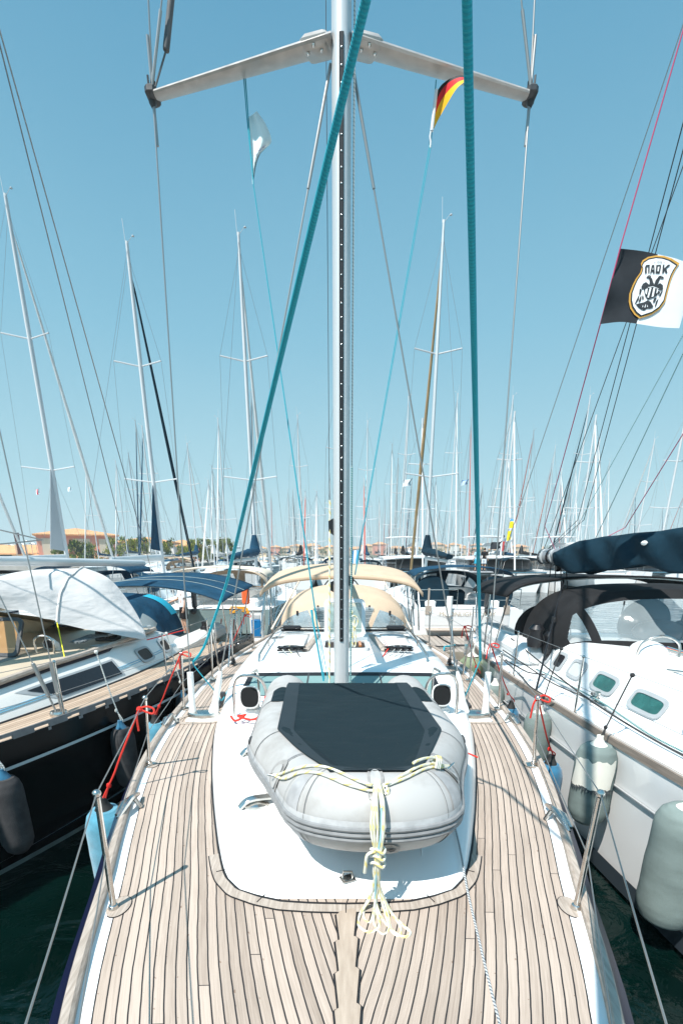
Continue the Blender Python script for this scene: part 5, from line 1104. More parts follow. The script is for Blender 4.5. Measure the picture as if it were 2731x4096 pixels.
for sg in(-1,1):
    mb=MB(); P=[side_pt(ftR,htR,y,.955,sg,.0,PRR)+Vector((0,0,.05 if 0<i<8 else 0)) for i,y in enumerate(ys(5.6,7.9,8))]; mb.tube(P,.013,8); mb.rod(side_pt(ftR,htR,6.9,.95,sg,0,PRR),side_pt(ftR,htR,6.9,.95,sg,0,PRR)+Vector((0,0,.05)),.01); mb.build('handrail',STEEL,RB)
    mb=MB(); mb.tube([(sg*(ftR(y)+.12),y,.035) for y in ys(4.6,9.2,12)],.016,6); mb.build('genoa_track',ALU,RB)
    mb=MB(); x=sg*(ftR(8.1)+.12); mb.lathe((x,8.1,.05),[(.05,0),(.055,.03),(.03,.05),(.055,.07),(.05,.10)],12); mb.box((x,8.0,.05),(.07,.3,.04),bev=.01); mb.build('genoa_car',STEEL,RB)
rails(RB,hbR,[6.1,7.75,9.35,10.9,12.4],.62,-1); rails(RB,hbR,[6.1,7.75,9.35,10.9,12.4],.62,1)
vz=htR(8.6)*.97; 
mb=MB(); mb.tube(smooth([(-.86,8.55,vz-.05),(-.84,8.5,vz+.16),(-.66,8.45,vz+.25),(-.48,8.42,vz+.17),(-.46,8.4,vz)],6),.015,8); mb.build('vent_guard',STEEL,RB)
mb=MB(); mb.sph((-.66,8.65,vz),.19,20,sc=(1,1.5,.85)); mb.build('vent_shell',GEL,RB)
def hoodR(u,v):
    th=math.pi*(1-u); c,s=math.cos(th),abs(math.sin(th)); b0=htR(9)*.96; a=Vector((1.22*c,8.75+.85*abs(c)**2.2,b0-.10*abs(c)**6)); b=Vector((1.36*math.copysign(abs(c)**.75,c),9.3+.5*abs(c),b0+.70*s**.75-.16*abs(c)**8)); d=b+Vector((.03*c,.95,.02*s))
    return a.lerp(b,v*2)+Vector((0,-.06,.05))*math.sin(math.pi*min(1,v*2))*s if v<.5 else b.lerp(d,(v-.5)*2)+Vector((0,0,.03*math.sin(math.pi*(v-.5)*2)*s))
def hR(u,v):
    if not .06<v<.40: return 0
    w_=abs(u-.5)
    if .30<w_<.40: return 1 if v<.06+.34*min(1,(.42-w_)/.1)**.8 else 0
    return 1 if w_<.265 else 0
mb=MB(); mb.grid(hoodR,200,84,mi=hR); mb.build('sprayhood',[BLKC,VINYL],RB)
for u in(.36,.5,.64):
    mb=MB(); c=hoodR(u,.38); mb.tube([c+Vector((0,-.01,.03)),c+Vector((0,-.015,-.03)),c+Vector((-.03,-.03,-.25))],.011,5); mb.build('hood_strap',BLACK,RB)
mb=MB(); mb.sph((-.1,9.4,.62),.22,12,sc=(1.6,.8,.7)); mb.sph((.35,9.5,.6),.2,12,sc=(1.3,1,.8)); mb.build('folded_canvas',BLACK,RB)
def bimR(u,v): x=2*u-1; return Vector((-.02+1.78*x,10.6+2.0*v-.12*x*x,1.27-.15*abs(x)**2.2-.14*abs(x)**14-.05*v))
canopy(RB,bimR,BLKC,nu=36,nv=10,solid=.03)
mb=MB()
for sg in(-1,1):
    for v,yb in((.03,10.9),(.5,11.4),(.97,11.9)): mb.rod(bimR(.5+sg*.485,v)+Vector((0,0,-.02)),(sg*1.8,yb,.0),.014)
mb.tube([bimR(.02+.96*i/20,.03)+Vector((0,0,-.02)) for i in range(21)],.014,6); mb.build('bimini_frame',STEEL,RB)
for sg in(-1,): 
    mb=MB(); mb.rod(bimR(.25,.02)+Vector((0,0,-.03)),(-1.96,8.6,.03),.014,6); mb.box(bimR(.25,.02).lerp(Vector((-1.96,8.6,.03)),.42),(.05,.05,.09),bev=.01); mb.build('bimini_strap',BLACK,RB)
mb=MB(); mb.rod(bimR(.78,.02)+Vector((0,0,-.03)),(.6,9.7,.9),.012,6); mb.build('bimini_strap',BLACK,RB)
mb=MB(); mb.tube([(0,4.9,.3),(0,5.0,16)],[.10,.08],16,sx=1.3); m2=mb.build('mast',ALU,RB)
# boom swung toward us under its navy cover
BA=Vector((.15,5.15,1.68)); BBv=Vector((-1.02,11.25,1.56))
mb=MB(); mb.tube([BA,BBv],[.12,.115],16,sx=.8,up=(0,0,1)); bm2=mb.build('boom',mat('grey boom alloy',(.33,.345,.36),.4,.5,var=.08,scale=3),RB)
mb=MB(); mb.sph(BBv,.12,14,sc=(.8,.8,1)); mb.build('boom_end',GREYF,bm2)
for t in(.985,.96,.945):
    mb=MB(); c=BA.lerp(BBv,t); mb.lathe(c,[(.118,-.010),(.118,.010)],16,axis=BBv-BA); mb.build('boom_lashing',ALU if t!=.96 else BLACK,bm2)
dB=(BBv-BA).normalized(); sB=dB.cross(Vector((0,0,1))).normalized()
def cov(u,v):
    t=lerp(.15,.915,v); c=BA.lerp(BBv,t); hh=lerp(.42,.17,v)*(1-.35*max(0,v-.93)/.07); a=lerp(-.62,math.pi+.62,u); hang=.0
    x=(.15+.02*math.sin(v*9))*math.cos(a)*(1+.03*math.sin(5*a+v*22)); z=hh*max(0,math.sin(a))**.75 if math.sin(a)>0 else -.24*abs(math.sin(a))
    ed=min(u,1-u); z-= .05*math.exp(-ed*12)*(1+.9*math.sin(v*15+1)+.45*math.sin(v*37))
    return c+sB*(x+.016*math.sin(v*42+a*4+2.5*math.sin(v*9))*(.4+abs(math.cos(a))))+Vector((0,0,z+.014*math.sin(v*13+a*2)+.004*math.sin(v*47-a*7)))
mb=MB(); mb.grid(cov,48,110); mb.build('sail_cover',NAVYD,RB,solid=.012,ang=75)
for t in(.63,.47):
    mb=MB(); c=BA.lerp(BBv,t); mb.sph(c+Vector((-.17,-.02,.12)),.028,8,sc=(1,2,1)); mb.build('cover_tie',WHP,RB)
for k in range(4): 
    mb=MB(); mb.rod(BA.lerp(BBv,.9+.02*k)+Vector((0,0,-.1)),(-.2-.12*k,11.6+.1*k,.2),.008,6); mb.build('mainsheet',BLKR,RB)
mb=MB(); mb.lathe(BA.lerp(BBv,.93)+Vector((0,0,-.18)),[(.05,-.03),(.055,0),(.05,.03)],12,axis=(1,0,0)); mb.build('mainsheet_block',BLACK,RB)
for t,(tx) in((.9,None),(.52,None),(.4,None)):
    mb=MB(); c=BA.lerp(BBv,t)+Vector((0,0,.2)); mb.tube([c,Vector((.05,5.1,9.5))],.004,5); mb.build('lazy_jack',GRNR,RB)
mb=MB(); mb.rod(BBv+Vector((0,0,.1)),(0,5.1,15.5),.005,6); mb.build('topping_lift',BLKR,RB)
for sg in(-1,1):
    mb=MB(); mb.rod((sg*1.65,5.3,.05),(sg*1.25,5.35,5.6),.006); mb.build('shroud',WIRE,RB); mb=MB(); mb.rod((0,5.0,5.6),(sg*1.25,5.35,5.6),.03); mb.build('spreader',ALU,m2)
mb=MB(); mb.rod((-1.6,12.6,.1),(-.1,5.1,15.8),.005,6); mb.build('backstay',WIRE,RB)
mb=MB(); mb.rod((0,.1,.1),(0,4.9,15.4),.05,8); mb.build('furled_genoa',SAILW,RB)
for a,b,m_ in (((2760,20,5.0),(2480,990,5.13),'m'),((2480,990,5.13),(2399,1300,5.2),'m'),((2399,1300,5.2),(2178,2105,7.9),'m'),((2178,2105,7.9),(2160,2215,8.2),'g'),((2790,270,5.6),(2310,2080,9.0),'k'),((2790,380,5.7),(2335,2080,9.1),'k'),((2790,1290,6.0),(2345,2230,8.0),'g'),((2790,1640,6.2),(2500,2110,7.4),'m')):
    mb=MB(); o=Vector(RB.location); mb.rod(at(*a)-o,at(*b)-o,.0055 if m_!='g' else .005,6)
    if b[1]>2070: q=at(*b)-o; mb.rod(q,BA.lerp(BBv,max(.3,min(1,(q.y-5.15)/6.1)))+Vector((0,0,.05)),.005,6)
    mb.build('signal_halyard',{'m':mat('magenta cord',(.42,.04,.12),.7),'g':GRNR,'k':BLKR}[m_],RB)
# round cockpit cushion / wheel cover aft
mb=MB(); mb.lathe((-1.05,10.9,.42),[(.38,-.03),(.41,0),(.38,.03)],28,axis=(.15,1,.1)); mb.build('wheel_cover',BLKC,RB)
mb=MB(); mb.lathe((.75,11.1,.50),[(.38,-.03),(.41,0),(.38,.03)],28,axis=(.15,1,.1)); mb.build('wheel_cover',BLKC,RB)
for sg in(-1,1): mb=MB(); mb.box((sg*1.45,11.2,.16),(.5,2.6,.34),bev=.1); mb.build('cockpit_coaming',GEL,RB)
for x,z in((-1.52,.62),(-1.30,.52)):
    mb=MB(); mb.lathe((x,9.9,z-.3),[(.10,0),(.12,.1),(.09,.2),(.11,.26),(.06,.32)],12); mb.build('winch_cover',BLACK,RB)
# ropes along its side deck
def RWp(x,y,z): return Vector(RB.location)+Vector((x,y,z))
rope('jib_sheet',[RWp(-(ftR(9.2)+.2),9.5,.08),RWp(-(ftR(8)+.15),8,.09),RWp(-(ftR(7)+.22),7,.05),RWp(-(ftR(6)+.16),6,.05),RWp(-(ftR(5)+.10),5,.05)],.009,GRNR,'dark green flecked sheet running along the side deck of the right yacht','rope')
rope('jib_sheet',[RWp(-(ftR(10)+.2),10.6,.32),RWp(-(ftR(8.4)+.2),8.4,.10),RWp(-(ftR(7)+.28),7,.06),RWp(-(ftR(6)+.26),6,.05)],.010,BLKR,'plain black sheet lying beside the green flecked one on the right yacht','rope')
for k,(m_,nm) in enumerate(((GRNR,'green'),(ORGR,'orange'),(mat('navy rope',(.02,.06,.2),.8),'navy'),(GRNR,'outer green'))):
    rope('halyard_tail',[RWp(-.42+.03*k,8.9,htR(8.9)+.035),RWp(-.22+.035*k,6.5,htR(6.5)+.03),RWp(-.1+.03*k,5.4,htR(5.4)+.03)],.008,m_,nm+' halyard tail led aft over the white roof of the right yacht','rope','halyards led over the right cabin roof',sm=3)
for k,(a,b,c,d) in enumerate(((1995,2625,2215,2800),(2010,2600,2340,2790),(2020,2640,2180,2700))):
    p,q=atz(a,b,.35),atz(c,d,.08); rope('cockpit_line',[p,p.lerp(q,.35)+Vector((.05,0,-.06)),p.lerp(q,.7)+Vector((-.04,0,-.03)),q],.008,BLKR,['upper','middle','lowest'][k]+' black line slanting across the side deck of the right yacht','rope')
# fenders on its left side
def hr(y,o): return RWp(-(hbR(y)+o),y,0)
def big(y,Lf,r,m,lb,z=-.12,tie=True,mr=BLKR,knot=False,ball=False,o=None,endm=FWHT,tz=.62):
    p=hr(y,r*.85 if o is None else o); return fender(None,(p.x,p.y,z),Lf,r,m,lb,mr=mr,tie=RWp(-(hbR(y)-.05),y+.05,tz) if tie else None,knot=knot,ball=ball,endm=endm)
f=big(6.95,.84,.172,FGRN,'grey green fender with a torn sock baring a cream patch, on the white hull',z=.05,o=.16)
mb=MB(); mb.grid(lambda u,v:(lambda a,zz:Vector((-.177*math.cos(a),-.177*math.sin(a),zz)))(lerp(-.05,2.1,u)+.06*math.sin(v*5),-lerp(.16,.44,v)-.012*math.sin(u*17)-.01*math.sin(u*31)),20,10)
P_=[(v[0],v[1],v[2]) for v in mb.v]; mb.build('bare_patch',FWHT,f)
mb=MB()
for k in range(16): 
    a=lerp(-.05,2.1,k/15); z=-.44-.012*math.sin(k); w_=rnd.uniform(.015,.05); mb.poly([(-.182*math.cos(a-.08),-.182*math.sin(a-.08),z+.02),(-.182*math.cos(a+.08),-.182*math.sin(a+.08),z+.015),(-.19*math.cos(a),-.19*math.sin(a),z-w_)])
mb.build('torn_edge',mat('frayed dark fleece',(.06,.07,.075),.95),f,sm=False)
big(5.95,1.02,.19,FGRN,'large grey green fender with white top nearest the bottom right of the white hull',z=-.02,o=.14)
big(8.15,.72,.15,FGRN,'pale grey green fender with cream nose between the hulls on the right',z=-.05,mr=BLKR,o=.12)
big(9.55,.6,.14,FGRN,'smaller grey green fender farther aft on the white hull',z=-.1,tie=False,o=.12)
big(10.9,.6,.22,OLIVE,'round olive fender with white neck near the right stern',z=.05,ball=True,mr=WHR,o=.15)
# whisker pole on the right edge with two white sheaves on the stanchion
for k in(0,1):
    c=RWp(-(hbR(6.1)-.05)-.03+.07*k,6.1-.03*k,.64+.02*(1-k)); o=empty('line_sheave',c,['left','right'][k]+' white slotted sheave on top of the near stanchion at the right edge','pulley')
    mb=MB(); mb.lathe((0,0,0),[(.028,-.012),(.032,-.008),(.026,0),(.032,.008),(.028,.012)],16,axis=(1,-1,.1)); mb.build('wheel',FWHT,o)
out_=empty('outboard_bag',RWp(-1.28,6.05,.36),'taupe cloth-wrapped bundle with black grip strapped on deck at the right edge','bundle')
mb=MB(); mb.tube(smooth([(-.10,.16,.02),(0,.08,.02),(.14,-.04,.0),(.34,-.16,-.03)],4),[.045,.06,.07,.085,.09,.095,.10,.10,.10,.10,.09,.08,.06],12); mb.build('wrapping',mat('taupe cloth',(.36,.31,.27),.9,var=.2,scale=9,bump=.8,bscale=12),out_)
mb=MB(); mb.rod((-.24,.27,.04),(-.08,.14,.02),.034,12,r2=.045); mb.build('grip',BLACK,out_)
# ================= dock =================
dk=empty('dock',(-8,12.8,-.70),'grey weathered wooden plank dock running across behind the sterns','dock')
mb=MB(); mb.add([(-20,-1.15,0),(12.6,-1.15,0),(12.6,1.35,0),(-20,1.35,0)],[(0,1,2,3)],0,[(0,-20),(0,12.6),(2.5,12.6),(2.5,-20)])
for i in range(0): pass
mb.uv=[[(b,a) for a,b in f] for f in mb.uv]; mb.build('planks',DOCKW,dk)
for y,s_ in((-1.16,1),(1.36,-1)):
    mb=MB(); mb.box((-3.7,y,-.10),(32.6,.06,.2)); mb.build('edge_board',CONC,dk)
mb=MB(); mb.box((-3.7,.1,-.45),(32.4,2.2,.5)); mb.build('pontoon',RUST,dk)
for x in(-6,-1.5,3.2,7.4,11.6):
    mb=MB(); mb.tube([(x,-.9,.05),(x,-.72,.07),(x,-.54,.05)],.03,8); mb.rod((x,-.72,0),(x,-.72,.06),.03); mb.build('bollard',BLACK,dk)
pd=empty('power_pedestal',(-2.33,13.3,-.70),'white service pedestal with a bright blue front panel standing on the dock','pedestal')
mb=MB(); mb.box((0,0,.40),(.34,.26,.8),bev=.02); mb.box((0,0,.02),(.42,.34,.05),bev=.01); mb.build('body',WHP,pd)
mb=MB(); mb.box((0,-.145,.36),(.25,.03,.46),bev=.015); mb.build('panel',PBLUE,pd)
mb=MB(); mb.box((0,-.135,.66),(.22,.02,.10)); mb.build('recess',mat('pedestal recess grey',(.5,.52,.53),.5),pd)
mb=MB(); mb.box((0,0,.85),(.40,.32,.10),bev=.04); mb.build('cap',WHP,pd)
mb=MB(); mb.lathe((0,-.162,.54),[(.012,0),(.01,.006)],10,axis=(0,-1,0)); mb.build('lock',STEEL,pd)
rope('mooring_line',[(2.2,11.2,-.2),(2.9,12.2,-.62),(3.8,12.5,-.64),(5.0,12.4,-.4)],.02,BLKR,'black mooring line with chafe tube lying on the dock at the right','rope')
rope('mooring_line',[(1.3,11.3,-.15),(2.2,12.0,-.6),(3.1,12.1,-.62),(4.6,11.6,-.3)],.018,BLKR,'second black mooring line slanting across the dock edge at the right','rope')
rope('mooring_line',[(2.55,11.75,-.7),(2.6,12.0,-.64),(2.75,12.1,-.64),(2.7,11.9,-.6),(2.9,12.15,-.62)],.02,TEALT,'teal rope knotted at the dock edge','rope')
rope('mooring_line',[(-1.5,11.3,-.15),(-2.4,12.0,-.62),(-3.6,12.3,-.64),(-4.4,11.8,-.4)],.02,BLKR,'black mooring line crossing the dock on the left','rope')
for x,y in((-3.1,12.5),(-2.75,12.4)): rope('red_line',[(x,y,.0),(x-.04,y,-.3),(x-.02,y-.1,-.62),(x+.1,y-.4,-.66)],.014,REDR,'red rope hanging down to the dock '+('left' if x<-3 else 'right')+' of a matching one','rope')
# ================= boats across the dock and beyond =================
def gen_hb(B,L):
    T=[(0,.02),(.06,.20),(.14,.42),(.26,.70),(.38,.88),(.52,.98),(.65,1),(.8,.96),(1,.84)]
    return lambda y: B*stab(T,max(0,y/L))
def rig(root,x,my,H_,L,hb,boomc,genoa,det=2,lv=2,mm=ALUW,wr=.006,tips=True,boomz=1.35,spr=None,cover=None,mr=.085):
    mb=MB(); mb.tube([(0,my,0),(0,my,H_*.75),(0,my,H_)],[mr,mr*.95,mr*.65],12 if det>1 else 7,sx=.72); 
    if tips: mb.rod((.05,my,H_),(.09,my-.02,H_+.75),.008,5); mb.rod((0,my,H_),(-.25,my,H_+.28),.008,5); mb.lathe((-.25,my,H_+.22),[(.05,0),(.05,.02)],6); mb.lathe((0,my,H_),[(.05,0),(.05,.08)],8)
    m=mb.build('mast',mm,root); sp=[]
    for k in range(lv):
        z=H_*(k+1)/(lv+1)*(1.0 if lv>1 else 1)+.3; w_=hb(my)*(.62-.1*k); sp.append((w_,z))
        for sg in(-1,1):
            mb=MB(); mb.rod((0,my,z),(sg*w_,my+.28,z+.10),.028 if det else .035,6); mb.build('spreader',spr or ALUW,m)
    for sg in(-1,1):
        P=[(sg*hb(my)*.82,my+.2,.05)]+[(sg*w_,my+.28,z+.1) for w_,z in sp]+[(0,my,H_*.97)]
        mb=MB(); mb.tube(P,wr,4,cap=False); 
        if det: mb.tube([P[0],(0,my,sp[0][1])],wr,4,cap=False)
        mb.build('shroud',WIRE,root)
    mb=MB(); mb.rod((0,L-.1,.1),(0,my,H_*.99),wr,4); mb.build('backstay',WIRE,root)
    mb=MB(); a=Vector((0,.25,.2)); b=Vector((0,my-.1,H_*.93)); mb.tube([a+Vector((0,0,.4)) if 0 else a,a.lerp(b,.04),a.lerp(b,.05),a.lerp(b,.5),a.lerp(b,.96),b],[wr,wr,.065,.075,.035,wr],8 if det>1 else 5); mb.build('furled_sail',genoa,root)
    e=Vector((0,my+(L-my)*.62,boomz)); s_=Vector((0,my+.15,boomz+.05)); mb=MB(); mb.tube([s_,e],[.07,.06],8); mb.build('boom',ALU,root)
    if boomc:
        mb=MB(); n=14; P=[s_.lerp(e,k/n)+Vector((0,0,.12+lerp(.16,.02,k/n))) for k in range(n+1)]; P=[Vector((0,my+.10,boomz+1.0))]+P; mb.tube(P,[.10]+[lerp(.25,.12,k/n)*(1+.1*math.sin(k*2)) for k in range(n+1)],10,sx=.7,up=(1,0,0)); mb.build('sail_cover',boomc,root)
    return m
def marina_boat(label,loc,L=12.5,B=1.95,fb=1.15,H_=14,my=5,hullm=None,stripem=None,bootm=None,deckm=None,hoodm=None,bimm=None,boomc=None,genoa=None,det=2,lv=2,group=None,rz=180,rake=.7,mm=ALUW,bz=1.3,cat='sailing yacht',name='sailing_yacht',mr=.085,wr=.006):
    root=empty(name,loc,label,cat,group,rz=R(rz)); hb=gen_hb(B,L); n=30 if det>1 else (16 if det else 10)
    hull_mb(hb,L,fb,.78,n=n,rake=rake).build('hull',[hullm or GEL,stripem or NAVY,bootm or DKBOOT],root)
    deck_mb(hb,L-.02,.05,n,.03,.01).build('deck',deckm or GELM,root)
    ft=lambda y:stab([(L*.2,.2),(L*.25,.5),(L*.36,B*.52),(L*.55,B*.68),(L*.72,B*.66)],y); ht=lambda y:tab([(L*.2,.02),(L*.27,.2),(L*.45,.36),(L*.72,.42)],y)
    coach_mb(ft,ht,ys(L*.2,L*.72,20 if det>1 else 8),P=PRS).build('coachroof',GEL,root)
    for sg in(-1,1):
        if det>1:
            for q in(.40,.47,.54,.61): port(root,ft,ht,L*q,.42,.25,.62,sg,TINT,name='portlight')
        else: panel(root,ft,ht,[(L*.36,.25),(L*.66,.25),(L*.66,.6),(L*.38,.6)],sg,.01,TINT,'cabin_window')
    if hoodm:
        h0=.40; yb=L*.66
        def hf_(u,v):
            th=math.pi*(1-u); c,s=math.cos(th),abs(math.sin(th)); a=Vector((B*.6*c,yb+.4*abs(c)**2,h0-.05)); b=Vector((B*.62*math.copysign(abs(c)**.75,c),yb+.45+.45*abs(c),h0+.62*s**.75-.1*abs(c)**6)); d=b+Vector((0,.85,.03*s)); return a.lerp(b,v*2) if v<.5 else b.lerp(d,(v-.5)*2)
        mb=MB(); mb.grid(hf_,28 if det>1 else 14,12 if det>1 else 8,mi=lambda u,v:1 if .1<v<.42 and .08<u<.92 and abs(u-.5)%.22>.03 else 0); mb.build('sprayhood',[hoodm,VINYL],root)
    if bimm:
        bf=lambda u,v:(lambda x:Vector((B*.78*x,L*.80+v*1.9,bz-.16*abs(x)**2.2-.12*abs(x)**14+.03*math.sin(3.1*v))))(2*u-1)
        canopy(root,bf,bimm,nu=24 if det>1 else 12,nv=6 if det>1 else 3,solid=.02)
        mb=MB()
        for sg in(-1,1):
            for v in(.05,.5,.95): mb.rod(bf(.5+.48*sg,v),(sg*B*.78,L*.86+v*.6,.05),.014,5)
        mb.build('bimini_frame',STEEL,root)
    if det>1:
        rails(root,hb,[L*q for q in(.14,.27,.4,.53,.66,.79)],.6,1,wr) ; rails(root,hb,[L*q for q in(.14,.27,.4,.53,.66,.79)],.6,-1)
        mb=MB(); x=hb(L*.07); mb.tube(smooth([(-x,L*.08,0),(-x,L*.08,.6),(0,-.1,.65),(x,L*.08,.6),(x,L*.08,0)],5),.013,6); mb.build('pulpit',STEEL,root)
        for sg in(-1,1):
            x=hb(L)-.08; mb=MB(); mb.tube([(sg*x*1.05,L*.86,0),(sg*x*1.05,L*.86,.6),(sg*x,L-.1,.6),(sg*.3,L-.08,.6),(sg*.3,L-.08,0)],.013,6); mb.tube([(sg*x*1.05,L*.86,.3),(sg*x,L-.1,.3),(sg*.3,L-.08,.3)],.01,6); mb.rod((sg*x,L-.1,0),(sg*x,L-.1,.6),.013); mb.build('pushpit',STEEL,root)
            mb=MB(); mb.box((sg*B*.5,L*.84,.10),(.4,L*.22,.35),bev=.08); mb.build('cockpit_coaming',GEL,root)
        mb=MB(); mb.box((0,L*.86,.015),(B*.75,L*.22,.012)); mb.build('cockpit_sole',TEAKW,root)
    m=rig(root,0,my,H_,L,hb,boomc,genoa or SAILW,det,lv,mm,mr=mr,wr=wr)
    return root
def mtop(u,v,Y): p=at(u,v,Y); return p.x,p.z
# across the dock: sterns to the planks, bows away
LROW=12.8
def across(x,Htop,**k):
    return marina_boat(loc=(x,14.3+LROW,0),L=LROW,H_=Htop,my=LROW-7.7,**k)
a1=across(-12.0,mtop(35,784,22)[1],label='white yacht far left across the dock with tall bare mast and grey boom',hoodm=BLKC,bimm=None,lv=2,fb=1.2,mr=.11)
a2=across(-7.85,mtop(550,975,22)[1],label='white yacht across the dock whose furled genoa is dark navy',hoodm=NAVYC,bimm=NAVYC,genoa=NAVYD,lv=2,mr=.11)
a3=across(-3.75,mtop(985,940,22)[1],label='grey green yacht across the dock with cream sprayhood and black outboard',hullm=mat('grey green hull',(.20,.27,.27),.25,coat=.5,var=.08,scale=2),stripem=GEL,hoodm=BEIGE,bimm=BEIGEP,boomc=NAVYC,lv=2,genoa=SAILW,bz=1.2,mr=.10)
a4=across(3.7,mtop(1770,890,22)[1],label='white yacht across the dock with navy bimini and lettered transom',hoodm=NAVYD,bimm=NAVYC,boomc=NAVYD,genoa=TANSAIL,lv=2,mm=ALU,bz=1.22,hullm=GEL,stripem=GEL,mr=.10)
a5=across(-16.6,14.2,label='white yacht mostly out of frame at the far left across the dock',hoodm=NAVYC,lv=2)
# triangular leech of the in-mast mainsails
for rt,xs,hs,mm_ in((a1,.0,3.2,mat('grey mainsail cloth',(.42,.44,.46),.8)),(a2,.0,2.6,NAVYC)):
    my_=LROW-7.7; mb=MB(); mb.poly([(0,my_+.10,1.7),(0,my_+.10,1.7+hs),(0,my_+.13,1.7+hs),(0,my_+1.15,1.78)],.012,d=(1,0,0)); mb.build('mainsail',mm_,rt,sm=False)
for rt in(a1,a2):
    mb=MB(); my_=LROW-7.7; mb.tube([(0,my_+.2,1.42),(0,my_+4.9,1.36)],[.15,.13],14,sx=.55,up=(0,0,1)); mb.build('boom_section',ALU,rt)
for rt,x in((a4,-.55),(a3,.55)):   # outboard motors clamped on the pushpit rail (local frames are turned round)
    q=-x; y=LROW-.02; mb=MB(); mb.box((-q,y,.70),(.30,.36,.30),bev=.09); h=mb.build('outboard_cowl',mat('grey motor cowl',(.10,.13,.16),.3,coat=.5) if rt is a4 else BLACK,rt); mb=MB(); mb.box((-q,y+.02,.35),(.13,.16,.55),bev=.03); mb.box((-q,y+.06,.02),(.10,.26,.10),bev=.02); mb.lathe((-q,y+.2,.0),[(.02,-.02),(.09,0),(.02,.03)],8,axis=(0,1,0)); mb.rod((-q,y-.1,.75),(-q-.1,y-.5,.95),.02); mb.build('outboard_leg',GREYF,rt)
mb=MB(); mb.box((-.95,LROW-.05,.45),(.22,.14,.55),bev=.05); mb.build('life_buoy_case',ORANGE,a3)
mb=MB(); 
for k in range(10): a=rnd.uniform(0,6); mb.tube([(-.75+.3*math.cos(a+q),LROW+.0,.02+.1*math.sin(a*2+q)) for q in(0,1,2,3)],.018,5)
mb.build('orange_rope_pile',mat('orange yellow line',(.75,.35,.03),.8),a3)
for x in(-1.0,0,.95):
    mb=MB()
    if x: mb.lathe((x,LROW-.75,.42),[(.52,-.02),(.55,0),(.52,.03)],26,axis=(0,1,.12)); mb.build('wheel_cover',NAVYD,a4)
    else: mb.box((0,LROW-1.6,.25),(.5,.5,.5),bev=.08); mb.build('cockpit_table',NAVYD,a4)
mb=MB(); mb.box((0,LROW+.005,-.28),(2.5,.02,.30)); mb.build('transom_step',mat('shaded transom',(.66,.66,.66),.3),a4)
mb=MB(); mb.box((0,LROW+.18,-.52),(2.4,.4,.05),bev=.02); mb.build('bathing_platform',TEAKW,a4)
vs,fs=text_pts('MOONLIGHT LADY'); mb=MB(); mb.add([(-v.x*.19,LROW+.03,-.10+v.y*.17) for v in vs],fs); mb.build('transom_name',mat('pale gold lettering',(.45,.36,.26),.6),a4,sm=False)
mb=MB(); mb.lathe((.55,LROW+.05,.42),[(.09,0),(.09,.55),(.03,.58)],12,axis=(0,0,-1)); mb.build('fender_body',WHP,a4)
for sg in(-1,1): mb=MB(); mb.box((sg*1.15,LROW-.05,.32),(.05,.05,.65)); mb.box((sg*1.15,LROW,.02),(.18,.06,.25)); mb.build('lifebuoy_bracket',TEAKW,a4)
# gangway leaning between the left yacht and dock
# small tender moored right of the named yacht
td=empty('tender',(6.3,15.8,WZ),'small grey tender with red stripe and outboard afloat right of the named yacht','dinghy',rz=R(75))
mb=MB(); mb.tube(smooth([(-.6,1.3,.25),(-.6,-.3,.25),(-.5,-.9,.3),(0,-1.3,.42),(.5,-.9,.3),(.6,-.3,.25),(.6,1.3,.25)],6),.21,14); mb.build('tube',PVC,td)
mb=MB(); mb.tube(smooth([(-.82,1.3,.25),(-.82,-.3,.25),(-.68,-1.0,.3),(0,-1.52,.42),(.68,-1.0,.3),(.82,-.3,.25),(.82,1.3,.25)],6),.03,6); mb.build('red_stripe',mat('dark red stripe',(.35,.03,.03),.5),td)
mb=MB(); mb.box((0,.1,.12),(1.0,2.4,.06)); mb.box((0,1.2,.28),(1.0,.05,.4)); mb.build('floor',PVCD,td)
mb=MB(); mb.box((0,1.4,.6),(.26,.3,.3),bev=.07); mb.box((0,1.42,.3),(.12,.14,.5),bev=.03); mb.build('outboard',FWHT,td)
# second row, its masts measured on the photograph
M2=[(326,980,None,'teal'),(430,1020,None,0),(500,962,None,0),(683,955,None,0),(727,1130,None,0),(844,968,None,'bw'),(836,1100,None,'red'),(938,912,None,0),(1051,905,None,0),(1178,910,None,0),(1167,1035,None,0),(1355,910,None,'dark'),(1377,1010,None,0),(1503,1010,None,0),(701,1130,None,'red'),(1216,1080,None,0),(1290,1078,None,0),(580,1085,None,0),(478,1105,None,0)]
REDM=mat('faded red sail sleeve',(.5,.12,.09),.8); gm={'teal':NAVYC,'bw':mat('turquoise white sail sleeve',(.25,.60,.70),.8,var=.5,scale=3),'red':REDM,'dark':NAVYD,0:SAILW}
hoods=[NAVYC,BEIGE,BLKC,None,BEIGEP,NAVYD]; lab2={'teal':'yacht in the next row on the left whose furled sail is dark teal','bw':'next-row yacht right of the mast with turquoise and white sail sleeve','dark':'yacht in the next row at the right with a dark furled sail'}
redn=0
for i,(u,v,_,g) in enumerate(M2):
    Y=46+(i*37%9); x,z=mtop(u*1.7417,v*1.7417,Y+0.)
    lb=lab2.get(g)
    if g=='red': redn+=1; lb='next-row yacht with faded red furled sail, '+('right' if redn==1 else 'left')+' of the tall mast'
    kw=dict(L=11.5+i%3,B=1.8+.1*(i%3),H_=z,my=4.6,hoodm=hoods[i%6],bimm=hoods[(i*5+2)%6],boomc=[None,NAVYC,SAILW,BLKC][i%4],genoa=gm[g],det=1,lv=2,rz=180*(i%2),mr=.082,wr=.009)
    yl=Y-4.6 if i%2==0 else Y+4.6
    r=marina_boat(label=lb or 'white yacht moored in the second row beyond the dock',loc=(x,yl,0),group='white yachts moored in the second row',**kw)
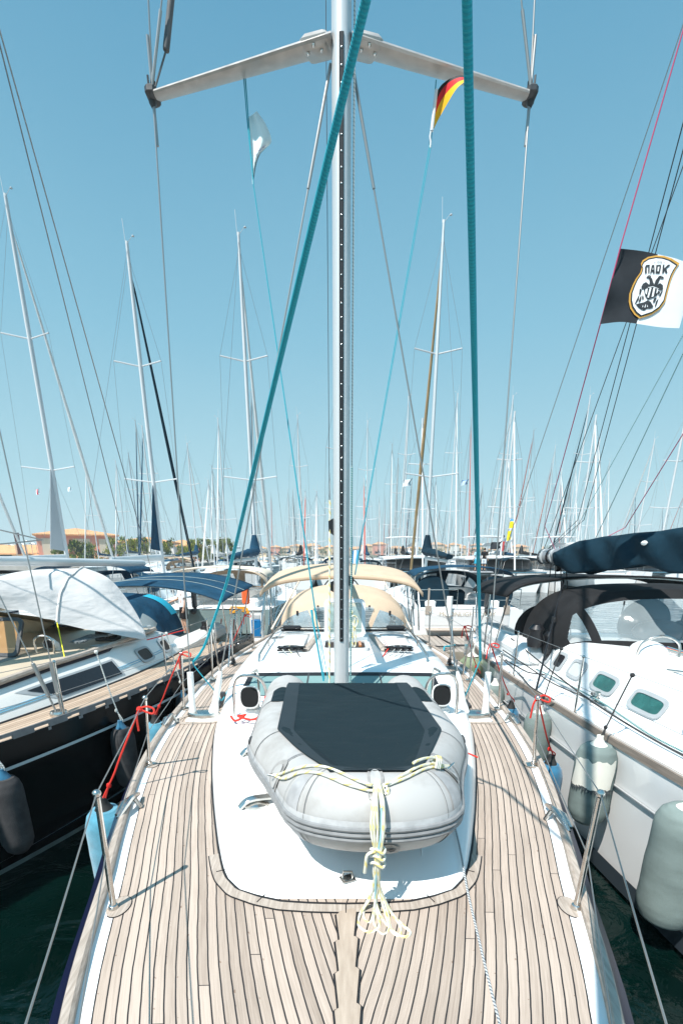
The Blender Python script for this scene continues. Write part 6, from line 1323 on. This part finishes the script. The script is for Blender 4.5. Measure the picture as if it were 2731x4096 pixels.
# far rows: copies of a few boats
MG1=mat('grey mast paint',(.33,.35,.37),.4,.2); MG2=mat('dull silver mast',(.42,.42,.41),.4,.4)
def proto(k):
    L=11+k%3*.9; return marina_boat(label='distant white yacht in the crowd of masts near the horizon',loc=(0,0,0),L=L,B=1.8,H_=13+.9*k%4,my=4.5,hoodm=[None,NAVYC,BEIGE,None,BLKC,None][k],bimm=[BEIGEP,None,NAVYC,None,None,NAVYD][k],boomc=[NAVYC,None,SAILW,BEIGE,None,BLKC][k],genoa=[SAILW,SAILW,NAVYC,SAILW,REDM if k==4 else SAILW,SAILW][k],det=0,lv=1+k%2,group='distant yachts near the horizon',mm=[ALUW,MG1,MG2,ALU,MG1,MG2][k],mr=.085,wr=.012,rz=0)
protos=[proto(k) for k in range(6)]; usedp=set(); cnt=0
def place(x,y,flip):
    global cnt
    k=rnd.randrange(6); o=protos[k] if k not in usedp else copy_tree(protos[k]); usedp.add(k); o.location=(x,y,0); o.rotation_euler=(0,0,R(180*flip+rnd.uniform(-3,3))); s=rnd.uniform(.84,1.16); o.scale=(s,s,s*rnd.uniform(.86,1.14)); o.location.z=0; cnt+=1
for Y,x0,x1,stp in((60,-30,9,5.0),(74,-34,50,5.2),(96,-19,66,5.4),(122,-22,84,5.4),(150,-26,100,5.6),(185,-34,120,5.8),(230,-44,150,6.6)):
    x=x0
    while x<x1:
        if rnd.random()<(.62 if Y<130 else .8): place(x+rnd.uniform(-1,1),Y+rnd.uniform(-3,3),rnd.random()<.5)
        x+=stp
# ================= catamarans on the right =================
def catamaran(label,x,Y,rz=0,win=TINT):
    r=empty('catamaran',(x,Y,WZ),label,'catamaran',None,rz=R(rz))
    for sg in(-1,1):
        mb=MB(); n=20; L=11.5; rows=[]
        for y in ys(0,L,n):
            t=min(1,y/4); b=.04+.62*t**.6
            rows+=[(sg*2.7-b,y,1.55),(sg*2.7-b*.9,y+.0,.8),(sg*2.7-b*.6,y+.05*(1-t),-.2),(sg*2.7+b*.6,y+.05*(1-t),-.2),(sg*2.7+b*.9,y,.8),(sg*2.7+b,y,1.55)]
        mb.add(rows,[(i*6+k,i*6+(k+1)%6,(i+1)*6+(k+1)%6,(i+1)*6+k)[::-1] for i in range(n) for k in range(6)]+[tuple(range(n*6,n*6+6)),tuple(range(6))]); mb.build('hull',GEL,r)
        mb=MB(); mb.box((sg*2.7-sg*.0,3.0,.95),(1.22,.9,.28),bev=.05); mb.build('hull_window',win,r)
    mb=MB(); mb.box((0,7.5,1.35),(5.4,7.6,.55),bev=.15); mb.build('bridge_deck',GEL,r)
    mb=MB(); mb.grid(lambda u,v:(lerp(-2.6,2.6,u),3.4-.5*math.sin(math.pi*u)+.9*v,lerp(1.6,2.5,v)),20,4); mb.grid(lambda u,v:(-2.6-.0,3.4+.9*v+u*5,lerp(1.6,2.5,v)),6,4); mb.grid(lambda u,v:(2.6,3.4+.9*v+u*5,lerp(1.6,2.5,v)),6,4); mb.build('saloon_window',win,r)
    mb=MB(); mb.grid(lambda u,v:(lerp(-2.9,2.9,u),lerp(3.5,9.4,v)-.5*math.sin(math.pi*u)*(1-v),2.52+.10*math.sin(math.pi*u)+.06*math.sin(math.pi*v)),16,8); mb.build('coachroof',GEL,r,solid=.22)
    mb=MB(); mb.grid(lambda u,v:(lerp(-2.5,.6,u),lerp(5.6,8.4,v),4.3+.08*math.sin(3.1*u)),8,4); mb.build('hardtop',GEL,r,solid=.07)
    mb=MB(); 
    for a in(-2.3,.4):
        for b in(5.8,8.2): mb.rod((a,b,2.6),(a,b,4.3),.04,6)
    mb.build('hardtop_post',ALUW,r)
    mb=MB(); mb.tube([(0,3.9,2.6),(0,3.9,13.4)],[.11,.08],10,sx=.8); m=mb.build('mast',ALUW,r)
    for z,w_ in((6.5,1.4),(10,1.0)):
        for sg in(-1,1): mb=MB(); mb.rod((0,3.9,z),(sg*w_,4.1,z+.1),.04,6); mb.build('spreader',ALUW,m)
    mb=MB(); mb.rod((0,.1,1.7),(0,3.8,12.6),.07,8); mb.build('furled_sail',SAILW,r)
    for sg in(-1,1): mb=MB(); mb.tube([(sg*3.2,5,1.6),(sg*1.4,4.1,6.6),(sg*1.0,4.1,10.1),(0,3.9,13.2)],.012,4); mb.build('shroud',WIRE,r)
    mb=MB(); mb.tube([(0,4.2,3.7),(0,9.4,3.7)],[.16,.14],10); mb.build('sail_bag',mat('light grey sail bag',(.55,.56,.56),.8),r)
    mb=MB(); mb.tube([(-3.3,.2,1.6),(-3.3,.2,2.2),(-2.2,.1,2.2),(-2.2,.1,1.6)],.02,6); mb.tube([(3.3,.2,1.6),(3.3,.2,2.2),(2.2,.1,2.2),(2.2,.1,1.6)],.02,6); mb.rod((-2.7,.3,1.5),(2.7,.3,1.5),.07); mb.build('pulpit',STEEL,r)
    return r
CTM=mat('black saloon glass',(.012,.014,.016),.1,coat=.5)
c1_=catamaran('white catamaran with people on board and a yellow flag, moored beyond the water',13.4,38.5,0,CTM)
c2_=catamaran('white catamaran half hidden behind the dark boom cover at the right',20.2,39.5,0,CTM)
c3_=catamaran('white catamaran farthest right, behind the charcoal sprayhood',27.0,39,0,CTM)
c4_=catamaran('white catamaran left of the one with people, partly behind the navy bimini',6.6,40.5,0,CTM)
qd=empty('floating_dock',(24,51,-.8),'distant brown floating dock behind the catamarans','dock'); mb=MB(); mb.box((0,0,0),(44,2,.5),bev=.05); mb.build('deck',TEAKW,qd); mb=MB(); mb.box((0,0,-.4),(43,1.6,.4)); mb.build('pontoon',RUST,qd)
YEL=mat('yellow flag cloth',(.85,.68,.02),.8); BLF=mat('blue flag cloth',(.10,.35,.7),.8)
def small_flag(name,u,v,wpx,hpx,Y,mats,label,mi=0,wave=1):
    c=at(u,v,Y); s=Y/1916*1.0; mb=MB(); W_,H2=wpx*s,hpx*s
    mb.grid(lambda a,b:(a*W_*(.9+.1*math.cos(5*b)),.12*W_*math.sin(a*6+b*2)*wave,-b*H2+.25*H2*a*a+.05*H2*math.sin(7*a)),10,8,mi=mi); o=mb.build(name,mats); o.location=c; return tag(o,label,'flag')
small_flag('signal_flag',2040,2078,22,32,40,[YEL,BLF],'yellow flag with a blue top flying on the catamaran rigging',mi=lambda u,v:1 if v<.3 and u<.7 else 0)
small_flag('signal_flag',2030,2126,16,34,40,[YEL],'lower yellow pennant flying on the catamaran rigging')
small_flag('pirate_flag',1964,2170,42,26,40.5,[BLCL],'tattered black flag flying left of the catamaran mast')
small_flag('ensign',2010,2168,10,34,40.6,[mat('dull red flag cloth',(.5,.08,.08),.8)],'dull red flag hanging beside the black flag')
small_flag('courtesy_flag',1612,1920,34,22,36,[WHCL],'small white flag under a spreader right of centre')
small_flag('greek_flag',1846,1922,26,16,36,[mat('greek blue cloth',(.03,.2,.5),.8),WHCL],'small blue and white striped flag right of centre',mi=lambda u,v:int(v*8)%2)
small_flag('burgee',140,1958,16,18,30,[WHCL,mat('burgee red',(.6,.05,.08),.8)],'small red and white flag below a spreader at the left',mi=lambda u,v:int(u*3)%2)
small_flag('courtesy_flag',268,1950,16,14,30,[PALE,WHCL],'tiny pale striped flag right of the leftmost tall mast',mi=lambda u,v:int(v*6)%2)
small_flag('stern_flag',1408,2205,34,62,30,[BLF,WHCL],'blue and white striped flag hanging just right of the mast',mi=lambda u,v:int(u*4)%2)
# ================= people =================
def person(label,loc,h,pose,cols,rz=0):
    r=empty('person',loc,label,'person',None,rz=rz); k=h/1.75
    V=lambda x,y,z:(x*k,y*k,z*k)
    # one continuous body: skin modifier on a joint skeleton
    J={'pel':V(0,0,.95),'sp':V(0,0,1.15),'ch':V(0,-.01,1.38),'nk':V(0,0,1.50),'hd':V(0,-.03,1.60),'tp':V(0,-.02,1.73)}
    for sd,sg in(('L',-1),('R',1)):
        J['hip'+sd]=V(sg*.10,0,.90); J['kn'+sd]=V(sg*.11+pose.get('k'+sd,0),pose.get('ky'+sd,-.02),.49); J['an'+sd]=V(sg*.11+pose.get('a'+sd,0),pose.get('ay'+sd,.02),.07); J['to'+sd]=V(sg*.12+pose.get('a'+sd,0),pose.get('ay'+sd,.02)-.15,.03)
        J['sh'+sd]=V(sg*.19,0,1.42); J['el'+sd]=V(*pose.get('el'+sd,(sg*.25,.02,1.14))); J['wr'+sd]=V(*pose.get('wr'+sd,(sg*.27,-.05,.90))); w_=Vector(J['wr'+sd]); e_=Vector(J['el'+sd]); d=(w_-e_).normalized(); J['pm'+sd]=tuple(w_+d*.07*k)
    E=[('pel','sp'),('sp','ch'),('ch','nk'),('nk','hd'),('hd','tp')]; 
    for s in'LR': E+=[('pel','hip'+s),('hip'+s,'kn'+s),('kn'+s,'an'+s),('an'+s,'to'+s),('ch','sh'+s),('sh'+s,'el'+s),('el'+s,'wr'+s),('wr'+s,'pm'+s)]
    rad=dict(pel=.13,sp=.125,ch=.145,nk=.055,hd=.088,tp=.07); 
    for s in'LR': rad.update({'hip'+s:.095,'kn'+s:.058,'an'+s:.038,'to'+s:.035,'sh'+s:.06,'el'+s:.042,'wr'+s:.028,'pm'+s:.035})
    nm=list(J); 
    for s in'LR':       # fingers and thumb
        p=Vector(J['pm'+s]); d=(p-Vector(J['wr'+s])).normalized(); sd_=Vector((0,1,0))
        for q in range(4): key='f%d%s'%(q,s); J[key]=tuple(p+d*.075*k*(1,1.1,1.05,.85)[q]+sd_*(q-1.5)*.022*k+Vector((0,-.01,0))); E.append(('pm'+s,key)); rad[key]=.009
        J['th'+s]=tuple(Vector(J['wr'+s])+d*.06*k+Vector((0,-.05*k,0))); E.append(('wr'+s,'th'+s)); rad['th'+s]=.010
    nm=list(J); me=bpy.data.meshes.new('body'); me.from_pydata([J[n] for n in nm],[(nm.index(a),nm.index(b)) for a,b in E],[]); me.materials.append(SKIN)
    o=bpy.data.objects.new('body',me); COL.objects.link(o); o.parent=r; md=o.modifiers.new('skin','SKIN'); md.use_smooth_shade=True
    sv=me.skin_vertices[0].data if me.skin_vertices else None
    if sv is None: me.skin_vertices_add() if hasattr(me,'skin_vertices_add') else None
    try:
        for i,n in enumerate(nm): me.skin_vertices[0].data[i].radius=(rad[n]*k,)*2; me.skin_vertices[0].data[i].use_root=(n=='pel')
    except Exception: pass
    o.modifiers.new('sub','SUBSURF').render_levels=1
    def gar(nm_,chain,rr,m,sx=1):
        mb=MB(); 
        for P,Rr in zip(chain,rr): mb.tube(smooth([J[p] if isinstance(p,str) else V(*p) for p in P],3),[x*k for x in Rr],12,sx=sx)
        return mb.build(nm_,m,r)
    def fillr(a,n): 
        out=[]; 
        for i in range(len(a)-1): out+=[lerp(a[i],a[i+1],q/3) for q in range(3)]
        return out+[a[-1]]
    shirt,shorts=cols
    mb=MB(); prof=[(.155,.88),(.165,.95),(.15,1.1),(.165,1.28),(.18,1.38),(.15,1.45),(.07,1.50)]
    mb.lathe((0,0,0),[(a*k*1.08,b*k) for a,b in prof],18,sy=.72)
    for s in'LR':
        a,b=Vector(J['sh'+s]),Vector(J['el'+s]); mb.tube([Vector(J['ch']).lerp(a,.5),a,a.lerp(b,.75)],[.09*k,.082*k,.085*k],12)
    mb.build('shirt',shirt,r)
    mb=MB(); mb.lathe((0,0,0),[(.15*k,.80*k),(.17*k,.86*k),(.165*k,.96*k),(.14*k,.99*k)],16,sy=.75)
    for s in'LR': a,b=Vector(J['hip'+s]),Vector(J['kn'+s]); mb.tube([a+Vector((0,0,.02)),a.lerp(b,.4),a.lerp(b,.85)],[.11*k,.10*k,.095*k],12)
    mb.build('shorts',shorts,r)
    mb=MB(); mb.sph((0,.015*k,1.665*k),.092*k,14,sc=(.9,1.05,.95)); mb.build('hair',HAIR,r)
    mb=MB(); mb.sph((0,-.125*k,1.62*k),.016*k,8,sc=(.8,1.2,1.2)); mb.build('nose',SKIN,r)
    for s in(-1,1):
        mb=MB(); mb.sph((s*.032*k,-.108*k,1.645*k),.011*k,8); mb.build('eye',BLACK,r); mb=MB(); mb.sph((s*.085*k,-.01*k,1.63*k),.022*k,8,sc=(.5,.8,1.3)); mb.build('ear',SKIN,r)
    mb=MB(); mb.box((0,-.112*k,1.575*k),(.045*k,.01*k,.01*k),bev=.004*k); mb.build('mouth',mat('lips',(.4,.15,.12),.5),r)
    for s in'LR':
        mb=MB(); q=Vector(J['an'+s]); mb.box(q+Vector((0,-.06,-.045))*k,(.10*k,.26*k,.06*k),bev=.025*k); mb.build('shoe',BLACK,r)
    return r
WSH=mat('white t-shirt cloth',(.72,.75,.80),.9,bump=.6,bscale=9,bd=.02); BSH=mat('black shorts cloth',(.015,.015,.017),.9)
pm=at(748,2545,14.05)
person('person in white t-shirt and black shorts standing on the dock at left',(pm.x,14.0,-.70),1.62,{'elL':(-.30,-.05,1.15),'wrL':(-.36,-.30,1.05),'kyL':-.05,'ayR':.06},(WSH,BSH),rz=R(-60))
person('person in a white shirt and grey shorts standing on the catamaran roof',tuple(Vector(at(2003,2258,43.0).to_tuple()[:2]+(WZ+2.66,))),1.75,{},(WSH,mat('grey shorts cloth',(.25,.28,.3),.9)),rz=R(180))
p2=at(1908,2290,39.2); person('person in a pale blue shirt and bright blue shorts on the left catamaran bow',(p2.x,39.6,WZ+1.62),1.7,{},(mat('pale blue shirt',(.35,.62,.75),.9),mat('bright blue shorts',(.03,.42,.6),.9)),rz=R(200))
p3=at(1937,2290,39.2); person('person in a black shirt and white shorts beside the one in pale blue',(p3.x,39.6,WZ+1.62),1.75,{},(BSH,WSH),rz=R(150))
# the net between the bows carries them
for x_,y_,w_ in((11.0,40.6,1.0),):
    mb=MB(); mb.box((p2.x+.3,39.6,WZ+1.55),(1.9,2.2,.10),bev=.02); o=mb.build('trampoline',mat('grey trampoline net',(.3,.31,.32),.8)); Rt=Vector((13.4,38.5,WZ)); 
    for v in o.data.vertices: v.co-=Rt
    o.parent=c1_
# ================= quay, buildings, trees, town =================
mb=MB(); mb.poly([(-160,80,.0),(-24,80,0),(-24,96,0),(-22,300,0),(-160,300,0)],-1.6); tag(mb.build('quay',mat('pale quay paving',(.42,.40,.37),.9,var=.1,scale=1)),None,None,kind='structure')
mb=MB(); mb.poly([(-420,330,.3),(420,330,.3),(420,700,.3),(-420,700,.3)],-2); tag(mb.build('far_shore',mat('far shore ground',(.2,.22,.15),.9,var=.2,scale=.1)),None,None,kind='structure')
PINK=mat('salmon stucco',(.62,.28,.21),.85,var=.06,scale=1); WALLC=mat('cream blind panel',(.56,.50,.40),.8,var=.05,scale=.5); TILE=mat('orange roof tiles',(.62,.33,.16),.85,var=.18,scale=2,bump=.8,bscale=3,bd=.2,stretch=(3,.4,1)); OCH=mat('ochre stucco',(.60,.42,.26),.85,var=.06,scale=.6); GLB=mat('blue grey facade',(.32,.40,.44),.4); WALLW=mat('white stucco wall',(.66,.66,.64),.85,var=.04,scale=.5); DARKW=mat('dark window opening',(.03,.04,.05),.2)
def building(label,c,w_,d,h,rh,wallm,rz=0,wins=(),roofm=TILE,ov=.5,base=0,winm=DARKW,fw_=(.0,)):
    r=empty('building',(c[0],c[1],base),label,'building',None,rz=rz)
    mb=MB(); mb.box((0,0,h/2),(w_,d,h)); mb.build('wall',wallm,r,sm=False)
    a,b=w_/2+ov,d/2+ov; q=min(a,b)*.98; rx=a-q; ry=b-q; mb=MB(); mb.add([(-a,-b,h),(a,-b,h),(a,b,h),(-a,b,h),(-rx,-ry,h+rh),(rx,-ry,h+rh),(rx,ry,h+rh),(-rx,ry,h+rh),(-a,-b,h-.25),(a,-b,h-.25),(a,b,h-.25),(-a,b,h-.25)],[(0,1,5,4),(1,2,6,5),(2,3,7,6),(3,0,4,7),(4,5,6,7),(8,9,1,0),(9,10,2,1),(10,11,3,2),(11,8,0,3),(11,10,9,8)]); mb.build('roof',roofm,r,sm=False)
    for (face,u,z,ww,hh) in wins:
        mb=MB()
        if face=='f': mb.box((u,-d/2-.03,z),(ww,.12,hh))
        else: mb.box((w_/2+.03,u,z),(.12,ww,hh))
        mb.build('window' if winm is DARKW else 'panel',winm,r,sm=False)
    return r
pc=at(300,2230,104); bp=building('salmon pink building with orange tiled roof and large cream panels behind the leftmost mast',(pc.x-1,108),14,20,5.1,1.4,PINK,rz=R(28),winm=WALLC,wins=[('f',-4.2,2.5,4.0,3.6),('f',0.6,2.5,3.0,3.6),('f',4.9,2.5,2.6,3.6),('s',-7.2,2.4,4.2,3.4),('s',-1.6,2.4,4.2,3.4),('s',4.0,2.4,4.2,3.4)])
mb=MB(); mb.lathe((7.13,-1.6,2.6),[(1.25,0),(1.25,.05)],24,axis=(1,0,0)); mb.lathe((7.15,-1.6,2.6),[(1.05,.04),(1.05,.06)],24,axis=(1,0,0),mi=1); mb.box((7.22,-1.6,2.9),(.03,1.5,.16)); mb.box((7.22,-1.6,2.4),(.03,1.5,.16)); mb.build('round_logo',[mat('green sign paint',(.02,.16,.08),.6),WALLC],bp)
q=at(575,2230,118); building('long white building with orange tiled roof right of the salmon pink one',(q.x,122),14,14,4.0,1.3,WALLW,rz=R(8),wins=[('f',4.2,2.2,4,3.2)],winm=GLB)
q=at(705,2230,120); building('orange roofed block behind the hedge left of centre',(q.x,126),9,9,3.4,1.4,OCH,rz=R(5),wins=[('f',0,2,2,1.6)])
q=at(752,2230,110); building('small pink building with dark doorway above the hedge',(q.x,112),4.4,6,3.2,.7,mat('bright pink stucco',(.62,.33,.31),.85),rz=R(10),wins=[('f',-1.2,1.8,1.1,2.0)])
q=at(878,2230,112); pv=building('white open pavilion with a flat pointed roof',(q.x,114),5,4,2.9,.9,WALLW,roofm=mat('white canvas roof',(.68,.70,.72),.7),ov=1.3,wins=[('f',-1.2,1.6,1.6,1.6),('f',1.2,1.6,1.6,1.6)])
q=at(40,2230,100); building('low ochre building with orange roof at the left edge',(q.x-4,106),22,9,1.6,1.7,OCH,rz=R(0),wins=[('f',8.5,.8,3,1.0),('f',2,.8,3,1.0)])
q=at(255,2245,96); building('low white shop front with awning below the salmon pink building',(q.x,97),14,3,.9,.5,WALLW,wins=[('f',-4,.4,2.2,.6),('f',0,.4,2.2,.6),('f',4,.4,2.2,.6)])
LEAF=[mat('bright olive leaves',(.25,.26,.035),.8,var=.35,scale=1.5),mat('mid green leaves',(.09,.14,.03),.8,var=.35,scale=1.5),mat('dark green leaves',(.025,.05,.015),.8,var=.3,scale=1.5)]
BARK=mat('bark',(.12,.08,.05),.9,var=.3,scale=3)
def tree(label,x,y,h,w_,seed,group,base=0,mix=(.45,.35,.2)):
    rr=random.Random(seed); r=empty('shrub' if h<5.6 else 'tree',(x,y,base),label,'shrub' if h<5.6 else 'tree',group)
    mb=MB(); mb.tube([(0,0,-.0),(.1,0,h*.4),(0,.1,h*.85)],[.14,.1,.03],7)
    for k in range(5): a=rr.uniform(0,6.3); mb.tube([(0,0,h*.25+k*.1*h),(math.cos(a)*w_*.35,math.sin(a)*w_*.35,h*.45+k*.1*h)],[.05,.02],5)
    mb.build('trunk',BARK,r); mb=MB()
    cl=[(rr.gauss(0,.30)*w_,rr.gauss(0,.30)*w_,h*rr.uniform(.15,.92),rr.uniform(.25,.6)*w_*.45) for _ in range(26)]
    for cx_,cy_,cz_,cr in cl:
        k=max(.3,1-abs(cz_/h-.45)*.9); cx_*=k; cy_*=k; mi=rr.choices((0,1,2),mix)[0]
        for _ in range(34):
            d=Vector((rr.gauss(0,1),rr.gauss(0,1),rr.gauss(0,1)+.3)).normalized(); p=Vector((cx_,cy_,cz_))+d*cr*rr.uniform(.4,1.1); l=rr.uniform(.16,.42); up=(d*.6+Vector((rr.gauss(0,.25),rr.gauss(0,.25),1))).normalized(); s_=up.cross(Vector((rr.gauss(0,1),rr.gauss(0,1),.1))).normalized()*l*.28
            mb.add([p-s_,p+s_,p+up*l+s_*.3,p+up*l-s_*.3],[(0,1,2,3)],mi if rr.random()<.75 else rr.randrange(3))
    mb.build('crown',LEAF,r,sm=False); return r
TG='bushy olive green shrubs along the quay'
for i,(u,Y,h,w_) in enumerate(((300,90,3.4,2.6),(330,91,3.2,3.0),(358,89,2.9,2.4),(455,92,3.0,2.0),(520,90,2.9,2.8),(548,91,2.7,2.4),(575,92,3.0,2.0),(610,90,2.7,2.2),(640,91,2.8,2.2),(672,92,2.6,2.4),(775,93,2.6,2.6),(800,92,2.9,2.4),(830,93,2.7,2.4),(862,92,2.6,2.2),(890,93,2.8,2.2),(918,92,2.8,2.2),(735,88,1.8,2.2),(245,92,2.6,1.8))):
    q=at(u,2230,Y); tree('bushy olive green shrub on the quay left of the tall mast',q.x,Y,h*(1.05 if u<365 else 1.45),w_*(1.0 if u<365 else 1.2),i+3,TG,mix=(.5,.35,.15) if i>2 else (.15,.35,.5))
TWN=[OCH,PINK,WALLW,mat('peach stucco',(.62,.46,.33),.85)]
for i in range(30):
    Y=rnd.uniform(345,420); x=lerp(-60,130,i/29)+rnd.uniform(-2,2)
    building('distant town house with orange roof on the far shore',(x,Y),rnd.uniform(7,13),8,rnd.uniform(4,7.5),1.6,TWN[i%4],wins=[('f',k,h_,1.1,1.5) for k in(-3,0,3) for h_ in(2.0,)],base=.3)['group']='houses on the far shore'
for i in range(16):
    tree('distant dark green tree on the far shore',lerp(-50,150,i/15)+rnd.uniform(-4,4),rnd.uniform(335,350),rnd.uniform(4,6),rnd.uniform(5,7),i+60,'trees on the far shore',base=.3,mix=(.1,.4,.5))
# street lamps and banner by the left buildings
bn=at(70,2215,94); b_=empty('banner',(bn.x,94,0),'tall dark brown feather banner on a pole at the far left','banner')
mb=MB(); mb.rod((0,0,0),(0,0,5.2),.04); mb.build('pole',STEEL,b_); mb=MB(); mb.grid(lambda u,v:(.05+lerp(0,.95*(1-.3*(1-v)**3),u),.08*math.sin(v*5+u*2),lerp(1.4,5.2,v)),4,12); mb.build('cloth',mat('dark maroon banner cloth',(.06,.025,.03),.8),b_)
for i,(u,t) in enumerate(((60,2182),(105,2178),(122,2166),(143,2175))):
    p=at(u,t,100); o=empty('street_lamp',(p.x,100,0),'thin grey street lamp over the low roof at the far left, number %s from the left'%['one','two','three','four'][i],'street lamp'); o['label']='thin grey street lamp above the low orange roof, %s from the left edge'%['first','second','third','fourth'][i]
    mb=MB(); mb.tube([(0,0,0),(0,0,p.z),(-.9,0,p.z+.12)],.05,6); mb.build('pole',STEEL,o); mb=MB(); mb.box((-1.1,0,p.z+.08),(.5,.2,.10),bev=.03); mb.build('lamp_head',GREYF,o)
# ================= sea air =================
hz=MB(); hz.box((0,300,16.5),(1000,900,38)); hm=bpy.data.materials.new('sea haze'); hm.use_nodes=True; hm.node_tree.nodes.clear(); o_=hm.node_tree.nodes.new('ShaderNodeOutputMaterial'); pv_=hm.node_tree.nodes.new('ShaderNodeVolumePrincipled'); pv_.inputs['Color'].default_value=(.80,.90,.95,1); pv_.inputs['Density'].default_value=.0007; hm.node_tree.links.new(pv_.outputs[0],o_.inputs['Volume'])
tag(hz.build('haze',hm,sm=False),'pale sea haze over the harbour','haze',kind='stuff')
